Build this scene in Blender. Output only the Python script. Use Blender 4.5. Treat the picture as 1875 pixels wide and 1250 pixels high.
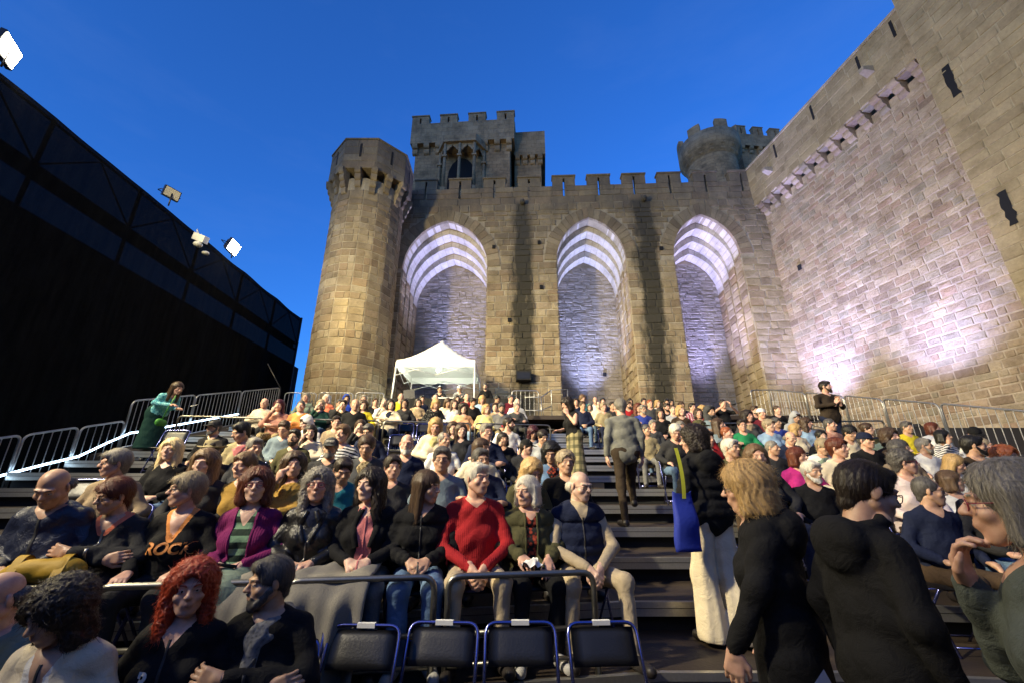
import bpy, math, random
import numpy as np
from mathutils import Vector, Matrix, Euler

# ------------------------------------------------------------------ camera, sky, light
for o in list(bpy.data.objects): bpy.data.objects.remove(o)
scene = bpy.context.scene
COL = scene.collection
R = math.radians
CAMZ = 1.6
cam_d = bpy.data.cameras.new('camera'); cam = bpy.data.objects.new('camera', cam_d); COL.objects.link(cam)
cam.location = (0, 0, CAMZ); cam.rotation_euler = (R(90 + 19.3), 0, 0)
cam_d.sensor_width = 36.0; cam_d.lens = 36.0 * 786 / 1875
cam_d.clip_start = 0.05; cam_d.clip_end = 3000
scene.camera = cam
scene.view_settings.view_transform = 'Standard'; scene.view_settings.look = 'None'
scene.view_settings.exposure = 0.0; scene.view_settings.gamma = 1.0
scene.view_settings.use_curve_mapping = False

world = bpy.data.worlds.new('World'); scene.world = world; world.use_nodes = True
wn, wl = world.node_tree.nodes, world.node_tree.links
wn.clear()
sky = wn.new('ShaderNodeTexSky'); sky.sky_type = 'NISHITA'; sky.sun_disc = False
sky.sun_elevation = R(4.0); sky.sun_rotation = R(215); sky.altitude = 300
sky.air_density = 1.0; sky.dust_density = 0.3; sky.ozone_density = 4.0
tint = wn.new('ShaderNodeMixRGB'); tint.blend_type = 'MULTIPLY'; tint.inputs[0].default_value = 1.0
tint.inputs[2].default_value = (1.42, 2.42, 4.05, 1)
# thin, barely visible evening cloud
tc = wn.new('ShaderNodeTexCoord'); mp = wn.new('ShaderNodeMapping'); mp.inputs['Scale'].default_value = (1.2, 1.2, 4.5)
cl = wn.new('ShaderNodeTexNoise'); cl.inputs['Scale'].default_value = 2.2; cl.inputs['Detail'].default_value = 7; cl.inputs['Roughness'].default_value = 0.62
cr = wn.new('ShaderNodeValToRGB'); cr.color_ramp.elements[0].position = 0.52; cr.color_ramp.elements[1].position = 0.85
cr.color_ramp.elements[1].color = (0.05, 0.05, 0.05, 1)
cm = wn.new('ShaderNodeMixRGB'); cm.blend_type = 'MIX'; cm.inputs[2].default_value = (2.6, 3.6, 6.4, 1)
bg = wn.new('ShaderNodeBackground'); bg.inputs['Strength'].default_value = 0.15
wo = wn.new('ShaderNodeOutputWorld')
wl.new(tc.outputs['Generated'], mp.inputs['Vector']); wl.new(mp.outputs[0], cl.inputs['Vector'])
wl.new(cl.outputs['Fac'], cr.inputs[0])
wl.new(sky.outputs[0], tint.inputs[1]); wl.new(tint.outputs[0], cm.inputs[1]); wl.new(cr.outputs[0], cm.inputs[0])
wl.new(cm.outputs[0], bg.inputs['Color']); wl.new(bg.outputs[0], wo.inputs['Surface'])

# last trace of dusk light from the west, behind the camera (the sun itself is under the horizon)
sun_d = bpy.data.lights.new('sun', 'SUN'); sun = bpy.data.objects.new('sun', sun_d); COL.objects.link(sun)
sun_d.energy = 0.22; sun_d.angle = R(40); sun_d.color = (1.0, 0.74, 0.48)
sun.rotation_euler = (R(62), 0, R(-35))

# ------------------------------------------------------------------ helpers
def tag(o, label=None, cat=None, group=None, kind=None):
    if label: o['label'] = label
    if cat: o['category'] = cat
    if group: o['group'] = group
    if kind: o['kind'] = kind
    return o
def empty(name, loc=(0, 0, 0), rz=0.0, parent=None):
    o = bpy.data.objects.new(name, None); COL.objects.link(o)
    o.location = loc; o.rotation_euler = (0, 0, rz); o.empty_display_size = 0.1
    if parent: o.parent = parent
    return o
def link(name, me, parent=None, loc=(0, 0, 0), rot=(0, 0, 0), scale=(1, 1, 1)):
    o = bpy.data.objects.new(name, me); COL.objects.link(o)
    o.location = loc; o.rotation_euler = rot; o.scale = scale
    if parent: o.parent = parent
    return o
def copy_tree(o, parent=None):
    c = o.copy(); COL.objects.link(c)
    if parent: c.parent = parent; c.matrix_parent_inverse = o.matrix_parent_inverse
    for ch in list(o.children): copy_tree(ch, c)
    return c

class MB:
    """collects simple shapes; build() links them as one mesh object"""
    def __init__(s): s.v = []; s.f = []; s.m = []; s.smooth = []
    def add(s, vs, fs, mat=0, smooth=False):
        b = len(s.v); s.v += [tuple(p) for p in vs]; s.f += [tuple(b + i for i in f) for f in fs]
        s.m += [mat] * len(fs); s.smooth += [smooth] * len(fs); return s
    def box(s, a, b, mat=0):
        x0, y0, z0 = a; x1, y1, z1 = b
        return s.add([(x0,y0,z0),(x1,y0,z0),(x1,y1,z0),(x0,y1,z0),(x0,y0,z1),(x1,y0,z1),(x1,y1,z1),(x0,y1,z1)],
              [(0,3,2,1),(4,5,6,7),(0,1,5,4),(1,2,6,5),(2,3,7,6),(3,0,4,7)], mat)
    def tube(s, pts, r, n=8, mat=0, closed=False, cap=True):
        pts = [Vector(p) for p in pts]; m = len(pts); vs = []; fs = []
        rr = r if isinstance(r, (list, tuple)) else [r] * m
        up = Vector((0, 0, 1)); prev = None
        for i, p in enumerate(pts):
            if closed: t = pts[(i + 1) % m] - pts[i - 1]
            else: t = (pts[min(i + 1, m - 1)] - pts[max(i - 1, 0)])
            t.normalize()
            if prev is None:
                a = t.cross(up)
                if a.length < 1e-3: a = t.cross(Vector((1, 0, 0)))
                a.normalize()
            else:
                a = prev - t * prev.dot(t); a.normalize()
            prev = a; b = t.cross(a)
            for k in range(n):
                w = 2 * math.pi * k / n
                vs.append(p + (a * math.cos(w) + b * math.sin(w)) * rr[i])
        for i in range(m if closed else m - 1):
            j = (i + 1) % m
            for k in range(n):
                l = (k + 1) % n
                fs.append((i * n + k, i * n + l, j * n + l, j * n + k))
        if cap and not closed:
            fs.append(tuple(range(n - 1, -1, -1))); fs.append(tuple((m - 1) * n + k for k in range(n)))
        return s.add(vs, fs, mat, True)
    def lathe(s, prof, c=(0, 0, 0), n=16, mat=0, smooth=True):
        vs = []; fs = []
        for r, z in prof:
            for k in range(n):
                w = 2 * math.pi * k / n; vs.append((c[0] + r * math.cos(w), c[1] + r * math.sin(w), c[2] + z))
        for i in range(len(prof) - 1):
            for k in range(n):
                l = (k + 1) % n; fs.append((i * n + k, i * n + l, (i + 1) * n + l, (i + 1) * n + k))
        return s.add(vs, fs, mat, smooth)
    def prism(s, poly, z0, z1, mat=0):
        n = len(poly)
        vs = [(x, y, z0) for x, y in poly] + [(x, y, z1) for x, y in poly]
        fs = [tuple(range(n - 1, -1, -1)), tuple(range(n, 2 * n))] + [(i, (i + 1) % n, n + (i + 1) % n, n + i) for i in range(n)]
        return s.add(vs, fs, mat)
    def mesh(s, name, mats):
        me = bpy.data.meshes.new(name); me.from_pydata(s.v, [], s.f)
        for m in (mats if isinstance(mats, (list, tuple)) else [mats]): me.materials.append(m)
        me.polygons.foreach_set('material_index', s.m); me.polygons.foreach_set('use_smooth', s.smooth)
        me.update(); return me
    def build(s, name, mats, parent=None, **k): return link(name, s.mesh(name, mats), parent, **k)

def rounded(pts, rad, n=5):
    """polyline with its inner corners rounded"""
    P = [Vector(p) for p in pts]; out = [P[0]]
    for i in range(1, len(P) - 1):
        a = (P[i - 1] - P[i]); b = (P[i + 1] - P[i]); r = min(rad, a.length * .49, b.length * .49)
        a.normalize(); b.normalize(); p0 = P[i] + a * r; p1 = P[i] + b * r
        for k in range(n + 1):
            t = k / n; out.append(p0 * (1 - t) ** 2 + P[i] * 2 * t * (1 - t) + p1 * t * t)
    out.append(P[-1]); return out

# ------------------------------------------------------------------ materials
MATS = {}
def new_mat(name):
    m = bpy.data.materials.new(name); m.use_nodes = True; nt = m.node_tree
    return m, nt.nodes, nt.links, nt.nodes['Principled BSDF']
def nd(n, kind, **kw):
    x = n.new(kind)
    for k, v in kw.items():
        if k in x.inputs: x.inputs[k].default_value = v
        else: setattr(x, k, v)
    return x
def ramp(n, stops):
    r = n.new('ShaderNodeValToRGB'); e = r.color_ramp.elements
    while len(e) < len(stops): e.new(0.5)
    for el, (p, c) in zip(e, stops): el.position = p; el.color = (c[0], c[1], c[2], 1) if len(c) == 3 else c
    return r
def math_n(n, l, op, a, b=None, clamp=False):
    x = n.new('ShaderNodeMath'); x.operation = op; x.use_clamp = clamp
    for i, v in enumerate((a, b)):
        if v is None: continue
        if hasattr(v, 'links'): l.new(v, x.inputs[i])
        else: x.inputs[i].default_value = v
    return x.outputs[0]
def mixc(n, l, fac, a, b, mode='MIX'):
    x = n.new('ShaderNodeMixRGB'); x.blend_type = mode
    for i, v in enumerate((fac, a, b)):
        if hasattr(v, 'links'): l.new(v, x.inputs[i])
        elif i == 0: x.inputs[0].default_value = v
        else: x.inputs[i].default_value = (v[0], v[1], v[2], 1)
    return x.outputs[0]

def plain(name, col, rough=0.6, metal=0.0, bump=0.0, bscale=60, var=0.12):
    if name in MATS: return MATS[name]
    m, n, l, p = new_mat(name)
    tcx = n.new('ShaderNodeTexCoord')
    nz = nd(n, 'ShaderNodeTexNoise', Scale=bscale, Detail=5.0)
    l.new(tcx.outputs['Object'], nz.inputs['Vector'])
    f = math_n(n, l, 'MULTIPLY', nz.outputs['Fac'], 2 * var); f = math_n(n, l, 'ADD', f, 1 - var)
    c = mixc(n, l, 1.0, col, f, 'MULTIPLY'); l.new(c, p.inputs['Base Color'])
    p.inputs['Roughness'].default_value = rough; p.inputs['Metallic'].default_value = metal
    if bump:
        b = nd(n, 'ShaderNodeBump', Strength=bump, Distance=0.01); l.new(nz.outputs['Fac'], b.inputs['Height']); l.new(b.outputs[0], p.inputs['Normal'])
    MATS[name] = m; return m

def emit(name, col, strength):
    m, n, l, p = new_mat(name)
    p.inputs['Base Color'].default_value = (0.8, 0.8, 0.8, 1)
    p.inputs['Emission Color'].default_value = (*col, 1); p.inputs['Emission Strength'].default_value = strength
    return m

def stone(name, cols, stains=(), top_dark=0.0, rough_amp=1.0, bumpscale=7.0, mortar=False):
    """limestone; every block gets its own tone; runoff stains sit at fixed places on the wall"""
    m, n, l, p = new_mat(name)
    g = n.new('ShaderNodeNewGeometry'); oi = n.new('ShaderNodeObjectInfo')
    pos = g.outputs['Position']
    r = math_n(n, l, 'FRACT', math_n(n, l, 'ADD', oi.outputs['Random'], g.outputs['Random Per Island']))
    k = len(cols); cr_ = ramp(n, [(i / max(k - 1, 1), c) for i, c in enumerate(cols)])
    n1 = nd(n, 'ShaderNodeTexNoise', Scale=1.3, Detail=6.0, Roughness=0.65); l.new(pos, n1.inputs['Vector'])
    n2 = nd(n, 'ShaderNodeTexNoise', Scale=14.0, Detail=6.0, Roughness=0.7); l.new(pos, n2.inputs['Vector'])
    if mortar: l.new(n1.outputs['Fac'], cr_.inputs[0])
    else: l.new(r, cr_.inputs[0])
    f = math_n(n, l, 'MULTIPLY', n2.outputs['Fac'], 0.7); f = math_n(n, l, 'ADD', f, 0.62)
    c = mixc(n, l, 1.0, cr_.outputs[0], f, 'MULTIPLY')
    big = ramp(n, [(0.33, (0.62, 0.60, 0.56)), (0.55, (1, 1, 1)), (0.75, (1.12, 1.06, 0.95))]); l.new(n1.outputs['Fac'], big.inputs[0])
    c = mixc(n, l, 0.8, c, big.outputs[0], 'MULTIPLY')
    sx = n.new('ShaderNodeSeparateXYZ'); l.new(pos, sx.inputs[0])
    sn = nd(n, 'ShaderNodeTexNoise', Scale=1.0, Detail=7.0, Roughness=0.7)
    mpn = n.new('ShaderNodeMapping'); mpn.inputs['Scale'].default_value = (1.6, 1.6, 0.45); l.new(pos, mpn.inputs[0]); l.new(mpn.outputs[0], sn.inputs['Vector'])
    for (x0, w, zlo, zhi) in stains:
        d = math_n(n, l, 'ABSOLUTE', math_n(n, l, 'SUBTRACT', sx.outputs[0], x0))
        d = math_n(n, l, 'DIVIDE', d, w)
        d = math_n(n, l, 'ADD', d, math_n(n, l, 'MULTIPLY', math_n(n, l, 'SUBTRACT', sn.outputs['Fac'], 0.5), 3.0))
        mk = n.new('ShaderNodeMapRange'); mk.inputs[1].default_value = 1.25; mk.inputs[2].default_value = 0.55; l.new(d, mk.inputs[0])
        zr = n.new('ShaderNodeMapRange'); zr.inputs[1].default_value = zlo; zr.inputs[2].default_value = zlo + 4.0; l.new(sx.outputs[2], zr.inputs[0])
        zt = n.new('ShaderNodeMapRange'); zt.inputs[1].default_value = zhi + .3; zt.inputs[2].default_value = zhi; l.new(sx.outputs[2], zt.inputs[0])
        mm = math_n(n, l, 'MULTIPLY', math_n(n, l, 'MULTIPLY', mk.outputs[0], zr.outputs[0]), math_n(n, l, 'MULTIPLY', zt.outputs[0], 0.93))
        c = mixc(n, l, mm, c, (0.035, 0.034, 0.026))
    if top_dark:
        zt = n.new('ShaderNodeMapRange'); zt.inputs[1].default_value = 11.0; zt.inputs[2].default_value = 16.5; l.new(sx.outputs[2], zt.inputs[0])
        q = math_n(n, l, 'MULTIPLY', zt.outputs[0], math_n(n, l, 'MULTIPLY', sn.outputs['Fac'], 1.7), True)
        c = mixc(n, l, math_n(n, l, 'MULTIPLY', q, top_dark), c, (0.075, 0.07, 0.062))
    l.new(c, p.inputs['Base Color']); p.inputs['Roughness'].default_value = 0.92
    p.inputs['Specular IOR Level'].default_value = 0.2
    n3 = nd(n, 'ShaderNodeTexNoise', Scale=bumpscale, Detail=9.0, Roughness=0.68); l.new(pos, n3.inputs['Vector'])
    b = nd(n, 'ShaderNodeBump', Strength=0.75, Distance=0.06 * rough_amp); l.new(n3.outputs['Fac'], b.inputs['Height']); l.new(b.outputs[0], p.inputs['Normal'])
    return m

def ashlar_far(name, bw, bh, col1, col2, mort):
    """far towers: blocks too small to tell apart singly"""
    m, n, l, p = new_mat(name)
    tcx = n.new('ShaderNodeTexCoord')
    g = n.new('ShaderNodeNewGeometry')
    sx = n.new('ShaderNodeSeparateXYZ'); l.new(tcx.outputs['Object'], sx.inputs[0])
    u = math_n(n, l, 'ADD', sx.outputs[0], sx.outputs[1]); cx = n.new('ShaderNodeCombineXYZ'); l.new(u, cx.inputs[0]); l.new(sx.outputs[2], cx.inputs[1])
    bt = n.new('ShaderNodeTexBrick'); bt.inputs['Scale'].default_value = 1.0
    bt.inputs['Brick Width'].default_value = bw; bt.inputs['Row Height'].default_value = bh; bt.inputs['Mortar Size'].default_value = 0.018
    bt.inputs['Mortar Smooth'].default_value = 0.3; bt.inputs['Bias'].default_value = 0.0
    bt.inputs['Color1'].default_value = (*col1, 1); bt.inputs['Color2'].default_value = (*col2, 1); bt.inputs['Mortar'].default_value = (*mort, 1)
    l.new(cx.outputs[0], bt.inputs['Vector'])
    nz = nd(n, 'ShaderNodeTexNoise', Scale=1.1, Detail=8.0, Roughness=0.7); l.new(g.outputs['Position'], nz.inputs['Vector'])
    rp = ramp(n, [(0.3, (0.45, 0.45, 0.45)), (0.6, (1.1, 1.1, 1.1))]); l.new(nz.outputs['Fac'], rp.inputs[0])
    l.new(mixc(n, l, 1.0, bt.outputs[0], rp.outputs[0], 'MULTIPLY'), p.inputs['Base Color'])
    p.inputs['Roughness'].default_value = 0.95
    n3 = nd(n, 'ShaderNodeTexNoise', Scale=8, Detail=8.0); l.new(g.outputs['Position'], n3.inputs['Vector'])
    h = math_n(n, l, 'ADD', math_n(n, l, 'MULTIPLY', bt.outputs['Fac'], -0.5), n3.outputs['Fac'])
    b = nd(n, 'ShaderNodeBump', Strength=0.6, Distance=0.05); l.new(h, b.inputs['Height']); l.new(b.outputs[0], p.inputs['Normal'])
    return m
# ------------------------------------------------------------------ ground
M_earth = plain('earth', (0.05, 0.045, 0.04), 0.95, bump=0.4, bscale=3)
tag(MB().add([(-600, -600, 0), (600, -600, 0), (600, 900, 0), (-600, 900, 0)], [(0, 1, 2, 3)]).build('ground', M_earth), kind='structure')

# ------------------------------------------------------------------ stonework
TAN = [(0.28, 0.21, 0.125), (0.40, 0.315, 0.18), (0.32, 0.25, 0.15), (0.45, 0.36, 0.22), (0.24, 0.185, 0.115), (0.36, 0.26, 0.15), (0.42, 0.35, 0.225)]
PINK = [(0.33, 0.255, 0.18), (0.43, 0.34, 0.24), (0.27, 0.205, 0.15), (0.47, 0.385, 0.28), (0.36, 0.255, 0.18), (0.31, 0.27, 0.20), (0.40, 0.33, 0.24)]
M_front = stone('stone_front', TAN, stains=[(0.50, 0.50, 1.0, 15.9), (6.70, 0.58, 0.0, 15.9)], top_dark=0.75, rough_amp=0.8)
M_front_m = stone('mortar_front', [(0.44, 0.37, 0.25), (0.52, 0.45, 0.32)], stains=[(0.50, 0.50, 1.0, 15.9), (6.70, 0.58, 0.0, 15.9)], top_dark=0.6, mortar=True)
M_vault = stone('stone_vault', [(0.52, 0.47, 0.39), (0.60, 0.55, 0.47), (0.55, 0.50, 0.42), (0.64, 0.59, 0.5)], rough_amp=0.4)
M_back = stone('stone_back', [(0.33, 0.29, 0.24), (0.40, 0.35, 0.29), (0.36, 0.31, 0.25), (0.43, 0.38, 0.32)], rough_amp=1.0, bumpscale=7)
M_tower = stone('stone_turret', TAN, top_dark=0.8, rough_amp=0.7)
M_right = stone('stone_right', PINK, rough_amp=1.3, bumpscale=7)
M_right_m = stone('mortar_right', [(0.38, 0.31, 0.24), (0.54, 0.46, 0.37)], mortar=True)
M_smooth = stone('stone_smooth', [(0.34, 0.27, 0.16), (0.40, 0.32, 0.20), (0.37, 0.30, 0.18), (0.31, 0.245, 0.15)], rough_amp=0.45)
M_smooth_m = stone('mortar_smooth', [(0.42, 0.35, 0.24), (0.47, 0.40, 0.28)], mortar=True)
M_slit = plain('slit_shade', (0.01, 0.01, 0.012), 1.0)  # near-black colour painting the shade inside slits, holes and the keep door
M_iron = plain('iron_rail', (0.05, 0.05, 0.055), 0.5, 0.8)

rs = random.Random(7)
def stone_mesh(name, w, h, d, mat, seed, bev=0.035):
    """one block: back rim, shoulder, uneven proud face. local x width, z height, face towards -y"""
    q = random.Random(seed); vs = []; j = lambda a: q.uniform(-a, a)
    for (sx, sz) in ((-1, -1), (1, -1), (1, 1), (-1, 1)): vs.append((sx * w / 2, 0.04, sz * h / 2))
    for (sx, sz) in ((-1, -1), (1, -1), (1, 1), (-1, 1)): vs.append((sx * (w / 2 - .008) + j(.014), -d * .45 + j(.006), sz * (h / 2 - .008) + j(.014)))
    for (sx, sz) in ((-1, -1), (1, -1), (1, 1), (-1, 1)): vs.append((sx * (w / 2 - bev) + j(.024), -d + j(d * .5), sz * (h / 2 - bev) + j(.020)))
    vs.append((j(w * .2), -d * 1.12 + j(d * .4), j(h * .15)))
    fs = []
    for b in (0, 4):
        for i in range(4): k = (i + 1) % 4; fs.append((b + i, b + k, b + 4 + k, b + 4 + i))
    for i in range(4): fs.append((8 + i, 8 + (i + 1) % 4, 12))
    return vs, fs
SW, SH = 0.80, 0.38
LIB = {}
def stone_lib(mat, d, key):
    if key not in LIB:
        LIB[key] = []
        for i in range(24):
            vs, fs = stone_mesh('s', SW, SH, d, mat, i * 13 + 5); b = MB().add(vs, fs)
            LIB[key].append(b.mesh('stone', mat))
    return LIB[key]

class StoneWall:
    """collects block positions; the 300 that show largest become objects, the rest one joined part"""
    def __init__(s, root, mat, depth=0.05, key=None, name='stone'):
        s.root = root; s.mat = mat; s.d = depth; s.items = []; s.key = key or mat.name; s.name = name
    def patch(s, origin, ux, z0, z1, u_of, ch=(0.34, 0.44), cw=(0.5, 1.1), gap=0.022, seed=1, tilt=0.0):
        """courses on a vertical plane; origin + u*ux; u_of(zmid) -> list of (u0,u1)"""
        q = random.Random(seed); z = z0; ux = Vector(ux).normalized(); rot = math.atan2(ux.y, ux.x)
        while z < z1 - 0.12:
            h = min(q.uniform(*ch), z1 - z)
            if z1 - (z + h) < 0.15: h = z1 - z
            for (a, b) in u_of(z + h / 2, z, z + h):
                u = a
                while u < b - 0.05:
                    w = q.uniform(*cw)
                    if b - (u + w) < cw[0] * .55: w = b - u
                    if w > cw[1] * 1.35: w = (b - u) / 2
                    c = Vector(origin) + ux * (u + w / 2) + Vector((0, 0, z + h / 2))
                    c = c + Vector((0, 0, q.uniform(-.3, .3) * gap)); s.items.append((c, rot, w - gap * q.uniform(.5, 1.3), h - gap * q.uniform(.6, 1.2), q.uniform(.75, 1.3), q.randrange(24)))
                    u += w
            z += h
    def finish(s, limit=300):
        lib = stone_lib(s.mat, s.d, s.key); root = s.root; camv = Vector((0, 0, CAMZ))
        mw = Matrix.Translation(root.location) @ Matrix.Rotation(root.rotation_euler.z, 4, 'Z')
        def size(it):
            p = mw @ it[0]; return it[2] * it[3] / (p - camv).length_squared
        it = sorted(s.items, key=size, reverse=True)
        for c, rot, w, h, k, i in it[:limit]:
            link(s.name, lib[i], root, c, (0, 0, rot), (w / SW, k, h / SH))
        if len(it) > limit:
            b = MB()
            for c, rot, w, h, k, i in it[limit:]:
                m = Matrix.Translation(c) @ Matrix.Rotation(rot, 4, 'Z') @ Matrix.Diagonal((w / SW, k, h / SH, 1))
                me = lib[i]; b.add([m @ v.co for v in me.vertices], [tuple(p.vertices) for p in me.polygons])
            o = b.build('stonework', s.mat, root); o['kind'] = 'stuff'

# ------------------------------------------------------------------ arcade wall
AW = tag(empty('castle_wall', (0, 19, 0), R(-2.5)), 'tall tan stone castle wall with three deep pointed arches and battlements', 'castle wall')
ARCH = [(-3.38, 2.16, 14.97, 2.75), (3.95, 1.72, 14.95, 2.42), (9.63, 1.62, 14.97, 2.32)]   # centre, half width, apex, rise
NR, DY, DZ, DW = 4, 0.70, 0.35, 0.03
def arch_curve(c, w, zap, rise, n=14, off=0.0):
    """right half then mirrored: points from left springing over apex to right springing; off = outward offset"""
    rad = (w * w + rise * rise) / (2 * w); zs = zap - rise; cx = w - rad; rr = rad + off
    a1 = math.acos(max(-1, min(1, -cx / rr)))
    right = [(cx + rr * math.cos(a1 * i / n), zs + rr * math.sin(a1 * i / n)) for i in range(n + 1)]   # springing -> apex
    left = [(-x, z) for x, z in right]
    return [(c + x, z) for x, z in left] + [(c + x, z) for x, z in reversed(right[:-1])], zs
def half_w(arch, z, off=0.0):
    c, w, zap, rise = arch; rad = (w * w + rise * rise) / (2 * w); zs = zap - rise
    if z <= zs: return w + off
    t = (rad + off) ** 2 - (z - zs) ** 2
    return max(0.0, (w - rad) + math.sqrt(t)) if t > 0 else 0.0
U0, U1, ZTOP = -6.75, 12.95, 15.9
core = MB()
edges = [U0] + [e for a in ARCH for e in (a[0] - a[1], a[0] + a[1])] + [U1]
for i in range(0, len(edges), 2):      # piers
    a, b = edges[i], edges[i + 1]
    core.add([(a, 0, 0), (b, 0, 0), (b, 0, ZTOP), (a, 0, ZTOP)], [(0, 1, 2, 3)])
for a in ARCH:                         # spandrels
    pts, zs = arch_curve(*a, n=20)
    for (p, q) in zip(pts[:-1], pts[1:]): core.add([(p[0], 0, p[1]), (q[0], 0, q[1]), (q[0], 0, ZTOP), (p[0], 0, ZTOP)], [(0, 1, 2, 3)])
core.add([(U0, 0, ZTOP), (U1, 0, ZTOP), (U1, 3.4, ZTOP), (U0, 3.4, ZTOP)], [(0, 1, 2, 3)])
core.add([(U0, 3.4, 0), (U1, 3.4, 0), (U1, 3.4, ZTOP), (U0, 3.4, ZTOP)], [(3, 2, 1, 0)])
core.build('wall_core', M_front_m, AW)
def ring_arch(a, k): c, w, zap, rise = a; return (c, w - DW * k, zap - DZ * k, rise - 0.03 * k)
for ai, a in enumerate(ARCH):
    vb = MB()
    for k in range(NR):
        rk = ring_arch(a, k); pts, zs = arch_curve(*rk, n=16, off=0.025 if k else 0.0)
        poly = [(pts[0][0], 0)] + pts + [(pts[-1][0], 0)]
        y0, y1 = k * DY, (k + 1) * DY + 0.02
        for p, q in zip(poly[:-1], poly[1:]):       # soffit and jamb
            vb.add([(p[0], y0, p[1]), (q[0], y0, q[1]), (q[0], y1, q[1]), (p[0], y1, p[1])], [(3, 2, 1, 0)])
        if k:                                        # front face of the ring
            po, _ = arch_curve(*ring_arch(a, k - 1), n=16, off=0.03); outer = [(po[0][0], 0)] + po + [(po[-1][0], 0)]
            for (p, q), (s_, t) in zip(zip(poly[:-1], poly[1:]), zip(outer[:-1], outer[1:])):
                vb.add([(p[0], y0 + .012, p[1]), (q[0], y0 + .012, q[1]), (t[0], y0 + .012, t[1]), (s_[0], y0 + .012, s_[1])], [(0, 1, 2, 3)])
    yb = NR * DY; c, w, zap, rise = ring_arch(a, NR - 1)
    vb.add([(c - w - .1, yb, 0), (c + w + .1, yb, 0), (c + w + .1, yb, zap + .3), (c - w - .1, yb, zap + .3)], [(0, 1, 2, 3)])
    vb.build('vault', M_front_m, AW)
    # ring stones: short wedge blocks lining every stepped ring
    q = random.Random(50 + ai)
    for k in range(NR):
        rk = ring_arch(a, k); n = 9
        pts, zs = arch_curve(*rk, n=n, off=0.0); out, _ = arch_curve(*rk, n=n, off=0.30)
        y0, y1 = k * DY + (0.0 if k else 0.14), (k + 1) * DY - .012
        for i in range(2 * n):
            (x0, z0), (x1, z1) = pts[i], pts[i + 1]; (X0, Z0), (X1, Z1) = out[i], out[i + 1]
            g = 0.03; L = lambda p, r, t: p + (r - p) * t
            A = (L(x0, x1, g), L(z0, z1, g)); B = (L(x1, x0, g), L(z1, z0, g)); C_ = (L(X1, X0, g), L(Z1, Z0, g)); D_ = (L(X0, X1, g), L(Z0, Z1, g))
            e = q.uniform(0, .012)
            vs = [(A[0], y0 + e, A[1] + e), (B[0], y0 + e, B[1] + e), (C_[0], y0 + e, C_[1]), (D_[0], y0 + e, D_[1]),
                  (A[0], y1, A[1] + e), (B[0], y1, B[1] + e), (C_[0], y1, C_[1]), (D_[0], y1, D_[1])]
            MB().add(vs, [(0, 1, 2, 3), (4, 7, 6, 5), (1, 0, 4, 5), (0, 3, 7, 4), (2, 1, 5, 6)]).build('rib_stone', M_vault, AW)
    # voussoirs round the front edge
    n = 12; pts, zs = arch_curve(*a, n=n, off=-0.01); out, _ = arch_curve(*a, n=n, off=0.62)
    for i in range(2 * n):
        (x0, z0), (x1, z1) = pts[i], pts[i + 1]; (X0, Z0), (X1, Z1) = out[i], out[i + 1]
        g = 0.025; j = q.uniform(-.06, .08); L = lambda p, r, t: p + (r - p) * t
        A = (L(x0, x1, g), L(z0, z1, g)); B = (L(x1, x0, g), L(z1, z0, g)); C_ = (L(L(X1, X0, g), x1, j), L(L(Z1, Z0, g), z1, j)); D_ = (L(L(X0, X1, g), x0, j), L(L(Z0, Z1, g), z0, j))
        f = -0.055 + q.uniform(-.012, .012)
        vs = [(A[0], f, A[1]), (B[0], f, B[1]), (C_[0], f, C_[1]), (D_[0], f, D_[1]), (A[0], .12, A[1]), (B[0], .12, B[1]), (C_[0], .03, C_[1]), (D_[0], .03, D_[1])]
        MB().add(vs, [(0, 1, 2, 3), (1, 0, 4, 5), (0, 3, 7, 4), (2, 1, 5, 6), (3, 2, 6, 7)]).build('voussoir', M_front, AW)
def front_iv(zm, z0, z1):
    iv = []; u = U0
    for a in ARCH:
        hw = max(half_w(a, z0, 0.66 if z0 > a[2] - a[3] else 0.0), half_w(a, z1, 0.66 if z1 > a[2] - a[3] else 0.0)) if zm < a[2] + 0.66 else 0
        if hw > 0.02: iv.append((u, a[0] - hw)); u = a[0] + hw
    iv.append((u, U1)); return [(x, y) for x, y in iv if y - x > .05]
W1 = StoneWall(AW, M_front, 0.034)
W1.patch((0, 0, 0), (1, 0, 0), 3.2, ZTOP, front_iv, seed=3, ch=(0.24, 0.42), cw=(0.30, 0.85), gap=0.034)
for ai, a in enumerate(ARCH):          # jambs, two faces per recess
    for s in (-1, 1):
        for k in range(NR):
            c, w, zap, rise = ring_arch(a, k); x = c + s * w
            org = (x, k * DY + (0 if s < 0 else DY), 0)
            W1.patch((x, k * DY if s < 0 else (k + 1) * DY, 0), (0, 1 if s < 0 else -1, 0), 3.2, zap - rise,
                     lambda zm, z0, z1: [(0.012, DY - 0.02)], seed=100 + ai * 10 + k * 2 + s, cw=(0.45, 0.62), ch=(0.32, 0.42))
W1.finish(300)
W2 = StoneWall(AW, M_back, 0.03, name='stone')
for ai, a in enumerate(ARCH):
    rk = ring_arch(a, NR - 1)
    def iv(zm, z0, z1, rk=rk):
        hw = min(half_w(rk, z0), half_w(rk, z1)) + .05
        return [(rk[0] - hw, rk[0] + hw)] if hw > .15 else []
    W2.patch((0, NR * DY, 0), (1, 0, 0), 3.2, rk[2], iv, seed=200 + ai, ch=(0.16, 0.27), cw=(0.3, 0.75), gap=0.018)
W2.finish(0)
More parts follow.
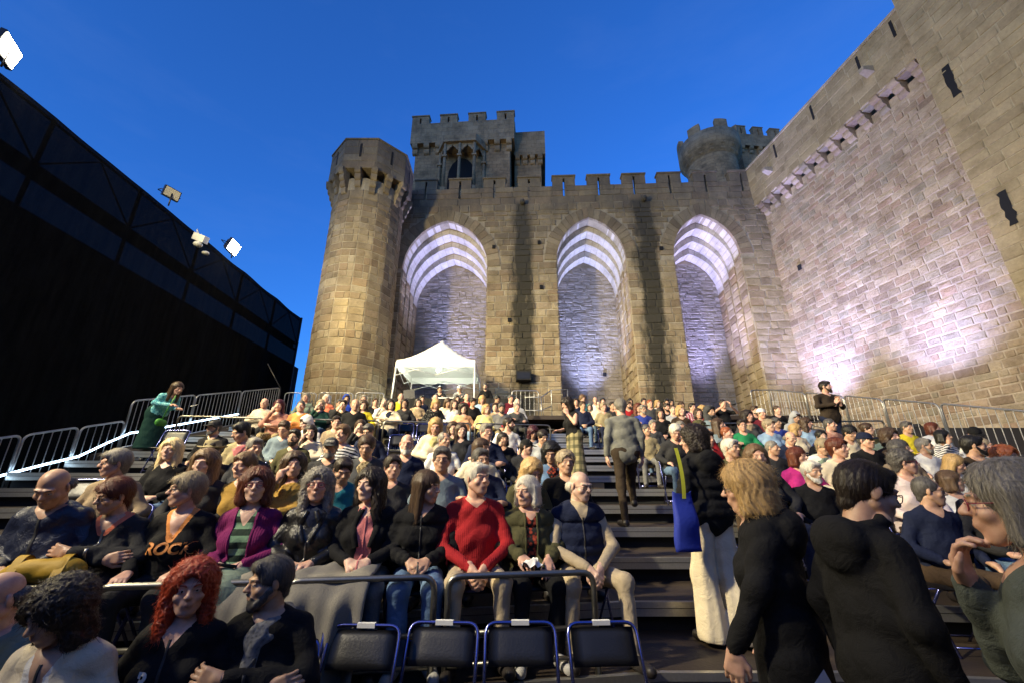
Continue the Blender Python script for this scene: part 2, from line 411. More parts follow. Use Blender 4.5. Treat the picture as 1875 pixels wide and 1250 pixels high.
# parapet: smooth ashlar band, merlons with loops, crenel sills, iron rail
PB = StoneWall(AW, M_smooth, 0.015, key='parapet')
merl = [-5.27 + 1.86 * i for i in range(10)]
par = MB(); par.box((U0, 0.05, 15.9), (U1, 0.75, 16.36)); ends = [U0] + [e for u in merl for e in (u + .545, u + .655)] + [U1]
for a_, b_ in zip(ends[::2], ends[1::2]): par.box((a_, 0.05, 16.36), (b_, 0.34, 17.02))
par.build('parapet', M_front_m, AW)
PB.patch((0, 0.03, 0), (1, 0, 0), 15.9, 16.36, lambda zm, z0, z1: [(U0, U1)], seed=31, ch=(0.46, 0.46), cw=(0.7, 1.2), gap=0.012)
PB.patch((0, 0.03, 0), (1, 0, 0), 16.36, 17.02, lambda zm, z0, z1: list(zip(ends[::2], ends[1::2])), seed=32, ch=(0.33, 0.33), cw=(0.5, 1.2), gap=0.012)
PB.mat = M_front
PB.finish(0)
for u in merl:
    w = 1.2; m = empty('merlon', (u, 0, 0), parent=AW)
    b = MB()
    b.box((0, 0.02, 17.024), (w / 2 - .055, .34, 17.6)); b.box((w / 2 + .055, 0.02, 17.024), (w, .34, 17.6)); b.box((w / 2 - .055, 0.02, 17.5), (w / 2 + .055, .34, 17.6))
    b.box((-.04, -.04, 17.6), (w + .04, .40, 17.68))
    b.build('block', M_tower, m)
rl = MB()
rl.tube([(U0, .9, 17.45), (U1, .9, 17.45)], .018, 6)
for i in range(12): rl.tube([(U0 + .5 + i * 1.6, .9, 16.95), (U0 + .5 + i * 1.6, .9, 17.45)], .014, 6)
rl.build('walk_rail', M_iron, AW)
for u in (0.55, 6.85):                # rain spouts above the dark streaks
    MB().tube([(u, .1, 15.95), (u, -.28, 15.9)], .13, 8).build('spout', M_front, AW)
for (u, z) in ((-1.0, 13.2), (1.3, 13.4), (1.35, 10.9), (-.2, 9.2), (7.35, 12.9), (4.6, 7.25)):   # put-log holes
    yb = NR * DY if u == 4.6 else 0
    MB().box((u, yb - .11, z), (u + .16, yb - .05, z + .2)).build('putlog_hole', M_slit, AW)

# ------------------------------------------------------------------ right-hand curtain wall
rdir = Vector((math.sin(R(8)), -math.cos(R(8)), 0))
RW = tag(empty('castle_wall', (12.84, 18.44, 0), math.atan2(rdir.y, rdir.x)), 'side castle wall with corbelled parapet washed by violet uplights', 'castle wall')
rc = MB(); rc.box((-1.0, 0, 0), (12, 1.6, 15.05)); rc.build('wall_core', M_right_m, RW)
W3 = StoneWall(RW, M_right, 0.020)
W3.patch((0, 0, 0), (1, 0, 0), 2.6, 14.75, lambda zm, z0, z1: [(0, 8.9)], seed=11, ch=(0.19, 0.33), cw=(0.22, 0.62), gap=0.042)
W3.finish(300)
pp = MB(); pp.box((-.2, -.42, 15.32), (12, .4, 17.62)); pp.box((-.2, -.47, 17.62), (12, .45, 17.72)); pp.build('parapet', M_smooth_m, RW)
W4 = StoneWall(RW, M_smooth, 0.012, key='par2')
W4.patch((0, -.42, 0), (1, 0, 0), 15.33, 17.62, lambda zm, z0, z1: [(-.2, 8.2)], seed=12, ch=(0.34, 0.42), cw=(0.6, 1.1), gap=0.014)
W4.finish(0)
def corbel(w, reach, mat, lobes=3, lh=0.24):
    """stepped corbel of rounded lobes, widening upwards; face towards -y, top at z=0"""
    b = MB(); n = 6
    for i in range(lobes):
        r0 = reach * (lobes - i) / lobes; prev = reach * (lobes - i - 1) / lobes
        zt = -i * lh; prof = [(0.05, zt)]
        for k in range(n + 1):
            t = k / n * math.pi / 2; prof.append((-(prev + (r0 - prev) * math.cos(t)), zt - lh * .35 - (lh * .65) * math.sin(t)))
        prof.insert(1, (-r0, zt)); prof.append((0.05, zt - lh))
        k = len(prof)
        vs = [(-w / 2, y, z) for y, z in prof] + [(w / 2, y, z) for y, z in prof]
        fs = [tuple(range(k)), tuple(range(2 * k - 1, k - 1, -1))] + [(j, k + j, k + (j + 1) % k, (j + 1) % k) for j in range(k)]
        b.add(vs, fs)
    return b.mesh('corbel', mat)
cme = corbel(0.30, 0.44, M_right, 3, 0.22)
for i in range(12):
    link('corbel', cme, RW, (0.28 + i * 0.685, 0.0, 15.33))
lme = MB().box((.16, -.36, -.11), (.525, -.02, -.005)).mesh('lintel', M_right)
for i in range(12): link('lintel', lme, RW, (0.28 + i * .685, 0, 15.33))      # small lintels between the corbels
for u in (6.4, 4.15, 1.9, 7.75):
    MB().box((u - .05, -.446, 16.7), (u + .05, -.40, 17.45)).build('loop', M_slit, RW)
for u in (1.36, 6.66):                # spouts under the loops
    MB().add([(u - .16, -.43, 16.2), (u + .16, -.43, 16.2), (u + .16, -.43, 16.5), (u - .16, -.43, 16.5), (u - .1, -.8, 16.32), (u + .1, -.8, 16.32), (u + .1, -.8, 16.48), (u - .1, -.8, 16.48)],
             [(0, 1, 5, 4), (4, 5, 6, 7), (3, 7, 6, 2), (0, 4, 7, 3), (1, 2, 6, 5)]).build('spout', M_right, RW)
MB().box((1.2, -.09, 11.0), (1.38, -.06, 11.25)).build('putlog_hole', M_slit, RW)

# ------------------------------------------------------------------ big square tower at the right
BT = tag(empty('castle_tower', (13.11, 10.10, 0), math.atan2(rdir.y, rdir.x)), 'huge smooth ochre stone tower with ragged arrow slits rising out of view', 'castle tower')
tb = MB(); tb.box((0, 0, 0), (26, 6, 26)); tb.build('tower_core', M_smooth_m, BT)
W5 = StoneWall(BT, M_smooth, 0.018, key='tower5')
W5.patch((0, 0, 0), (1, 0, 0), 2.8, 26, lambda zm, z0, z1: [(0, 5.2)], seed=21, ch=(0.28, 0.38), cw=(0.45, 0.95), gap=0.02)
W5.finish(300)
for u, z0, z1 in ((0.53, 12.65, 13.8), (0.52, 8.2, 9.22), (0.5, 17.3, 18.3)):
    q = random.Random(int(z0)); pts = []
    for i in range(8): pts.append((u - .1 + q.uniform(-.03, .03), z0 + (z1 - z0) * i / 7))
    for i in range(7, -1, -1): pts.append((u + .1 + q.uniform(-.04, .04), z0 + (z1 - z0) * i / 7))
    MB().add([(x, -.028, z) for x, z in pts], [tuple(range(16))]).build('arrow_slit', M_slit, BT)

# ------------------------------------------------------------------ octagonal corner turret
TC = Vector((-6.93, 17.5, 0)); TRs, TRc = 1.60, 1.95
CT = tag(empty('castle_turret', TC), 'octagonal corner turret with corbelled crown at the end of the arcade wall', 'castle turret')
def octo(r, n=8): return [(r * math.cos(R(22.5) + i * math.pi / 4), r * math.sin(R(22.5) + i * math.pi / 4)) for i in range(n)]
NF = 16
MB().prism([(TRs * math.cos((i + .5) * 2 * math.pi / NF), TRs * math.sin((i + .5) * 2 * math.pi / NF)) for i in range(NF)], 0, 15.0).build('shaft_core', M_front_m, CT)
W6 = StoneWall(CT, M_tower, 0.022, key='turret')
side = 2 * TRs * math.sin(math.pi / NF)
for f in range(NF):
    a = 2 * math.pi * f / NF; nrm = Vector((math.cos(a), math.sin(a), 0))
    if nrm.y > .5: continue
    ux = Vector((-nrm.y, nrm.x, 0)); c = nrm * TRs * math.cos(math.pi / NF)
    W6.patch(c - ux * side / 2, ux, 3.2, 14.4, lambda zm, z0, z1: [(0, side)], seed=61, ch=(0.27, 0.38), cw=(0.30, 0.62), gap=0.026)
side = 2 * TRs * math.sin(math.pi / 8)
W6.finish(300)
cw_ = MB(); cw_.prism(octo(TRc), 15.38, 16.98); cw_.build('crown', M_tower, CT)
MB().prism(octo(TRc + .05), 16.985, 17.06).build('coping', M_tower, CT)
sidec = 2 * TRc * math.sin(math.pi / 8)
W7 = StoneWall(CT, M_tower, 0.012, key='crown')
for f in range(8):
    a = R(45 * f); nrm = Vector((math.cos(a), math.sin(a), 0))
    if nrm.y > .5: continue
    ux = Vector((-nrm.y, nrm.x, 0)); c = nrm * TRc * math.cos(math.pi / 8)
    W7.patch(c - ux * sidec / 2, ux, 15.39, 16.97, lambda zm, z0, z1: [(0, sidec)], seed=71, ch=(0.36, 0.42), cw=(0.55, 0.9), gap=0.012)
W7.finish(0)
tme = corbel(0.26, 0.42, M_tower, 4, 0.30)
for f in range(8):
    a = R(45 * f); nrm = Vector((math.cos(a), math.sin(a), 0))
    if nrm.y > .8: continue
    ux = Vector((-nrm.y, nrm.x, 0)); c = nrm * (TRs * math.cos(math.pi / 8))
    for t in (-.5, 0.0):
        p = c + ux * (t * side)
        link('corbel', tme, CT, (p.x, p.y, 15.40), (0, 0, a + math.pi / 2 + (R(-22.5) if t < 0 else 0)))
    if nrm.y < .5:
        q = nrm * (TRc * math.cos(math.pi / 8))
        MB().box((-.05, -.022, 16.0), (.05, .02, 16.75)).build('loop', M_slit, CT, loc=(q.x, q.y, 0), rot=(0, 0, a + math.pi / 2))

# ------------------------------------------------------------------ towers behind
M_far = ashlar_far('far_stone', 0.55, 0.3, (0.30, 0.20, 0.105), (0.36, 0.245, 0.135), (0.22, 0.155, 0.09))
M_far2 = ashlar_far('far_trim', 0.8, 0.4, (0.32, 0.22, 0.12), (0.37, 0.26, 0.15), (0.25, 0.18, 0.105))
def battlement(root, x0, x1, y, z, n, mw, mh, th, mat, loops=True):
    gap = (x1 - x0 - n * mw) / max(n - 1, 1)
    for i in range(n):
        a = x0 + i * (mw + gap); b = MB()
        m = mw / 2
        b.box((a, y, z), (a + m - .07, y + th, z + mh)); b.box((a + m + .07, y, z), (a + mw, y + th, z + mh)); b.box((a + m - .07, y, z + mh - .18), (a + m + .07, y + th, z + mh))
        b.box((a - .05, y - .05, z + mh), (a + mw + .05, y + th + .05, z + mh + .09))
        b.build('merlon', mat, root)
KP = tag(empty('castle_keep', (-7.74, 26.3, 0), R(-4)), 'square stone keep with gothic balcony rising behind the arcade wall', 'castle keep')
kw = 7.95
k = MB(); k.box((.35, 0, 0), (kw - .35, 7, 26.6)); k.build('keep_wall', M_far, KP)
MB().box((0, -.4, 26.6), (kw, 7.4, 28.5)).build('parapet', M_far2, KP)
battlement(KP, 0, kw, -.4, 28.5, 4, 1.32, .72, .5, M_far2)
for sx in (0, kw - .5):
    for i in range(4): MB().box((sx, .6 + i * 1.9, 28.5), (sx + .5, 1.8 + i * 1.9, 29.22)).build('merlon', M_far2, KP)
kme = corbel(0.4, 0.40, M_far2, 2, 0.42)
for i in range(9): link('corbel', kme, KP, (0.35 + i * 0.9, 0, 26.62))
MB().tube([(.3, .1, 28.95), (kw - .3, .1, 28.95)], .03, 6).build('walk_rail', M_iron, KP)
# balcony: polygonal gothic loggia
gx, gw, gz0, gz1 = 4.0, 1.75, 21.6, 26.3
B = empty('balcony', (gx, -.02, 0), parent=KP)
poly = [(-gw, 0), (-gw * .62, -1.05), (gw * .62, -1.05), (gw, 0)]
hood = MB(); hood.prism([(x * 1.1, y * 1.15 - .02) for x, y in poly], gz1 - .5, gz1 + .1)
hood.prism([(x * .92, y * .95) for x, y in poly], gz1 + .1, gz1 + .35); hood.build('hood', M_far2, B)
MB().prism([(x, y) for x, y in poly], gz0 - .5, gz0).build('balcony_floor', M_far2, B)
for (x, y) in ((-gw * .95, -.1), (-gw * .62, -.98), (0.0, -1.0), (gw * .62, -.98), (gw * .95, -.1)):
    c = MB(); c.tube([(x, y, gz0), (x, y, gz1 - .5)], .11, 8); c.box((x - .17, y - .17, gz1 - 1.75), (x + .17, y + .17, gz1 - 1.6)); c.box((x - .18, y - .18, gz0), (x + .18, y + .18, gz0 + .25))
    c.build('column', M_far2, B)
def tracery(p, q):
    """pointed scalloped screen between two columns"""
    b = MB(); n = 14; P = Vector((*p, 0)); Q = Vector((*q, 0)); vs = []
    for i in range(n + 1):
        t = i / n; x = P.lerp(Q, t); z = gz1 - 1.35 + (1 - abs(2 * t - 1)) * .62 + .12 * abs(math.sin(t * math.pi * 5))
        vs += [(x.x, x.y, z), (x.x, x.y, gz1 - .5)]
    b.add(vs, [(2 * i, 2 * i + 2, 2 * i + 3, 2 * i + 1) for i in range(n)])
    vs2 = [(x, y + .1, z) for x, y, z in vs]; b.add(vs2, [(2 * i, 2 * i + 1, 2 * i + 3, 2 * i + 2) for i in range(n)])
    b.add(vs + vs2, [(2 * i, 2 * (n + 1) + 2 * i, 2 * (n + 1) + 2 * i + 2, 2 * i + 2) for i in range(n)])
    return b
for p, q in (((-gw * .95, -.1), (-gw * .62, -.98)), ((-gw * .62, -.98), (0, -1.0)), ((0, -1.0), (gw * .62, -.98)), ((gw * .62, -.98), (gw * .95, -.1))):
    tracery(p, q).build('tracery', M_far2, B)
pts = [(gx - 1.05, 20.0), (gx + 1.05, 20.0)] + [(gx + 1.05 * math.cos(t) , 23.4 + 1.9 * math.sin(t)) for t in [i / 8 * math.pi for i in range(9)]]
MB().add([(x, -.05, z) for x, z in pts], [tuple(range(len(pts)))]).build('doorway_shade', M_slit, KP)  # flat dark sheet painting the shade inside the loggia
side_b = tag(empty('castle_block', (.16, 26.4, 0), R(-4)), 'lower stone block with plain parapet attached to the square keep', 'castle block')
b = MB(); b.box((0, .6, 0), (2.05, 6, 26.2)); b.build('block_wall', M_far, side_b)
MB().box((0, .25, 26.2), (2.4, 6.2, 28.45)).build('parapet', M_far2, side_b)
kme2 = corbel(0.36, 0.34, M_far2, 2, 0.36)
for i in range(4): link('corbel', kme2, side_b, (.25 + i * .58, .6, 26.22))
# round tower
RT = tag(empty('castle_tower', (18.6, 32.4, 0)), 'round crenellated stone tower behind the arcade wall', 'castle tower')
n = 32; q = MB(); q.lathe([(2.15, 0), (2.15, 30.2)], n=n); q.build('tower_wall', M_far, RT)
q = MB(); q.lathe([(2.15, 30.0), (2.7, 30.9), (2.7, 32.3), (2.3, 32.3), (2.3, 31.5)], n=n); q.build('crown', M_far2, RT)
for i in range(7):
    a = i / 7 * 2 * math.pi + .25; b = MB(); vs = []
    for kk in range(5):
        t = a + (kk - 2) * .105
        for rr, zz in ((2.7, 32.3), (2.7, 33.15), (2.28, 33.15), (2.28, 32.3)): vs.append((rr * math.cos(t), rr * math.sin(t), zz))
    fs = [(4 * kk + e, 4 * kk + (e + 1) % 4, 4 * kk + 4 + (e + 1) % 4, 4 * kk + 4 + e) for kk in range(4) for e in range(4)] + [(3, 2, 1, 0), (16, 17, 18, 19)]
    b.add(vs, fs).build('merlon', M_far2, RT)
for i in range(16):
    a = i / 16 * 2 * math.pi; link('corbel', corbel(0.3, 0.45, M_far2, 2, 0.4) if i == 0 else cm_, RT, (2.15 * math.cos(a), 2.15 * math.sin(a), 30.92), (0, 0, a + math.pi / 2)) if i else None
    if i == 0: cm_ = corbel(0.3, 0.45, M_far2, 2, 0.4); link('corbel', cm_, RT, (2.15, 0, 30.92), (0, 0, math.pi / 2))
ST = tag(empty('castle_tower', (22.2, 33.2, 0), R(6)), 'square crenellated tower half hidden behind the side castle wall', 'castle tower')
MB().box((0, 0, 0), (4, 4, 33.2)).build('tower_wall', M_far, ST)
MB().box((-.3, -.35, 33.2), (4.3, 4.3, 34.6)).build('parapet', M_far2, ST)
battlement(ST, -.3, 4.3, -.35, 34.6, 3, 1.0, .9, .45, M_far2, False)
for i in range(5): link('corbel', kme2, ST, (.1 + i * .9, 0, 33.22))
LT = tag(empty('castle_tower', (15.6, 30.5, 0), R(8)), 'low crenellated stone block left of the round tower', 'castle tower')
MB().box((0, 0, 0), (2.4, 4, 27.3)).build('tower_wall', M_far, LT)
battlement(LT, 0, 2.4, 0, 27.3, 2, .8, .85, .4, M_far2, False)
# ------------------------------------------------------------------ seating stand
M_deck = plain('deck_board', (0.042, 0.029, 0.019), 0.62, bump=0.25, bscale=35, var=0.35)
M_alu = plain('aluminium', (0.50, 0.49, 0.46), 0.38, 0.85, var=0.2)
M_steel = plain('galvanised', (0.36, 0.36, 0.365), 0.40, 0.85, var=0.25)
M_rail = plain('rail_steel', (0.24, 0.23, 0.20), 0.36, 0.9, var=0.25)
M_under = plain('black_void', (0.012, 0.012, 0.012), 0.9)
M_black = plain('black_cloth', (0.012, 0.012, 0.013), 0.9, bump=0.2)
M_blackmetal = plain('black_metal', (0.02, 0.02, 0.022), 0.4, 0.5)
NSTEP, Y0, TR, Z0, RI = 13, 3.47, 0.85, 0.45, 0.24
XL, XA, XB, XR = -7.93, 1.0, 2.25, 9.3
KL, KR = 0.17, 0.12
def rowY(i, x):
    y = Y0 + TR * i
    if x < XA: y -= KL * (XA - x)
    if x > XB: y -= KR * (x - XB)
    return y
def rowZ(i): return Z0 + RI * i
def rowrot(x): return math.atan(KL) if x < XA else (-math.atan(KR) if x > XB else 0.0)
STAND = tag(empty('seating_stand', (0, 0, 0)), 'stepped audience stand of dark boards with metal step edges', 'seating stand')
XS = [XL, XA, XB, XR]
for i in range(NSTEP):
    z = rowZ(i); b = MB(); depth = TR + .12 if i < NSTEP - 1 else 1.2
    fr = [(x, rowY(i, x)) for x in XS]; bk = [(x, rowY(i, x) + depth) for x in XS]
    poly = fr + bk[::-1]
    b.prism(poly, z - .06, z); o = b.build('platform', M_deck, STAND)
    e = MB()
    for (p, q) in zip(fr[:-1], fr[1:]):
        d = Vector((q[0] - p[0], q[1] - p[1], 0)).normalized(); nrm = Vector((d.y, -d.x, 0)) * .012
        for (za, zb, off) in ((z - .045, z + .004, 1.0), (z - .11, z - .052, .55)):
            n0 = nrm * off; n1 = -nrm * 2.6
            vs = []
            for w in (p, q):
                for nn in (n0, n1):
                    for zz in (za, zb): vs.append((w[0] + nn.x, w[1] + nn.y, zz))
            e.add(vs, [(0, 4, 5, 1), (1, 5, 7, 3), (2, 3, 7, 6), (0, 2, 6, 4)])
    e.build('step_edge', M_alu, o)
    u = MB()                      # black sheet set back under the edge, painting the shade beneath the boards
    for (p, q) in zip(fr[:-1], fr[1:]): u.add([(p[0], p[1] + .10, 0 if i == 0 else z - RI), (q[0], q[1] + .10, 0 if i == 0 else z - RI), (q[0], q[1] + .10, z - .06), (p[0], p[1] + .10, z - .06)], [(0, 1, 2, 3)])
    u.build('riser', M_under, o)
top_deck = MB(); zt = rowZ(NSTEP) + .25
top_deck.box((-8.4, rowY(NSTEP, -8.2) + .2, zt - .12), (9.6, 18.7, zt)); top_deck.build('top_deck', M_deck, STAND)
tag(MB().prism([(9.7, 18.3), (9.7, 11.4), (13.9, 11.4), (12.9, 18.3)], 0, 3.2).build('terrace', M_earth), kind='structure')
for x in (XL + .1, -5, -2, 3, 6, XR - .1):
    for i in range(1, NSTEP, 2): MB().tube([(x, rowY(i, x) + .3, 0), (x, rowY(i, x) + .3, rowZ(i) - .07)], .024, 6).build('leg', M_steel, STAND)
lower = MB(); lower.prism([(-7.5, -3), (9.5, -3), (9.5, 3.3), (1.0, 3.46), (-7.5, 1.95)], 0.002, 0.03); tag(lower.build('floor_boards', M_deck), kind='structure')
ed = MB()
for y in (0.9, 2.15, 3.30): ed.box((0.9, y, .03), (8.5, y + .03, .036)); ed.box((0.9, y + .05, .03), (8.5, y + .07, .036))
tag(ed.build('floor_joint', M_alu), kind='structure')
tag(MB().box((1.15, rowY(6, 1.5) + .02, rowZ(5) + .002), (1.75, rowY(6, 1.5) + .09, rowZ(6) - .12)).build('plywood_panel', plain('plywood', (0.42, 0.27, 0.12), 0.6)), 'tan plywood board closing one riser of the aisle steps', 'board')

# ------------------------------------------------------------------ guard rails
def guard_rail(x0, x1, i, off, hz, label, group, r=.021):
    a = (x0, rowY(i, x0) + off); b = (x1, rowY(i, x1) + off); z = rowZ(i)
    t = empty('guard_rail', (a[0], a[1], z)); d = Vector((b[0] - a[0], b[1] - a[1], 0))
    zb = 0
    m = MB(); m.tube(rounded([(0, 0, zb), (0, 0, hz), (d.x, d.y, hz), (d.x, d.y, zb)], .09), r, 10); m.build('top_rail', M_rail, t)
    m = MB(); m.tube([(0, 0, hz * .45), (d.x, d.y, hz * .45)], r * .8, 8); m.build('mid_rail', M_rail, t)
    m = MB(); m.tube([(0, 0, .1), (d.x, d.y, .1)], r * .8, 8); m.build('low_rail', M_rail, t)
    return tag(t, label, 'guard rail', group)
for (x0, x1, lab) in ((-5.2, -2.6, 'guard rail running behind the curly haired floor-row spectators'), (-2.5, -1.55, 'bent steel guard rail in front of the green skirt'),
                      (-1.44, -.52, 'bent steel guard rail in front of the grey blanket'), (-.43, .58, 'bent steel guard rail in front of the red sweater')):
    guard_rail(x0, x1, 0, .05, .61, lab, 'front row guard rails')
for k, (x0, x1) in enumerate(((-6.9, -5.3), (-5.2, -2.95), (-2.85, -.95), (-.85, .9), (2.5, 4.3), (4.4, 6.2), (6.3, 8.2))):
    guard_rail(x0, x1, 8, -.03, .72, 'mid-stand steel guard rail, %s from the aisle on the %s side' % (('fourth', 'third', 'second', 'first', 'first', 'second', 'third')[k], 'tent' if k < 4 else 'lit wall'), 'mid stand guard rails', .019)
guard_rail(3.7, 6.2, 0, .05, .61, 'steel guard rail in front of the spectator in white trousers', 'front row guard rails')

# ------------------------------------------------------------------ crowd barriers
def barrier_proto(w):
    t = empty('crowd_barrier'); m = MB()
    m.tube(rounded([(0, 0, .12), (0, 0, 1.1), (w, 0, 1.1), (w, 0, .12)], .12), .019, 8); m.tube([(0, 0, .12), (w, 0, .12)], .016, 8)
    m.box((-.02, -.22, 0), (.02, .22, .02)); m.box((w - .02, -.22, 0), (w + .02, .22, .02)); m.tube([(0, 0, 0), (0, 0, .14)], .016, 6); m.tube([(w, 0, 0), (w, 0, .14)], .016, 6)
    m.build('frame', M_steel, t)
    n = max(3, int(w / .13)); bm = MB(); bm.tube([(0, 0, .12), (0, 0, 1.1)], .0075, 6, cap=False); bme = bm.mesh('bar', M_steel)
    for i in range(1, n): link('bar', bme, t, (w * i / n, 0, 0))
    return t
def barrier(p, q, z, slope, label, group):
    w = math.hypot(q[0] - p[0], q[1] - p[1]) - .04
    t = barrier_proto(w); t.location = (p[0], p[1], z); t.rotation_euler = (0, 0, math.atan2(q[1] - p[1], q[0] - p[0]))
    if slope: 
        for ch in t.children: ch.matrix_parent_inverse = Matrix(((1, 0, 0, 0), (0, 1, 0, 0), (slope / w, 0, 1, 0), (0, 0, 0, 1)))
    return tag(t, label, 'barrier', group)
def stairZ(x, y):
    """height of the step slope at a place beside the stand"""
    yy = y + (KL * (XA - x) if x < XA else (KR * (x - XB) if x > XB else 0))
    return Z0 + RI * max(-1.9, (yy - Y0) / TR)
ys = [5.2, 6.25, 7.2, 8.1, 9.02, 10.8, 12.6, 14.6]
wk = MB()
for y0_, y1_, d_ in ((5.0, 9.02, -.55), (9.02, 14.7, -.12)):
    A, B_ = stairZ(-8.05, y0_) + d_ - .004, stairZ(-8.05, y1_) + d_ - .004
    wk.add([(-8.6, y0_, A), (-7.95, y0_, A), (-7.95, y1_, B_), (-8.6, y1_, B_), (-8.6, y0_, 0), (-7.95, y0_, 0), (-7.95, y1_, 0), (-8.6, y1_, 0)], [(0, 1, 2, 3), (0, 4, 5, 1), (2, 6, 7, 3), (3, 7, 4, 0)])
tag(wk.build('side_walkway', M_deck), kind='structure')
NTH = ['lowest', 'second lowest', 'third lowest', 'middle', 'third highest', 'second highest', 'highest']
for n_, (a, b) in zip(NTH, zip(ys[:-1], ys[1:])):
    dz = -.55 if b < 9.1 else -.12; za, zb = stairZ(-8.05, a) + dz, stairZ(-8.05, b) + dz
    barrier((-8.05, a), (-8.05, b), za, zb - za, n_ + ' metal crowd barrier climbing beside the black screen', 'barriers at the left edge')
for a, b, w_ in ((-8.0, -6.9, 'against the blue gap beside the turret'), (-6.8, -5.6, 'before the turret foot'), (-5.5, -4.5, 'next to the black desk')):
    barrier((a, 14.9), (b, 15.0), zt, 0, 'metal crowd barrier behind the top row ' + w_, 'barriers behind the top row')
barrier((.0, 14.6), (.95, 14.6), zt, 0, 'metal crowd barrier at the top of the aisle', None)
barrier((8.2, 14.5), (9.5, 14.5), zt, 0, 'metal crowd barrier below the third arch', None)
ys = [5.4, 7.2, 8.75, 10.05, 11.2, 12.65, 14.4]
for n_, (a, b) in zip([NTH[k] for k in (0, 1, 2, 4, 5, 6)], zip(ys[:-1], ys[1:])):
    za, zb = stairZ(8.75, a) + .05, stairZ(8.75, b) + .05
    barrier((8.75, a), (8.75, b), za, zb - za, n_ + ' metal crowd barrier below the lit side wall', 'barriers at the right edge')
hr = empty('stair_rail', (1.35, 14.5, zt)); m = MB()
m.tube([(0, 0, 0), (0, 0, 1.1), (.55, -.1, 1.1)], .018, 8); m.tube([(0, 0, 1.1), (-.35, 0, .85), (-.9, 0, .85)], .018, 8); m.tube([(0, 0, .55), (-.35, 0, .4), (-.9, 0, .4)], .016, 8); m.tube([(-.35, 0, 0), (-.35, 0, .85)], .016, 8); m.tube([(.55, -.1, 0), (.55, -.1, 1.1)], .018, 8)
m.build('rail_tube', M_steel, hr); tag(hr, 'steel stair hand rail at the top of the aisle', 'hand rail')

# LED tube along the left stair
M_led = emit('led_light', (0.55, 0.78, 1.0), 8.0)
lp = [(-7.975, y, stairZ(-7.975, y) + zo + .06) for y, zo in ((6.3, -.10), (6.95, -.10), (7.6, -.06), (8.15, -.04), (8.65, .12), (9.1, .24), (9.55, .22), (10.0, .24), (11.2, .25), (12.5, .26))]
tag(MB().tube(lp, .019, 8).build('led_tube', M_led), 'glowing white light tube climbing beside the left barriers', 'light tube')
tag(MB().tube([(8.3, 8.6, stairZ(8.3, 8.6) + .06), (8.3, 9.3, stairZ(8.3, 9.3) + .06)], .03, 8).build('led_tube', M_led), 'short glowing light tube at the foot of the right barriers', 'light tube')
pole = MB().tube([(-7.6, 13.9, zt), (-7.62, 13.85, zt + 1.0), (-8.0, 13.5, zt + 1.75)], .015, 6); tag(pole.build('boom_pole', M_blackmetal), 'thin dark boom pole leaning over the left barriers', 'pole')

# ------------------------------------------------------------------ black mesh screen on scaffolding
def mesh_mat():
    m, n, l, p = new_mat('black_netting')
    tcx = n.new('ShaderNodeTexCoord'); mpn = n.new('ShaderNodeMapping'); mpn.inputs['Scale'].default_value = (1, 2.2, 0.35); l.new(tcx.outputs['Object'], mpn.inputs[0])
    nz = nd(n, 'ShaderNodeTexNoise', Scale=3.0, Detail=8.0, Roughness=0.6); l.new(mpn.outputs[0], nz.inputs['Vector'])
    n2 = nd(n, 'ShaderNodeTexNoise', Scale=40.0, Detail=3.0); l.new(mpn.outputs[0], n2.inputs['Vector'])
    rp = ramp(n, [(0.35, (0.003, 0.003, 0.0026)), (0.75, (0.010, 0.010, 0.0085))]); l.new(math_n(n, l, 'ADD', nz.outputs['Fac'], math_n(n, l, 'MULTIPLY', math_n(n, l, 'SUBTRACT', n2.outputs['Fac'], .5), .5)), rp.inputs[0])
    l.new(rp.outputs[0], p.inputs['Base Color']); p.inputs['Roughness'].default_value = 0.85; p.inputs['Specular IOR Level'].default_value = 0.05
    tr = n.new('ShaderNodeBsdfTransparent'); mx = n.new('ShaderNodeMixShader')
    f = math_n(n, l, 'ADD', math_n(n, l, 'MULTIPLY', n2.outputs['Fac'], .02), .004); l.new(f, mx.inputs[0])
    l.new(p.outputs[0], mx.inputs[1]); l.new(tr.outputs[0], mx.inputs[2]); l.new(mx.outputs[0], n['Material Output'].inputs[0])
    return m
M_net = mesh_mat()
SC = tag(empty('screen', (-10, 0, 0)), 'tall black mesh screen stretched over scaffolding on the left', 'screen')
b = MB(); ny, nz_ = 130, 26; vs = []
for i in range(ny + 1):
    y = -14 + 32.95 * i / ny
    top = 9.37 - .035 * abs(math.sin((y + 13.8) * math.pi / 2.35)) + .012 * math.sin(y * 3.1)
    for k in range(nz_ + 1):
        t = k / nz_; z = top * t
        vs.append((.06 * math.sin(y * 2.1 + .6 * math.sin(z)) * (1 - t) + .035 * math.sin(y * 5.3 + z * .4) * (1 - t * t) - .02, y + .0, z))
b.add(vs, [(i * (nz_ + 1) + k, (i + 1) * (nz_ + 1) + k, (i + 1) * (nz_ + 1) + k + 1, i * (nz_ + 1) + k + 1) for i in range(ny) for k in range(nz_)], 0, True)
b.build('netting', M_net, SC)
MB().box((-1.3, -14, 0), (-1.24, 21.8, 7.75)).build('backing_sheet', M_black, SC)
for z in (9.28, 8.12, 7.85): MB().tube([(-.10, -14, z), (-.10, 18.9, z)], .05 if z < 8.3 else .03, 8).build('truss_chord', M_blackmetal, SC)
MB().box((-.24, -14, 7.86), (-.18, 18.9, 8.12)).build('truss_beam', M_blackmetal, SC)
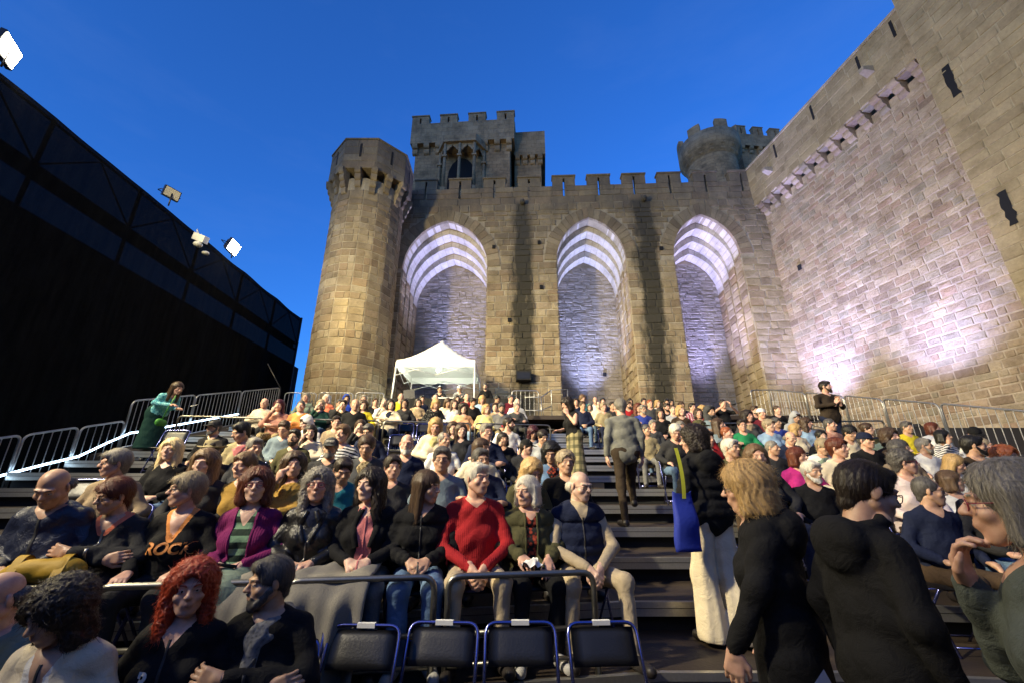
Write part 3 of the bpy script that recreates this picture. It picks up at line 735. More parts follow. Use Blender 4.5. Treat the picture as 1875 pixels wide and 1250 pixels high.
for i, y in enumerate(np.arange(-13.8, 18.5, 2.35)):
    MB().tube([(-.12, y, 0), (-.12, y, 9.35)], .045, 8).build('post', M_blackmetal, SC)
    MB().tube([(-.12, y, 8.15), (-.12, y + 1.17, 9.25), (-.12, y + 2.35, 8.15)], .022, 6).build('brace', M_blackmetal, SC)
MB().tube([(-.02, 18.93, 0), (-.02, 18.93, 9.4)], .05, 8).build('end_post', M_blackmetal, SC)

# ------------------------------------------------------------------ unseen stage behind the camera, added to keep sky light off the near rows
SG = tag(empty('stage', (0, -4.5, 0)), 'black draped stage house facing the seating stand', 'stage')
MB().box((-9.5, -9, 0), (11, 0, 1.1)).build('stage_deck', M_deck, SG)
MB().box((-9.5, -9.2, 0), (11, -9, 8.5)).build('back_sky_block', M_black, SG)
for x in (-9.7, 11): MB().box((x, -9, 0), (x + .2, 0, 6.5)).build('side_sky_block', M_black, SG)
for x in (-9.4, 10.7): MB().box((x, .1, 0), (x + .4, .5, 10.5)).build('truss_tower', M_blackmetal, SG)
# ------------------------------------------------------------------ floodlights
M_glass_on = emit('lamp_glass_lit', (1.0, 0.93, 0.74), 90)
M_glass_off = plain('lamp_glass', (0.45, 0.42, 0.33), 0.25)
def floodlight(loc, aim, lit, label, power=0, size=.42, spot=110, blend=1.0, col=(1.0, 0.82, 0.42), cat='floodlight'):
    t = empty('floodlight', loc); d = (Vector(aim) - Vector(loc)).normalized(); rot = d.to_track_quat('-Z', 'Y').to_euler()
    s = size / 2; m = MB(); m.box((-s, -s * .75, .0), (s, s * .75, .09)); m.box((-s * .8, -s * .55, .09), (s * .8, s * .55, .15))
    h = m.build('housing', M_blackmetal, t, rot=rot)
    for k in range(5): MB().box((-s * .75 + k * s * .36, -s * .5, .15), (-s * .7 + k * s * .36, s * .5, .19)).build('fin', M_blackmetal, h)
    MB().box((-s * .88, -s * .64, -.012), (s * .88, s * .64, 0)).build('glass', M_glass_on if lit else M_glass_off, h)
    MB().tube(rounded([(-s - .03, 0, .05), (-s - .03, 0, .30), (s + .03, 0, .30), (s + .03, 0, .05)], .04), .014, 6).build('bracket', M_blackmetal, h)
    MB().tube([(0, 0, 0), Vector((0, 0, -.42))], .02, 6).build('stem', M_blackmetal, t)
    if lit and power:
        ld = bpy.data.lights.new('flood', 'SPOT'); ld.energy = power; ld.spot_size = R(spot); ld.spot_blend = blend; ld.color = col; ld.shadow_soft_size = size * .8
        lo = bpy.data.objects.new('lamp', ld); COL.objects.link(lo); lo.parent = t; lo.rotation_euler = rot; lo.location = d * .06
    return tag(t, label, cat)
floodlight((-9.85, 13.25, 9.75), (6.5, 15.0, 4.0), True, 'lit floodlight on the screen top above the white camera', 7500, spot=82, size=.6)
floodlight((-9.85, 6.06, 9.75), (7.0, 14.5, 7.5), True, 'lit floodlight at the near end of the screen top', 11500, spot=150, size=.6)
floodlight((-9.85, -1.1, 9.75), (2.2, 10.5, 2.5), True, 'lit floodlight on the screen top beside the stage', 20000, spot=70, col=(1.0, 0.87, 0.60))
floodlight((-9.85, 10.33, 9.75), (1, 5.5, 7.0), False, 'unlit floodlight with pale glass on the screen top')
sc_ = empty('security_camera', (-9.8, 11.7, 9.0)); wm = plain('white_plastic', (0.7, 0.7, 0.66), 0.4)
MB().box((-.16, -.22, 0), (.16, .12, .22)).build('camera_body', wm, sc_, rot=(R(20), R(15), R(20)))
q = MB(); q.lathe([(.0, -.08), (.1, -.06), (.13, 0), (.1, .06), (0, .08)], (0.05, -.12, -.16), 12); q.build('dome', wm, sc_)
q = MB(); q.lathe([(.0, -.05), (.09, -.04), (.11, 0), (.09, .04), (0, .05)], (0.1, .2, -.28), 12); q.build('lens_dome', wm, sc_)
MB().tube([(-.2, 0, .45), (-.05, 0, .1)], .03, 6).build('mount', wm, sc_)
tag(sc_, 'cluster of white cameras fixed to the black screen', 'camera')

# violet uplights at the foot of the walls
M_lens = emit('uplight_glass', (0.62, 0.55, 1.0), 6)
def uplight(loc, aim, power, col, spot, label, blend=.6):
    t = empty('uplight', loc); d = (Vector(aim) - Vector(loc)).normalized(); rot = d.to_track_quat('-Z', 'Y').to_euler()
    m = MB(); m.box((-.18, -.12, 0), (.18, .12, .1)); h = m.build('housing', M_blackmetal, t, rot=rot)
    MB().box((-.16, -.1, -.008), (.16, .1, 0)).build('glass', M_lens, h)
    m = MB(); m.tube(rounded([(-.21, 0, -.1), (-.21, 0, .05), (.21, 0, .05), (.21, 0, -.1)], .03), .012, 6); m.box((-.24, -.1, -.16), (.24, .1, -.1)); m.build('stand', M_blackmetal, t)
    ld = bpy.data.lights.new('up', 'SPOT'); ld.energy = power; ld.spot_size = R(spot); ld.spot_blend = blend; ld.color = col; ld.shadow_soft_size = .16
    lo = bpy.data.objects.new('lamp', ld); COL.objects.link(lo); lo.parent = t; lo.rotation_euler = rot; lo.location = d * .05
    return tag(t, label, 'uplight')
def onwall(u, y, z): return Matrix.Rotation(R(-2.5), 3, 'Z') @ Vector((u, y, z)) + Vector((0, 19, 0))
VI = (0.42, 0.46, 1.0)
uplight(onwall(-3.0, 1.75, zt + .16), onwall(-3.05, 1.15, 13.6), 13000, VI, 52, 'small uplight in the first arch behind the white tent', 1.0)
uplight(onwall(3.7, 1.55, zt + .16), onwall(3.9, 1.55, 12.5), 11000, (0.40, 0.48, 1.0), 60, 'small uplight in the foot of the middle arch', 1.0)
uplight(onwall(9.3, 1.5, zt + .16), onwall(10.0, 1.3, 13.0), 13500, (0.43, 0.44, 1.0), 56, 'small uplight in the foot of the third arch', 1.0)
def onright(u, y, z): return Matrix.Rotation(math.atan2(rdir.y, rdir.x), 3, 'Z') @ Vector((u, y, z)) + Vector((12.84, 18.44, 0))
uplight(onright(1.75, -2.3, 3.37), onright(1.6, 0.1, 10.0), 7500, (0.42, 0.45, 1.0), 74, 'uplight at the wall corner behind the standing spectator', 1.0)
uplight(onright(5.9, -2.3, 3.37), onright(5.4, 0.1, 10.5), 5200, (0.42, 0.45, 1.0), 82, 'uplight low on the side wall near the big tower', 1.0)

# ------------------------------------------------------------------ white tent, mixing desk
M_canvas = plain('tent_canvas', (0.82, 0.82, 0.78), 0.7, bump=.15, bscale=20, var=.05)
M_white = plain('white_metal', (0.75, 0.75, 0.72), 0.4, 0.2)
TX0, TX1, TY0, TY1, TZE, TZP = -4.42, -1.42, 15.75, 18.45, 6.12, 7.5
tent = tag(empty('canopy_tent', ((TX0 + TX1) / 2, TY0, zt)), 'white pop-up canopy tent with a lit lamp over the mixing desk', 'tent')
o3 = Vector(tent.location)
b = MB(); nn = 14; vs = []; cx_, cy_ = (TX0 + TX1) / 2, (TY0 + TY1) / 2
for i in range(nn + 1):
    for k in range(nn + 1):
        u, v = i / nn, k / nn; x = TX0 + (TX1 - TX0) * u; y = TY0 + (TY1 - TY0) * v
        r_ = max(abs(2 * u - 1), abs(2 * v - 1)); z = TZE + .26 + (TZP - TZE - .12) * (1 - r_) ** 1.35 * 1.0
        vs.append((x - o3.x, y - o3.y, z - o3.z))
b.add(vs, [(i * (nn + 1) + k, (i + 1) * (nn + 1) + k, (i + 1) * (nn + 1) + k + 1, i * (nn + 1) + k + 1) for i in range(nn) for k in range(nn)], 0, True)
b.build('roof', M_canvas, tent)
for (p, q) in (((TX0, TY0), (TX1, TY0)), ((TX0, TY1), (TX1, TY1)), ((TX0, TY0), (TX0, TY1)), ((TX1, TY0), (TX1, TY1))):
    b = MB(); m_ = 12; vs = []
    for i in range(m_ + 1):
        t = i / m_; x = p[0] + (q[0] - p[0]) * t - o3.x; y = p[1] + (q[1] - p[1]) * t - o3.y
        vs += [(x, y, TZE + .26 - o3.z), (x, y, TZE - .02 + .012 * math.sin(i * 1.7) - o3.z)]
    b.add(vs, [(2 * i, 2 * i + 1, 2 * i + 3, 2 * i + 2) for i in range(m_)], 0, True); b.build('valance', M_canvas, tent)
for x in (TX0, TX1):
    for y in (TY0, TY1):
        MB().tube([(x * 1.0 - o3.x, y - o3.y + .03, TZE + .2 - o3.z), (x - o3.x + (-.12 if x == TX0 else .02), y - o3.y + .03, 0)], .03, 8).build('leg', M_white, tent)
for (p, q) in (((TX0, TY0 + .03), (TX1, TY0 + .03)), ((TX0, TY1 - .03), (TX1, TY1 - .03)), ((TX0, TY0), (TX0, TY1)), ((TX1, TY0), (TX1, TY1))):
    m = MB()
    for t0, t1 in ((0, .5), (.5, 1)):
        A = Vector((p[0] + (q[0] - p[0]) * t0, p[1] + (q[1] - p[1]) * t0, 0)) - Vector((o3.x, o3.y, 0)); B_ = Vector((p[0] + (q[0] - p[0]) * t1, p[1] + (q[1] - p[1]) * t1, 0)) - Vector((o3.x, o3.y, 0))
        za, zb = TZE + .1 - o3.z, TZE - .33 - o3.z
        m.tube([(A.x, A.y, za), (B_.x, B_.y, zb)], .014, 6); m.tube([(A.x, A.y, zb), (B_.x, B_.y, za)], .014, 6)
    m.build('scissor_truss', M_white, tent)
m = MB(); m.tube([(0, cy_ - o3.y, TZE + .2 - o3.z), (0, cy_ - o3.y, TZP - .1 - o3.z)], .02, 6); m.build('centre_post', M_white, tent)
bulb = tag(empty('hanging_bulb', (cx_ + .02, TY0 + .5, TZE - .02)), 'bright bulb hanging under the white tent roof', 'lamp')
m = MB(); m.lathe([(.0, -.07), (.05, -.05), (.065, 0), (.045, .05), (.02, .09), (0, .09)], n=12); m.build('bulb_glass', emit('bulb', (0.9, 1.0, 0.85), 60), bulb)
MB().tube([(0, 0, .08), (0, 0, .42)], .008, 6).build('cord', M_blackmetal, bulb)
ld = bpy.data.lights.new('bulb', 'POINT'); ld.energy = 130; ld.color = (0.92, 1.0, 0.86); ld.shadow_soft_size = .07; lo = bpy.data.objects.new('lamp', ld); COL.objects.link(lo); lo.parent = bulb; lo.location = (0, 0, -.12)
desk = tag(empty('mixing_desk', (-2.1, 15.2, zt)), 'long mixing desk draped in black cloth behind the top row', 'desk')
b = MB(); n_ = 60; vs = []
for i in range(n_ + 1):
    x = -2.6 + 5.1 * i / n_; w = .03 * math.sin(i * 1.9)
    vs += [(x, -.02 + w * .2, .92), (x, -.06 + w, 0)]
b.add(vs, [(2 * i, 2 * i + 1, 2 * i + 3, 2 * i + 2) for i in range(n_)], 0, True); b.build('drape', M_black, desk)
MB().box((-2.6, -.02, .92), (2.5, .8, .95)).build('desk_top', M_black, desk)
for x in (-2.5, 0, 2.4): MB().box((x, .3, 0), (x + .05, .35, .92)).build('leg', M_blackmetal, desk)
mon = tag(empty('monitor', (-3.75, 15.5, zt + .95)), 'small dark monitor standing on the mixing desk', 'monitor')
MB().box((-.2, 0, .06), (.2, .04, .42)).build('screen_panel', M_blackmetal, mon, rot=(R(-8), R(-8), 0)); MB().box((-.1, -.05, 0), (.1, .12, .02)).build('foot', M_blackmetal, mon); MB().tube([(0, .03, 0), (0, .03, .15)], .02, 6).build('neck', M_blackmetal, mon)
mix = tag(empty('mixing_console', (-2.4, 15.45, zt + .95)), 'pale mixing console lying on the black desk', 'mixer')
MB().add([(-.5, -.2, .04), (.5, -.2, .04), (.5, .25, .15), (-.5, .25, .15), (-.5, -.2, 0), (.5, -.2, 0), (.5, .25, 0), (-.5, .25, 0)], [(0, 1, 2, 3), (0, 4, 5, 1), (1, 5, 6, 2), (2, 6, 7, 3), (3, 7, 4, 0)]).build('console_body', wm, mix)
fm = MB().box((-.01, -.03, 0), (.01, .03, .02)).mesh('fader', M_blackmetal)
for i in range(14): link('fader', fm, mix, (-.44 + i * .068, -.05 + .04 * math.sin(i * 2.3), .08))
sp = tag(empty('loudspeaker', onwall(.53, -.28, 6.3)), 'black loudspeaker box fixed to the pier above the desk', 'loudspeaker')
MB().box((-.33, -.2, 0), (.33, .2, .42)).build('cabinet', M_black, sp); MB().box((-.28, -.215, .05), (.28, -.2, .34)).build('grille', M_blackmetal, sp); MB().box((-.05, .2, .15), (.05, .3, .25)).build('wall_bracket', M_blackmetal, sp)
spd = bpy.data.objects; 

# ------------------------------------------------------------------ folding chairs
M_pad = plain('black_vinyl', (0.014, 0.014, 0.016), 0.42, bump=.15, bscale=90)
M_blue = plain('bluelit_chrome', (0.16, 0.18, 0.42), 0.22, 0.95, var=.2)  # bluish light on the chrome is put into its base colour
M_tagw = plain('paper_tag', (0.75, 0.75, 0.72), 0.7)
def pad(b, c, w, h, t, axis, mat=0):
    """soft rounded cushion"""
    n = 6; vs = []; fs = []
    for s in (0, 1):
        for i in range(n + 1):
            for k in range(n + 1):
                u, v = 2 * i / n - 1, 2 * k / n - 1
                e = (max(0, 1 - abs(u) ** 4) * max(0, 1 - abs(v) ** 4)) ** .35
                d = (s - .5) * t * (0.25 + .75 * e)
                p = (u * w / 2, d, v * h / 2) if axis == 'y' else (u * w / 2, v * h / 2, d)
                vs.append((p[0] + c[0], p[1] + c[1], p[2] + c[2]))
    N = (n + 1) ** 2
    for s in (0, 1):
        for i in range(n):
            for k in range(n):
                q = (s * N + i * (n + 1) + k, s * N + (i + 1) * (n + 1) + k, s * N + (i + 1) * (n + 1) + k + 1, s * N + i * (n + 1) + k + 1)
                fs.append(q if s else q[::-1])
    for i in range(n):
        for a, c2 in ((i * (n + 1), (i + 1) * (n + 1)), (i * (n + 1) + n, (i + 1) * (n + 1) + n), (i, i + 1), (n * (n + 1) + i, n * (n + 1) + i + 1)): fs.append((a, c2, N + c2, N + a))
    b.add(vs, fs, mat, True); return b
def chair_parts():
    fr = MB(); w = .215
    top = rounded([(-w, -.20, 0), (-w, .20, .80), (w, .20, .80), (w, -.20, 0)], .07); fr.tube(top, .011, 8)
    for s in (-1, 1): fr.tube([(s * (w - .03), -.14, .44), (s * (w - .03), .24, 0)], .010, 8)
    fr.tube([(-w, -.17, .06), (w, -.17, .06)], .008, 6); fr.tube([(-w + .03, .20, .05), (w - .03, .20, .05)], .008, 6)
    seat = pad(MB(), (0, -.01, .445), .40, .38, .045, 'z'); back = MB()
    pad(back, (0, 0, 0), .39, .20, .035, 'y')
    return fr, seat, back
fr_, se_, ba_ = chair_parts()
CH_FR = fr_.mesh('frame', M_blue); CH_SE = se_.mesh('seat', M_pad); CH_BA = ba_.mesh('backrest', M_pad)
CH_TAG = MB().box((-.055, -.014, -.012), (.055, .014, .014)).mesh('paper_tag', M_tagw)
one = MB(); one.add(fr_.v, fr_.f, 0, True); one.add(se_.v, se_.f, 1, True); cb = math.cos(R(-26)); sb_ = math.sin(R(-26))
one.add([(x, y * cb - z * sb_ + .158, y * sb_ + z * cb + .685) for x, y, z in ba_.v], ba_.f, 1, True)
CH_ONE = one.mesh('folding_chair', [M_blue, M_pad])
def folding_chair(loc, rz, label, group, full=True, ptag=False):
    if not full:
        o = link('folding_chair', CH_ONE, None, loc, (0, 0, rz)); return tag(o, label, 'chair', group)
    t = empty('folding_chair', loc, rz)
    link('frame', CH_FR, t); link('seat', CH_SE, t); link('backrest', CH_BA, t, (0, .158, .685), (R(-26), 0, 0))
    if ptag: link('paper_tag', CH_TAG, t, (0, .20, .80))
    return tag(t, label, 'chair', group)
for x, what in ((-1.35, 'beside the folded arms in black'), (-.90, 'before the light blue jeans'), (-.435, 'before the red sweater'), (.055, 'before the olive quilted jacket'), (.57, 'before the navy quilted vest')):
    folding_chair((x, 2.92 if x > -.7 else 2.86, .03), R(random.Random(int(x * 100)).uniform(-4, 4)), 'empty tagged folding chair on the floor row ' + what, 'empty tagged chairs on the floor row', True, True)
# ------------------------------------------------------------------ people: one continuous surface per figure, grown from a distance field
def V(*a): return np.array(a, dtype=np.float64)
def nrm(v): v = np.asarray(v, float); return v / (np.linalg.norm(v) + 1e-9)
def rotz(a): c, s = math.cos(a), math.sin(a); return np.array([[c, -s, 0], [s, c, 0], [0, 0, 1.]])
def rotx(a): c, s = math.cos(a), math.sin(a); return np.array([[1., 0, 0], [0, c, -s], [0, s, c]])
def roty(a): c, s = math.cos(a), math.sin(a); return np.array([[c, 0, s], [0, 1., 0], [-s, 0, c]])
def smin(a, b, k):
    if k <= 0: return np.minimum(a, b)
    h = np.maximum(k - np.abs(a - b), 0) / k
    return np.minimum(a, b) - h * h * (k * .25)

class Grid:
    def __init__(s, lo, hi, fine, coarse, h):
        """fine: list of (lo,hi,step) boxes; rectilinear axes get the smallest step that covers them"""
        s.ax = []
        for d in range(3):
            p = lo[d]; xs = [p]
            while p < hi[d]:
                st = coarse
                for (a, b, f) in fine:
                    if a[d] - coarse < p < b[d] + .5 * f: st = min(st, f)
                p += st; xs.append(p)
            s.ax.append(np.array(xs, dtype=np.float32))
        s.shape = tuple(len(a) for a in s.ax)
    def sub(s, lo, hi):
        sl = []
        for d in range(3):
            i = max(0, np.searchsorted(s.ax[d], lo[d]) - 1); j = min(len(s.ax[d]), np.searchsorted(s.ax[d], hi[d]) + 1)
            if j <= i: return None
            sl.append(slice(i, j))
        return tuple(sl)

def d_cone(P, a, b, r1, r2, side=None, sc=1.0, mod=None):
    x, y, z = P; a = np.asarray(a, float); b = np.asarray(b, float)
    px, py, pz = x - a[0], y - a[1], z - a[2]; ba = b - a
    if side is not None:
        t = (px * side[0] + py * side[1] + pz * side[2]) * (sc - 1); px = px + side[0] * t; py = py + side[1] * t; pz = pz + side[2] * t
        ba = ba + side * (ba @ side) * (sc - 1)
    L2 = ba @ ba + 1e-9
    h = np.clip((px * ba[0] + py * ba[1] + pz * ba[2]) / L2, 0, 1)
    d = np.sqrt((px - ba[0] * h) ** 2 + (py - ba[1] * h) ** 2 + (pz - ba[2] * h) ** 2) - (r1 + (r2 - r1) * h)
    if mod: d = d + mod(h * math.sqrt(L2))
    return d
def d_ell(P, c, r, Rm=None):
    x, y, z = P; px, py, pz = x - c[0], y - c[1], z - c[2]
    if Rm is not None:
        px, py, pz = (px * Rm[0, 0] + py * Rm[1, 0] + pz * Rm[2, 0], px * Rm[0, 1] + py * Rm[1, 1] + pz * Rm[2, 1], px * Rm[0, 2] + py * Rm[1, 2] + pz * Rm[2, 2])
    k0 = np.sqrt((px / r[0]) ** 2 + (py / r[1]) ** 2 + (pz / r[2]) ** 2); k1 = np.sqrt((px / r[0] ** 2) ** 2 + (py / r[1] ** 2) ** 2 + (pz / r[2] ** 2) ** 2) + 1e-6
    return k0 * (k0 - 1) / k1
def d_torus(P, c, n, Rr, r):
    x, y, z = P; px, py, pz = x - c[0], y - c[1], z - c[2]
    h = px * n[0] + py * n[1] + pz * n[2]; q = np.sqrt(np.maximum(px * px + py * py + pz * pz - h * h, 1e-9)) - Rr
    return np.sqrt(q * q + h * h) - r

class Fig:
    """layers of primitives; each layer has a material label"""
    def __init__(s): s.layers = []; s.lo = V(9, 9, 9); s.hi = V(-9, -9, -9)
    def layer(s, label, k=0.03, noise=None): s.layers.append([label, k, [], [], noise]); return s
    def _bb(s, lo, hi, grow=True):
        if grow: s.lo = np.minimum(s.lo, lo); s.hi = np.maximum(s.hi, hi)
    def cone(s, a, b, r1, r2=None, side=None, sc=1.0, k=None, mod=None, sub=False):
        r2 = r1 if r2 is None else r2; a = np.asarray(a, float); b = np.asarray(b, float); m = max(r1, r2) / min(sc, 1)
        lo, hi = np.minimum(a, b) - m, np.maximum(a, b) + m; s._bb(lo, hi, not sub)
        s.layers[-1][3 if sub else 2].append((lo, hi, lambda P: d_cone(P, a, b, r1, r2, side, sc, mod), k)); return s
    def ell(s, c, r, Rm=None, k=None, sub=False):
        c = np.asarray(c, float); m = max(r); s._bb(c - m, c + m, not sub)
        s.layers[-1][3 if sub else 2].append((c - m, c + m, lambda P: d_ell(P, c, r, Rm), k)); return s
    def torus(s, c, n, Rr, r, k=None):
        c = np.asarray(c, float); m = Rr + r; s._bb(c - m, c + m)
        s.layers[-1][2].append((c - m, c + m, lambda P: d_torus(P, c, n, Rr, r), k)); return s
    def plane_cut(s, fn): s.layers[-1][3].append((None, None, fn, None)); return s
    def solve(s, grid, blend=0.004):
        X = grid.ax[0][:, None, None]; Y = grid.ax[1][None, :, None]; Z = grid.ax[2][None, None, :]
        D = np.full(grid.shape, 0.3, np.float32); L = np.zeros(grid.shape, np.int8)
        for label, k, adds, subs, noise in s.layers:
            F = np.full(grid.shape, 0.3, np.float32)
            for lo, hi, fn, kk in adds:
                sl = grid.sub(lo - .07, hi + .07)
                if sl is None: continue
                P = (X[sl[0]], Y[:, sl[1]], Z[:, :, sl[2]]); d = fn(P).astype(np.float32)
                F[sl] = smin(F[sl], d, k if kk is None else kk)
            if noise is not None:
                m = F < .05; idx = np.nonzero(m)
                F[m] += noise(grid.ax[0][idx[0]], grid.ax[1][idx[1]], grid.ax[2][idx[2]]).astype(np.float32)
            for lo, hi, fn, kk in subs:
                if lo is None: F = np.maximum(F, fn((X, Y, Z)).astype(np.float32)); continue
                sl = grid.sub(lo - .03, hi + .03)
                if sl is None: continue
                P = (X[sl[0]], Y[:, sl[1]], Z[:, :, sl[2]]); d = -fn(P).astype(np.float32)
                F[sl] = -smin(-F[sl], -d, 0.008 if kk is None else kk)
            m = F < D; L[m] = label; D = smin(D, F, blend)
        return D, L

def surface_nets(grid, D, L):
    s = D < 0; nx, ny, nz = D.shape
    c = s[:-1, :-1, :-1].astype(np.int8)
    for i, j, k in ((1,0,0),(0,1,0),(0,0,1),(1,1,0),(1,0,1),(0,1,1),(1,1,1)): c = c + s[i:nx-1+i, j:ny-1+j, k:nz-1+k]
    act = (c > 0) & (c < 8); I, J, K = np.nonzero(act); n = len(I)
    idx = np.full(act.shape, -1, np.int32); idx[I, J, K] = np.arange(n)
    pos = np.zeros((n, 3)); cnt = np.zeros(n); ax = grid.ax
    for d in range(3):
        o1, o2 = [e for e in range(3) if e != d]
        for a in (0, 1):
            for b in (0, 1):
                p = [I, J, K]; q0 = [None] * 3; q0[d] = p[d]; q0[o1] = p[o1] + a; q0[o2] = p[o2] + b
                q1 = list(q0); q1[d] = q0[d] + 1
                f0 = D[tuple(q0)]; f1 = D[tuple(q1)]; m = (f0 < 0) != (f1 < 0)
                t = np.where(m, f0 / np.where(m, f0 - f1, 1), 0)
                v = np.stack([ax[e][q0[e]].astype(float) for e in range(3)], 1); v[:, d] += t * (ax[d][q1[d]] - ax[d][q0[d]])
                pos[m] += v[m]; cnt[m] += 1
    pos /= cnt[:, None]
    quads = []; labs = []
    for d in range(3):
        o1, o2 = (d + 1) % 3, (d + 2) % 3
        sl0 = [slice(None)] * 3; sl1 = [slice(None)] * 3; sl0[d] = slice(0, -1); sl1[d] = slice(1, None)
        a = s[tuple(sl0)]; b = s[tuple(sl1)]; ch = a != b
        inner = [slice(None)] * 3; inner[o1] = slice(1, -1); inner[o2] = slice(1, -1)
        m = np.zeros_like(ch); m[tuple(inner)] = ch[tuple(inner)]
        E_ = list(np.nonzero(m)); E0 = [e.copy() for e in E_]
        ids = []
        for (p, q) in ((-1, -1), (0, -1), (0, 0), (-1, 0)):
            e = list(E_); e[o1] = E_[o1] + p; e[o2] = E_[o2] + q; ids.append(idx[tuple(e)])
        qd = np.stack(ids, 1); fl = ~a[tuple(E_)]; qd[fl] = qd[fl][:, ::-1]
        inside = [e.copy() for e in E_]; inside[d] = np.where(a[tuple(E_)], E_[d], E_[d] + 1)
        quads.append(qd); labs.append(L[tuple(inside)])
    return pos, np.concatenate(quads), np.concatenate(labs)

def refine(F, lo, hi, boxes, coarse):
    """the whole surface on a coarse grid, the head and hands again on finer ones"""
    P, Q, B = [], [], []; n = 0; done = []
    for (a, b, st, m) in [(np.asarray(a, float), np.asarray(b, float), f, 0) for a, b, f in boxes] + [(lo, hi, coarse, 1)]:
        G = Grid(a, b, [], st, None); D, L = F.solve(G); pos, qd, lb = surface_nets(G, D, L); fc = pos[qd].mean(1); keep = np.ones(len(qd), bool)
        for (c, d) in done:
            k = st * 1.1 + .002; keep &= ~np.all((fc > c + k) & (fc < d - k), axis=1)
        qd, lb = qd[keep], lb[keep]; used = np.unique(qd); mp = np.full(len(pos), -1); mp[used] = np.arange(len(used))
        P.append(pos[used]); Q.append(mp[qd] + n); B.append(lb); n += len(used)
        if not m: done.append((a, b))
    return np.concatenate(P), np.concatenate(Q), np.concatenate(B)
def np_mesh(name, pos, quads, labs=None, mats=(), tris=None):
    me = bpy.data.meshes.new(name); nv = len(pos); nq = len(quads); nt = 0 if tris is None else len(tris)
    me.vertices.add(nv); me.vertices.foreach_set('co', np.ascontiguousarray(pos, dtype=np.float32).ravel())
    loops = quads.ravel() if nt == 0 else np.concatenate([quads.ravel(), tris.ravel()])
    me.loops.add(len(loops)); me.loops.foreach_set('vertex_index', loops.astype(np.int32))
    me.polygons.add(nq + nt)
    st = np.concatenate([np.arange(nq) * 4, nq * 4 + np.arange(nt) * 3]).astype(np.int32)
    me.polygons.foreach_set('loop_start', st)
    for m in mats: me.materials.append(m)
    if labs is not None: me.polygons.foreach_set('material_index', labs.astype(np.int32))
    me.polygons.foreach_set('use_smooth', np.ones(nq + nt, bool))
    me.update(calc_edges=True); me.validate(); return me

def tidy_borders(pos, qd, lb, it=5):
    """relax the vertices along garment borders so hems, cuffs and necklines run clean"""
    a = qd.ravel(); b = np.roll(qd, -1, axis=1).ravel(); f = np.repeat(np.arange(len(qd)), 4)
    e = np.stack([np.minimum(a, b), np.maximum(a, b)], 1).astype(np.int64); key = e[:, 0] * (len(pos) + 1) + e[:, 1]
    o = np.argsort(key, kind='stable'); k = key[o]; same = np.nonzero(k[1:] == k[:-1])[0]
    d = lb[f[o[same]]] != lb[f[o[same + 1]]]; ee = e[o[same[d]]]
    if len(ee) == 0: return pos
    for _ in range(it):
        s = np.zeros_like(pos); c = np.zeros(len(pos))
        np.add.at(s, ee[:, 0], pos[ee[:, 1]]); np.add.at(s, ee[:, 1], pos[ee[:, 0]]); np.add.at(c, ee[:, 0], 1); np.add.at(c, ee[:, 1], 1)
        m = c >= 2; pos = pos.copy(); pos[m] = .45 * pos[m] + .55 * s[m] / c[m][:, None]
    return pos
# labels = material slots
SKIN, TOP, BOT, SHOE, FUZZ, LIP, INNER, IRIS, SCL = range(9)
def folds(amp, f, seed):
    a = seed * 1.7
    def fn(x, y, z):
        c1 = np.abs(np.sin(z * f * .62 + 2.2 * np.sin(x * f * .26 + a) + 1.6 * np.sin(y * f * .33 + a * 2)))
        c2 = np.abs(np.sin(z * f * .42 - x * f * .66 + 2.0 * np.sin(y * f * .25 + a) + a))
        c3 = np.sin(x * f * .5 + a) * np.sin(z * f * .45 + a * 1.3)
        return amp * (1.05 - c1 * .95 - c2 * .7 + c3 * .35)
    return fn
def quilt(step, amp): return lambda t: amp * (1 - np.sqrt(np.abs(np.sin(math.pi * t / step)) + 1e-4)) - amp * .3

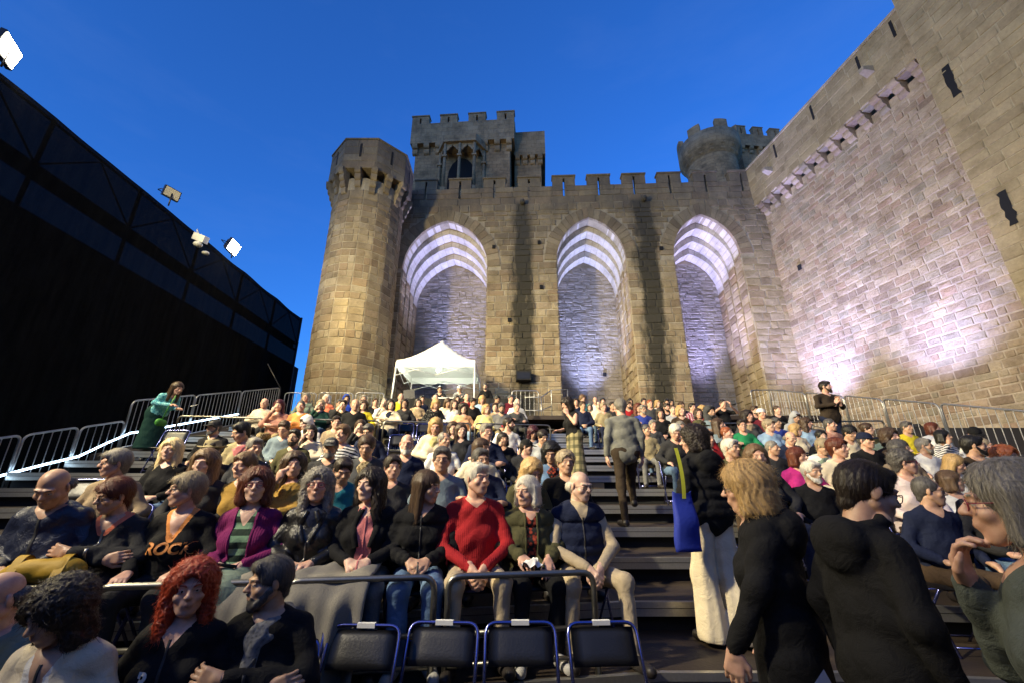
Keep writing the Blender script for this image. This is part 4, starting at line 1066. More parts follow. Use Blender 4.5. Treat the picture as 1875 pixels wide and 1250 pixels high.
def head(F, o, Rm, sp):
    """face towards -y; o = mid head; about 0.23 tall"""
    T = lambda x, y, z: o + Rm @ V(x, y, z); f = sp.get('fem', 0); fat = sp.get('fat', 0)
    F.layer(SKIN, 0.018)
    F.ell(T(0, .014, .036), (.073, .092, .082), Rm); F.ell(T(0, -.03, -.02), (.062 + .006 * fat, .062, .075), Rm)
    F.cone(T(0, -.052, -.055), T(0, -.066, -.092), .036, .021 if f else .026, k=.025)
    for s in (-1, 1):
        F.cone(T(s * .05, .0, -.045), T(s * .022, -.055, -.088), .026 + .006 * fat, .02, k=.025)
        F.ell(T(s * .045, -.062, -.026), (.021, .02, .018), Rm)
        F.cone(T(s * .012, -.088, .026), T(s * .046, -.074, .027), .010, .009, k=.014)
    F.cone(T(0, -.086, .016), T(0, -.112, -.018), .0085, .0125, k=.010)
    for s in (-1, 1): F.ell(T(s * .0115, -.102, -.022), (.0085, .010, .008), Rm, k=.006)
    F.ell(T(0, -.083, -.053), (.027, .0155, .019), Rm, k=.015)
    for s in (-1, 1):
        F.ell(T(s * .031, -.094, .006), (.0165, .012, .0105), Rm, sub=True, k=.010)
        F.ell(T(s * .078, .010, -.004), (.009, .020, .031), Rm @ rotz(s * .35) @ rotx(.15), k=.008)
    # eyeballs, lids, brows, lips
    sq = sp.get('squint', 0)
    F.layer(SCL, 0.0)
    for s in (-1, 1): F.ell(T(s * .031, -.0775, .0045), (.0130, .0125, .0105), Rm)
    F.layer(IRIS, 0.0)
    for s in (-1, 1): F.ell(T(s * .031 + sp.get('gaze', 0) * .004, -.0835, .0048), (.0062, .0085, .0062), Rm)
    F.layer(SKIN, 0.003)
    for s in (-1, 1):
        F.cone(T(s * .019, -.0860, .0105 - sq * .004), T(s * .044, -.0800, .0095 - sq * .004), .0062, .0055); F.cone(T(s * .020, -.0850, -.0045), T(s * .043, -.0790, -.0045), .0050, .0045)
    F.layer(FUZZ, 0.0)
    for s in (-1, 1): F.cone(T(s * .014, -.0950, .0265), T(s * .048, -.083, .0300), .0042, .0028)
    F.layer(LIP, 0.004)
    for s in (-1, 1): F.cone(T(0, -.0975, -.0515), T(s * .0225, -.0895, -.0535), .0048, .0026); F.cone(T(0, -.0965, -.0595), T(s * .017, -.0905, -.0575), .0056, .003)
    if sp.get('beard'):
        bz = sp['beard']; F.layer(FUZZ, .012, folds(.0025, 130, 3))
        F.cone(T(0, -.066, -.07), T(0, -.075, -.098 - .02 * bz), .034, .026)
        for s in (-1, 1): F.cone(T(s * .062, -.008, -.03), T(s * .03, -.062, -.088), .018, .026)
        for s in (-1, 1): F.cone(T(0, -.1, -.040), T(s * .027, -.088, -.052), .0065, .006)
        F.ell(T(0, -.104, -.054), (.018, .014, .009), Rm, sub=True, k=.004)
    F.layer(SKIN, 0.02)
    nb = sp['_nb']; F.cone(T(0, .018, -.055), nb, .052 if f else .058, .058 if f else .066)

def hand(F, w, d, n, curl=.5, s=1, fine=True, spread=0.0):
    """w wrist, d finger direction, n palm normal, s=+1 thumb on the +lateral side"""
    d = nrm(d); n = nrm(n - d * (n @ d)); lat = np.cross(n, d) * s
    if not fine:
        F.layer(SKIN, .02); F.cone(w, w + d * .08, .03, .034, side=n, sc=1.6); a = nrm(d * math.cos(curl) + n * math.sin(curl))
        F.cone(w + d * .08, w + d * .08 + a * .07, .032, .024, side=n, sc=1.6); F.cone(w + d * .03 + lat * .02, w + d * .07 + lat * .05 + n * .02, .015, .012); return
    F.layer(SKIN, .010)
    F.cone(w - d * .03, w + d * .02, .026, .026)
    L_ = (.092, .10, .095, .078)
    for i in range(4):
        o = (1.5 - i) * .0195
        kn = w + d * (.088 - .006 * abs(1.2 - i)) + lat * o * (1 + spread * .3); F.cone(w + lat * o * .55 + d * .01, kn, .0165, .0135)
        p = kn; ang = curl * .55 + .08 * i; r = .0105
        for seg, fr in enumerate((.45, .31, .24)):
            dd = nrm(d * math.cos(ang) + n * math.sin(ang) + lat * (1.5 - i) * .06 * (1 + spread * 3)); q = p + dd * L_[i] * fr; F.cone(p, q, r, r * .9, k=.003); p = q; ang += curl * .9; r *= .9
    p0 = w + d * .022 + lat * .024; p1 = p0 + nrm(d * .75 + lat * .62 + n * .25) * .045; p2 = p1 + nrm(d * .9 + lat * .1 + n * .35) * .034; p3 = p2 + nrm(d * .9 - lat * .1 + n * .35) * .022
    F.cone(p0, p1, .0175, .0135); F.cone(p1, p2, .0125, .0105, k=.005); F.cone(p2, p3, .0105, .008, k=.004)

ARMS = {   # per side (s=-1 right hand of figure at -x, +1): elbow offset from shoulder frame, wrist, finger dir, palm normal, curl  (sitting, local)
    'lap': lambda s: (V(s * .265, -.02, .735), V(s * .075, -.235, .655), V(-s * .75, -.6, -.1), V(0, .2, -1), .9),
    'knees': lambda s: (V(s * .26, -.06, .745), V(s * .14, -.29, .645), V(-s * .15, -1, -.25), V(0, .1, -1), .45),
    'clasp': lambda s: (V(s * .26, -.05, .735), V(s * .07, -.29, .665), V(-s * .8, -.55, -.25), V(-s * .2, .5, -.8), 1.0),
    'down': lambda s: (V(s * .255, -.10, .72), V(s * .045, -.36, .60), V(-s * .35, -.6, -.7), V(-s * .6, .5, -.4), .8),
    'cross': lambda s: (V(s * .26, -.10, .765), V(-s * .10, -.205 - .03 * (s > 0), .80 + .03 * s), V(-s * 1, .05, .15), V(0, 1, -.1), .5),
    'chin': lambda s: (V(s * .23, -.15, .76), V(s * .075, -.185, 1.02), V(-s * .35, -.2, 1), V(-s * .6, .6, 0), .9) if s < 0 else (V(s * .25, -.08, .75), V(-s * .03, -.235, .76), V(-s * 1, 0, .1), V(0, 1, 0), .6),
    'photo': lambda s: (V(s * .30, -.18, .95), V(s * .10, -.38, 1.10), V(-s * .3, -.2, 1), V(-s * 1, .2, 0), .8),
    'desk': lambda s: (V(s * .27, -.12, .75), V(s * .12, -.30, .80), V(-s * .1, -1, -.1), V(0, 0, -1), .4),
    'rest': lambda s: (V(s * .28, .0, .74), V(s * .17, -.22, .65), V(-s * .2, -1, -.1), V(0, 0, -1), .5),
}
def figure(sp):
    """returns dict(mesh, head origin, head rotation). sp: pose and clothing of the figure; local origin at the feet below the hips"""
    F = Fig(); H = sp.get('voxel', (.0050, .0130, .0062)); fine = sp.get('fine', True); g = sp.get('w', 1.0); fem = sp.get('fem', 0); fat = sp.get('fat', 0)
    stand = sp.get('stand', False); seed = sp.get('seed', 1); X3 = V(1, 0, 0)
    hz = .93 if stand else .535
    hip = V(0, 0.0, hz); lean = sp.get('lean', 0.05); roll = sp.get('roll', 0.0); ty = sp.get('twist', 0.0)
    TRm = rotz(ty) @ roty(roll) @ rotx(lean)
    tor = lambda x, y, z: hip + TRm @ V(x, y, z)
    LT = .50 if not fem else .48
    nb = tor(0, .01, LT); sp['_nb'] = tor(0, .015, LT - .04)
    hy, hp, hr = sp.get('yaw', 0), sp.get('pitch', 0), sp.get('tilt', 0)
    HR = rotz(ty * .5 + hy) @ roty(hr) @ rotx(hp)
    ho = nb + TRm @ V(0, -.012, .034) + HR @ V(0, -.022, .118)
    top = sp.get('top', 'sweater'); thick = {'sweater': .0, 'shirt': -.004, 'jacket': .008, 'puffer': .018, 'coat': .012, 'vest': .004, 'tshirt': -.003, 'tank': -.004}[top]
    qm = quilt(.072, .024) if top in ('puffer',) else None
    fol = folds(sp.get('fold', .0075), 34, seed)
    # lower body
    pl = (lambda x, y, z: .009 * np.sin(x * 62 + 1.5 * np.sin(z * 4)) * np.sin(y * 40 + 1) * np.clip((.85 - z) * 3, 0, 1)) if sp.get('flare', 0) > .04 else folds(.0034, 42, seed + 3)
    F.layer(BOT, .045, pl)
    kn, an = {}, {}
    for s in (-1, 1):
        hj = V(s * .088 * g, .0, hz + .0)
        if stand:
            st = sp.get('stride', (0, 0)); i = 0 if s < 0 else 1
            kn[s] = V(s * .10, -.02 + st[i] * .55, .49); an[s] = V(s * .105, .04 + st[i], .085 + sp.get('lift', (0, 0))[i])
            if sp.get('lift', (0, 0))[i] > .03: kn[s] = kn[s] + V(0, -.10, .02)
        else:
            sprd = sp.get('spread', .13); kn[s] = V(s * sprd, -.43, .515); an[s] = V(s * (sprd + .0), -.37 + sp.get('foot', (0, 0))[0 if s < 0 else 1], .085)
        flare = sp.get('flare', 0)
        F.cone(hj, kn[s], .088 * (1 + .1 * fat) * (g * .5 + .5), .063 + flare * .45); F.cone(kn[s], an[s], .058 + flare * .45, .047 + flare)
    F.cone(V(-.07 * g, .01, hz + .02), V(.07 * g, .01, hz + .02), .118 * (g * .6 + .4), k=.06)
    if stand: F.cone(V(0, .0, hz), V(0, 0, hz + .12), .115, .105, side=X3, sc=.72)
    if sp.get('skirt'):
        z1 = sp['skirt']
        if stand: F.cone(V(0, 0, hz + .05), V(0, 0, z1), .12, .19, side=X3, sc=.75)
        else:
            F.cone(V(-.05, -.1, hz), V(-.10, -.45, hz - .02), .12, .12); F.cone(V(.05, -.1, hz), V(.10, -.45, hz - .02), .12, .12); F.cone(V(0, -.42, hz - .04), V(0, -.42, z1), .16, .19, side=X3, sc=.7)
        F.plane_cut(lambda P: (z1 - P[2]) + 0 * P[0] + 0 * P[1])
    if sp.get('flare', 0) > .04: F.plane_cut(lambda P: (.035 - P[2]) + 0 * P[0] + 0 * P[1])
    # shoes
    F.layer(SHOE, .015)
    for s in (-1, 1):
        a = an[s]; up = a[2] - .085; tw = s * .12
        t = a + V(tw * .2 * 1.5, -.17, -.045); h = a + V(0, .03, -.04)
        F.cone(h, t, .045, .037); F.cone(a + V(0, 0, -.02), a + V(0, -.04, -.03), .042, .04)
        if up > .05: pass
    F.plane_cut(lambda P: np.maximum(.004 - P[2], -1) + 0 * P[0] + 0 * P[1])
    # torso
    F.layer(TOP, .05, fol)
    wS = sp.get('sw', .150 if fem else .166) * g
    belly = .118 + .03 * fat + thick
    F.cone(tor(0, .005, .0 if not stand else -.03), tor(0, -.01 - .02 * fat, .22), belly * (1.02 if fem else 1), belly, side=TRm @ X3, sc=.72, mod=qm)
    F.cone(tor(0, -.005, .22), tor(0, .005, LT - .10), .118 + thick, .112 + thick, side=TRm @ X3, sc=.70 if not fem else .74, mod=qm)
    sh = {}
    for s in (-1, 1):
        sh[s] = tor(s * wS, .015, LT - .075); F.cone(tor(s * .05, .012, LT - .035), sh[s], .052 + thick * .6, .054 + thick * .6)
        if fem: F.ell(tor(s * .075, -.095, .27), (.075, .055, .07))
    if top == 'coat' and stand:
        F.cone(tor(0, 0, .05), V(0, .01, sp.get('hem', .55)), .135, .17, side=X3, sc=.75)
    elif stand or top in ('jacket', 'puffer', 'coat', 'sweater'):
        F.cone(tor(-.06, .0, .03), tor(.06, .0, .03), .118 + thick + .02 * fat, k=.05)
    arms = sp.get('arms', 'lap'); wr = {}; spec = {}
    for s in (-1, 1):
        key = arms if isinstance(arms, str) else arms[0 if s < 0 else 1]
        if isinstance(key, str):
            e, w, dr, pn, cu = ARMS[key](s)
            dz = hz - .535; e = hip + (TRm @ (e - V(0, 0, .535))); 
            if key in ('cross', 'chin', 'photo'): w = hip + (TRm @ (w - V(0, 0, .535)))
            else: w = w + V(0, 0, dz)
        else: e, w, dr, pn, cu = [np.asarray(q, float) if not np.isscalar(q) else q for q in key]
        sl = sp.get('sleeve', 'long'); ra = .054 + thick * .7
        am = quilt(.066, .018) if top == 'puffer' else None
        if sl == 'long' and sp.get('othersleeve'): pass
        elif sl == 'long':
            F.cone(sh[s], e, ra, .047 + thick * .6, mod=am, k=.03); F.cone(e, e + (w - e) * .93, .047 + thick * .6, .037 + thick * .4, mod=am, k=.03)
        elif sl == 'short': F.cone(sh[s], sh[s] + (e - sh[s]) * .72, ra, .052, k=.03)
        spec[s] = (e, w, dr, pn, cu, sl)
    if sp.get('collar', 1): F.torus(tor(0, .004, LT - .022), nrm(TRm @ V(0, -.25, 1)), .066, .013 + .012 * sp.get('collar', 1), k=.02)
    if sp.get('hoodback'): F.ell(tor(0, .115, LT - .06), (.125, .065, .11), k=.015); F.torus(tor(0, .025, LT + .012), nrm(TRm @ V(0, .35, 1)), .092, .030, k=.012); F.torus(tor(0, .06, LT - .03), nrm(TRm @ V(0, .5, 1)), .105, .026, k=.008)
    if top in ('tank', 'vest') and sp.get('sleeve') == 'long' : pass
    # neckline opening
    vd = sp.get('vneck', .03)
    if sp.get('othersleeve'):      # sleeves of the garment under a vest
        F.layer(INNER, .03, folds(.004, 40, seed + 5))
        for s in (-1, 1):
            e, w = spec[s][0], spec[s][1]; F.cone(sh[s], e, .056, .05); F.cone(e, e + (w - e) * .93, .05, .038)
    for s in (-1, 1):
        e, w, dr, pn, cu, sl = spec[s]
        if sl != 'long':
            F.layer(SKIN, .02); F.cone(sh[s] + (e - sh[s]) * (.5 if sl == 'short' else -.0), e, .046 if sl != 'short' else .042, .038); F.cone(e, w, .038, .027)
        hand(F, w, dr, pn, cu, sp.get('hs', {}).get(s, -s), fine)
    head(F, ho, HR, sp)
    lo, hi = F.lo - .03, F.hi + .03; lo[2] = max(lo[2], -.012)
    fz = [(ho - .125, ho + .13, H[0])] + ([(ho - V(.09, .13, .30), ho + V(.09, -.03, 0), H[2] * 1.2)] if fine else [])
    if fine:
        for s in (-1, 1): w = spec[s][1]; d = nrm(spec[s][2]); c = w + d * .08; fz.append((c - .085, c + .085, H[2]))
    pos, qd, lb = refine(F, lo, hi, fz, H[1])
    # neckline: faces of the top in a V below the throat belong to skin or the inner garment
    if vd:
        fc = pos[qd].mean(1); loc = (fc - hip) @ TRm
        v = (lb == TOP) & (loc[:, 1] < -.02) & (loc[:, 2] > LT - .03 - vd) & (np.abs(loc[:, 0]) < .055 * (loc[:, 2] - (LT - .03 - vd)) / (vd + .02) + .004)
        if sp.get('vtrim'):
            v2 = (lb == TOP) & (loc[:, 1] < .02) & (loc[:, 2] > LT - .05 - vd) & (np.abs(loc[:, 0]) < .060 * (loc[:, 2] - (LT - .055 - vd)) / (vd + .02) + .018)
            lb[v2] = INNER
        lb[v] = INNER if sp.get('vinner') else SKIN
    if sp.get('open'):               # open front showing the garment underneath
        wt, wb = sp['open']; fc = pos[qd].mean(1); loc = (fc - hip) @ TRm
        v = (lb == TOP) & (loc[:, 1] < -.03) & (np.abs(loc[:, 0] + .012 * np.sin(loc[:, 2] * 19)) < wb + (wt - wb) * loc[:, 2] / LT) & (loc[:, 2] < LT - .01)
        lb[v] = INNER
    pos = tidy_borders(pos, qd, lb)
    return dict(mesh=(pos, qd, lb), ho=ho, HR=HR, tor=tor, hip=hip, TR=TRm, LT=LT)

# ------------------------------------------------------------------ hair, in head space
def flow_noise(amp, kind, seed):
    def fn(x, y, z):
        th = np.arctan2(x, y + .01)
        if kind == 'curl': return amp * (np.sin(x * 150 + 2 * np.sin(z * 90 + seed)) * np.sin(y * 140 + 2 * np.sin(x * 80)) * np.sin(z * 150 + seed) + .5 * np.sin(x * 70 + seed) * np.sin(z * 66 + y * 50))
        if kind == 'wave': return amp * (.6 * np.sin(th * 26 + 2.5 * np.sin(z * 45 + seed)) + .4 * np.sin(th * 9 + seed + 3 * np.sin(z * 22)))
        return amp * (.6 * np.sin(th * 34 + 1.2 * np.sin(z * 20 + seed)) + .35 * np.sin(th * 13 + seed))
    return fn
HAIR = {}
def hair_mesh(style, fine=True):
    key = (style, fine)
    if key in HAIR: return HAIR[key]
    F = Fig(); seed = sum(map(ord, style)) % 17
    kind = 'curl' if 'curl' in style else ('wave' if style in ('long_wavy', 'bob_wavy', 'updo') else 'strand')
    amp = {'curl': .0060, 'wave': .0038, 'strand': .0018}[kind]
    F.layer(0, .03, flow_noise(amp, kind, seed))
    c = (0, .016, .036); cut_front = True
    if style in ('short', 'crop', 'pixie', 'receding', 'short_curl'):
        t = {'short': .013, 'crop': .005, 'pixie': .020, 'receding': .009, 'short_curl': .024}[style]
        F.ell((0, .018, .040), (.074 + t, .093 + t, .081 + t)); F.cone((0, .055, -.01), (0, .062, -.055), .055 + t * .6, .038 + t * .4)
        if style == 'pixie': F.cone((-.03, -.075, .078), (.04, -.082, .066), .020, .016)
        if style == 'short': F.cone((-.035, -.060, .088), (.035, -.068, .086), .020, .022)
        fz = .020 if style in ('receding',) else -.002
        F.ell((0, -.105, -.028 + fz), (.070, .075, .105), sub=True, k=.012)
        F.cone((-.12, -.045, -.06), (.12, -.045, -.06), .058, sub=True); 
        for s in (-1, 1): F.ell((s * .085, .004, -.018), (.02, .024, .034), sub=True)
        if style == 'receding': F.ell((0, -.075, .10), (.058, .070, .055), sub=True)
    elif style == 'fringe':      # bald on top
        F.cone((-.060, .03, -.005), (-.045, .078, -.012), .030, .033); F.cone((.060, .03, -.005), (.045, .078, -.012), .030, .033); F.cone((-.045, .078, -.012), (.045, .078, -.012), .036)
        F.cone((0, .075, -.02), (0, .066, -.055), .040, .034); F.ell((0, -.09, .10), (.12, .15, .075), sub=True); F.ell((0, 0, .11), (.12, .16, .075), sub=True)
        for s in (-1, 1): F.ell((s * .085, .004, -.018), (.02, .024, .034), sub=True)
        F.ell((0, -.09, -.03), (.09, .085, .12), sub=True)
    else:
        bob = style.startswith('bob'); long = style.startswith('long'); vol = .020 if kind == 'strand' else .034
        if 'big' in style: vol = .05
        F.ell((0, .020, .040), (.074 + vol, .092 + vol, .080 + vol * .8))
        zl = {'bob': -.085, 'bob_bangs': -.10, 'bob_wavy': -.10, 'bob_curl': -.08, 'long': -.25, 'long_bangs': -.25, 'long_wavy': -.23, 'long_curl': -.20, 'big_curl': -.12, 'bun': -.05, 'updo': -.05}.get(style, -.1)
        if style not in ('bun', 'updo'):
            r = .034 + (.012 if kind != 'strand' else 0)
            for s in (-1, 1):
                F.cone((s * .074, .0, .03), (s * .083, -.012, zl), r, r * .85); F.cone((s * .06, .05, .02), (s * .075, .05, zl), r * 1.2, r)
            F.cone((0, .07, .03), (0, .075, zl), .062, .058)
        else:
            F.cone((0, .06, -.01), (0, .066, -.05), .055, .04); F.ell((0, .105 if style == 'bun' else .07, .055 if style == 'bun' else .125), (.042, .036, .042) if style == 'bun' else (.05, .055, .05))
        fx = .060 if not bob else .062
        F.ell((0, -.115, -.028 + (-.012 if 'bangs' in style else .006)), (fx, .085, .098 if 'bangs' not in style else .082), sub=True, k=.014)
        F.cone((0, -.06, -.12), (0, -.07, -.30), .062, .06, sub=True)
        F.ell((0, .0, -.20), (.048, .07, .16), sub=True)
    lo, hi = F.lo - .02, F.hi + .02; h = .0048 if fine else .0070
    G = Grid(lo, hi, [], h, None); D, L = F.solve(G); pos, qd, lb = surface_nets(G, D, L)
    # loose strands along the flow, so the outline is not smooth
    rng = np.random.default_rng(seed + 5); n = (2800 if fine else 600) if style not in ('crop', 'fringe', 'receding') else (900 if fine else 260)
    v0 = pos[qd[:, 0]]; e1 = pos[qd[:, 2]] - v0; e2 = pos[qd[:, 3]] - pos[qd[:, 1]]; nr = np.cross(e1, e2); nr /= np.linalg.norm(nr, axis=1)[:, None] + 1e-9
    ok = np.nonzero((np.linalg.norm(pos[qd].mean(1) - V(0, .01, .02), axis=1) > .07))[0]
    pick = rng.choice(ok, n); p = pos[qd[pick]].mean(1); nn = nr[pick]
    down = V(0, .12, -1.0)[None] + rng.normal(0, .35 if kind == 'strand' else .8, (n, 3)); f = down - nn * (down * nn).sum(1)[:, None]; f /= np.linalg.norm(f, axis=1)[:, None] + 1e-9
    sidev = np.cross(nn, f); ln = rng.uniform(.02, .06, n) * (1.0 if style not in ('crop', 'fringe', 'receding', 'short') else .5); wd = .0011 if fine else .0022
    VV = []; m = 4
    for i in range(m):
        t = i / (m - 1); wv = (rng.normal(0, .004, (n, 3)) if kind != 'strand' else 0) * t
        cpt = p + f * (ln * t)[:, None] + nn * (.0015 + (.010 if kind != 'strand' else .005) * t * rng.uniform(.1, 1, n))[:, None] + wv
        ww = wd * (1 - t * .85); VV += [cpt - sidev * ww, cpt + sidev * ww]
    base = len(pos); st = np.stack(VV, 1).reshape(-1, 3)
    qs = [np.stack([base + np.arange(n) * 2 * m + 2 * i, base + np.arange(n) * 2 * m + 2 * i + 1, base + np.arange(n) * 2 * m + 2 * i + 3, base + np.arange(n) * 2 * m + 2 * i + 2], 1) for i in range(m - 1)]
    me = np_mesh('hair', np.concatenate([pos, st]), np.concatenate([qd] + qs), None, [None])
    HAIR[key] = me; return me

# ------------------------------------------------------------------ clothing and skin materials
def skin_mat(name, col):
    if name in MATS: return MATS[name]
    m, n, l, p = new_mat(name); g = n.new('ShaderNodeTexCoord')
    nz = nd(n, 'ShaderNodeTexNoise', Scale=28.0, Detail=5.0); l.new(g.outputs['Object'], nz.inputs['Vector'])
    rp = ramp(n, [(0.3, (col[0] * .84, col[1] * .74, col[2] * .70)), (0.7, (col[0] * 1.08, col[1] * 1.06, col[2] * 1.04))]); l.new(nz.outputs['Fac'], rp.inputs[0]); l.new(rp.outputs[0], p.inputs['Base Color'])
    p.inputs['Roughness'].default_value = .48; p.inputs['Subsurface Weight'].default_value = .08; p.inputs['Subsurface Radius'].default_value = (.01, .004, .002)
    n2 = nd(n, 'ShaderNodeTexNoise', Scale=160.0, Detail=3.0); l.new(g.outputs['Object'], n2.inputs['Vector'])
    b = nd(n, 'ShaderNodeBump', Strength=.18, Distance=.002); l.new(n2.outputs['Fac'], b.inputs['Height']); l.new(b.outputs[0], p.inputs['Normal'])
    MATS[name] = m; return m
SKINS = [skin_mat('skin_' + a, c) for a, c in (('fair', (.66, .45, .34)), ('rosy', (.62, .385, .28)), ('tan', (.53, .335, .225)), ('olive', (.47, .30, .195)), ('deep', (.38, .215, .13)))]
def lip_mat():
    return plain('lip', (.40, .20, .155), .45)
def hair_mat(name, col, col2=None):
    key = 'hair_' + name
    if key in MATS: return MATS[key]
    col2 = col2 or tuple(min(1, c * 1.9 + .01) for c in col)
    m, n, l, p = new_mat(key); g = n.new('ShaderNodeTexCoord'); mpn = n.new('ShaderNodeMapping'); mpn.inputs['Scale'].default_value = (1, 1, .12); l.new(g.outputs['Object'], mpn.inputs[0])
    nz = nd(n, 'ShaderNodeTexNoise', Scale=120.0, Detail=4.0, Roughness=.7); l.new(mpn.outputs[0], nz.inputs['Vector'])
    rp = ramp(n, [(.36, col), (.68, col2)]); l.new(nz.outputs['Fac'], rp.inputs[0]); l.new(rp.outputs[0], p.inputs['Base Color'])
    p.inputs['Roughness'].default_value = .42; p.inputs['Specular IOR Level'].default_value = .35
    b = nd(n, 'ShaderNodeBump', Strength=.7, Distance=.004); l.new(nz.outputs['Fac'], b.inputs['Height']); l.new(b.outputs[0], p.inputs['Normal'])
    MATS[key] = m; return m
HC = {'black': (.008, .007, .006), 'dark': (.018, .012, .008), 'brown': (.045, .026, .014), 'lbrown': (.11, .066, .033), 'auburn': (.085, .022, .010), 'maroon': (.040, .008, .012), 'ginger': (.20, .055, .018), 'red': (.26, .030, .008),
      'blonde': (.34, .22, .09), 'pblonde': (.50, .39, .20), 'grey': (.16, .145, .12), 'dgrey': (.06, .055, .05), 'white': (.46, .43, .36), 'gblond': (.24, .19, .12)}
def hmat(n): return hair_mat(n, HC[n])
CC = {'black': (.010, .010, .011), 'charcoal': (.028, .028, .030), 'dgrey': (.055, .056, .058), 'grey': (.16, .16, .16), 'lgrey': (.36, .37, .38), 'navy': (.012, .017, .042), 'blue': (.03, .05, .26), 'royal': (.02, .06, .40), 'sky': (.26, .38, .52), 'denim': (.11, .18, .30), 'bluegrey': (.17, .22, .25),
      'teal': (.02, .17, .22), 'greyolive': (.17, .17, .145), 'dgreen': (.012, .045, .036), 'green': (.02, .22, .085), 'sage': (.16, .21, .17), 'olive': (.075, .070, .032), 'khaki': (.30, .25, .14), 'beige': (.46, .37, .24), 'tan': (.30, .225, .14), 'cream': (.66, .57, .40), 'white': (.72, .70, .64), 'yellow': (.62, .50, .03),
      'pyellow': (.66, .58, .24), 'mustard': (.34, .205, .045), 'orange': (.72, .28, .08), 'peach': (.62, .34, .18), 'coral': (.70, .19, .10), 'pink': (.52, .17, .17), 'dpink': (.40, .20, .145), 'rose': (.70, .58, .54), 'quiltgreen': (.085, .10, .092), 'red': (.34, .018, .022), 'maroon': (.115, .012, .022), 'purple': (.16, .014, .085), 'magenta': (.36, .02, .16),
      'brown': (.065, .042, .026), 'dbrown': (.04, .028, .018), 'plaid': (.34, .06, .09)}
def cloth(c, pat=None):
    key = 'cloth_%s_%s' % (c, pat or 'plain')
    if key in MATS: return MATS[key]
    col = CC[c]; m, n, l, p = new_mat(key); g = n.new('ShaderNodeTexCoord'); ob = g.outputs['Object']
    nz = nd(n, 'ShaderNodeTexNoise', Scale=9.0, Detail=6.0, Roughness=.6); l.new(ob, nz.inputs['Vector'])
    f = math_n(n, l, 'ADD', math_n(n, l, 'MULTIPLY', nz.outputs['Fac'], .5), .75); cc = mixc(n, l, 1.0, col, f, 'MULTIPLY')
    sx = n.new('ShaderNodeSeparateXYZ'); l.new(ob, sx.inputs[0])
    def band(out, freq, duty): return math_n(n, l, 'LESS_THAN', math_n(n, l, 'FRACT', math_n(n, l, 'MULTIPLY', out, freq)), duty)
    if pat == 'stripe': cc = mixc(n, l, band(math_n(n, l, 'ADD', sx.outputs[2], math_n(n, l, 'MULTIPLY', sx.outputs[1], .5)), 22, .42), cc, (.012, .012, .016))
    elif pat == 'greenstripe': cc = mixc(n, l, band(sx.outputs[2], 12, .5), (.16, .27, .17), (.02, .035, .025))
    elif pat == 'plaid':
        b1 = band(math_n(n, l, 'ADD', sx.outputs[0], math_n(n, l, 'MULTIPLY', sx.outputs[1], .4)), 20, .4); b2 = band(sx.outputs[2], 20, .4)
        cc = mixc(n, l, b1, cc, (.62, .55, .52)); cc = mixc(n, l, math_n(n, l, 'MULTIPLY', b2, .6), cc, (.10, .03, .07))
    elif pat == 'tartan':
        b1 = band(math_n(n, l, 'ADD', sx.outputs[0], sx.outputs[1]), 7, .45); b2 = band(sx.outputs[2], 7, .45)
        cc = mixc(n, l, math_n(n, l, 'MULTIPLY', b1, .6), (.34, .29, .15), (.035, .045, .03)); cc = mixc(n, l, math_n(n, l, 'MULTIPLY', b2, .6), cc, (.045, .05, .03))
    elif pat in ('leopard', 'floral', 'print', 'dots'):
        vo = nd(n, 'ShaderNodeTexVoronoi', Scale={'leopard': 42.0, 'floral': 34.0, 'print': 60.0, 'dots': 30.0}[pat]); l.new(ob, vo.inputs['Vector'])
        if pat == 'leopard': rp = ramp(n, [(.0, (.05, .03, .015)), (.28, (.30, .21, .09)), (.42, (.02, .014, .01)), (.56, (.42, .33, .18))])
        elif pat == 'floral': rp = ramp(n, [(.0, (.55, .12, .05)), (.4, (.34, .05, .03)), (.6, (.02, .02, .02))])
        elif pat == 'dots': rp = ramp(n, [(.0, (.5, .5, .45)), (.14, (.5, .5, .45)), (.2, col)])
        else: rp = ramp(n, [(.0, tuple(x * .45 for x in col)), (.35, col), (.8, tuple(min(1, x * 1.3) for x in col))])
        l.new(vo.outputs['Distance'], rp.inputs[0]); cc = rp.outputs[0]
    elif pat == 'aqua':
        n5 = nd(n, 'ShaderNodeTexNoise', Scale=26.0, Detail=4.0, Distortion=2.5); l.new(ob, n5.inputs['Vector']); rp = ramp(n, [(.36, (.03, .16, .26)), (.48, (.09, .46, .52)), (.6, (.42, .72, .64)), (.7, (.14, .42, .56))]); l.new(n5.outputs['Fac'], rp.inputs[0]); cc = rp.outputs[0]
    l.new(cc, p.inputs['Base Color'])
    p.inputs['Roughness'].default_value = {'leather': .32, 'shiny': .42}.get(pat, .86); p.inputs['Specular IOR Level'].default_value = .5 if pat in ('leather', 'shiny') else .18
    if pat not in ('leather', 'shiny'): p.inputs['Sheen Weight'].default_value = .0
    n3 = nd(n, 'ShaderNodeTexNoise', Scale=260.0 if pat != 'knit' else 120, Detail=2.0); l.new(ob, n3.inputs['Vector'])
    n4 = nd(n, 'ShaderNodeTexNoise', Scale=16.0, Detail=5.0, Roughness=.55, Distortion=.6); l.new(ob, n4.inputs['Vector'])
    h = math_n(n, l, 'ADD', math_n(n, l, 'MULTIPLY', n3.outputs['Fac'], .10), n4.outputs['Fac'])
    if pat == 'knit': h = math_n(n, l, 'ADD', h, math_n(n, l, 'MULTIPLY', math_n(n, l, 'SINE', math_n(n, l, 'MULTIPLY', sx.outputs[0], 420)), .05))
    b = nd(n, 'ShaderNodeBump', Strength=.8, Distance=.017); l.new(h, b.inputs['Height']); l.new(b.outputs[0], p.inputs['Normal'])
    MATS[key] = m; return m
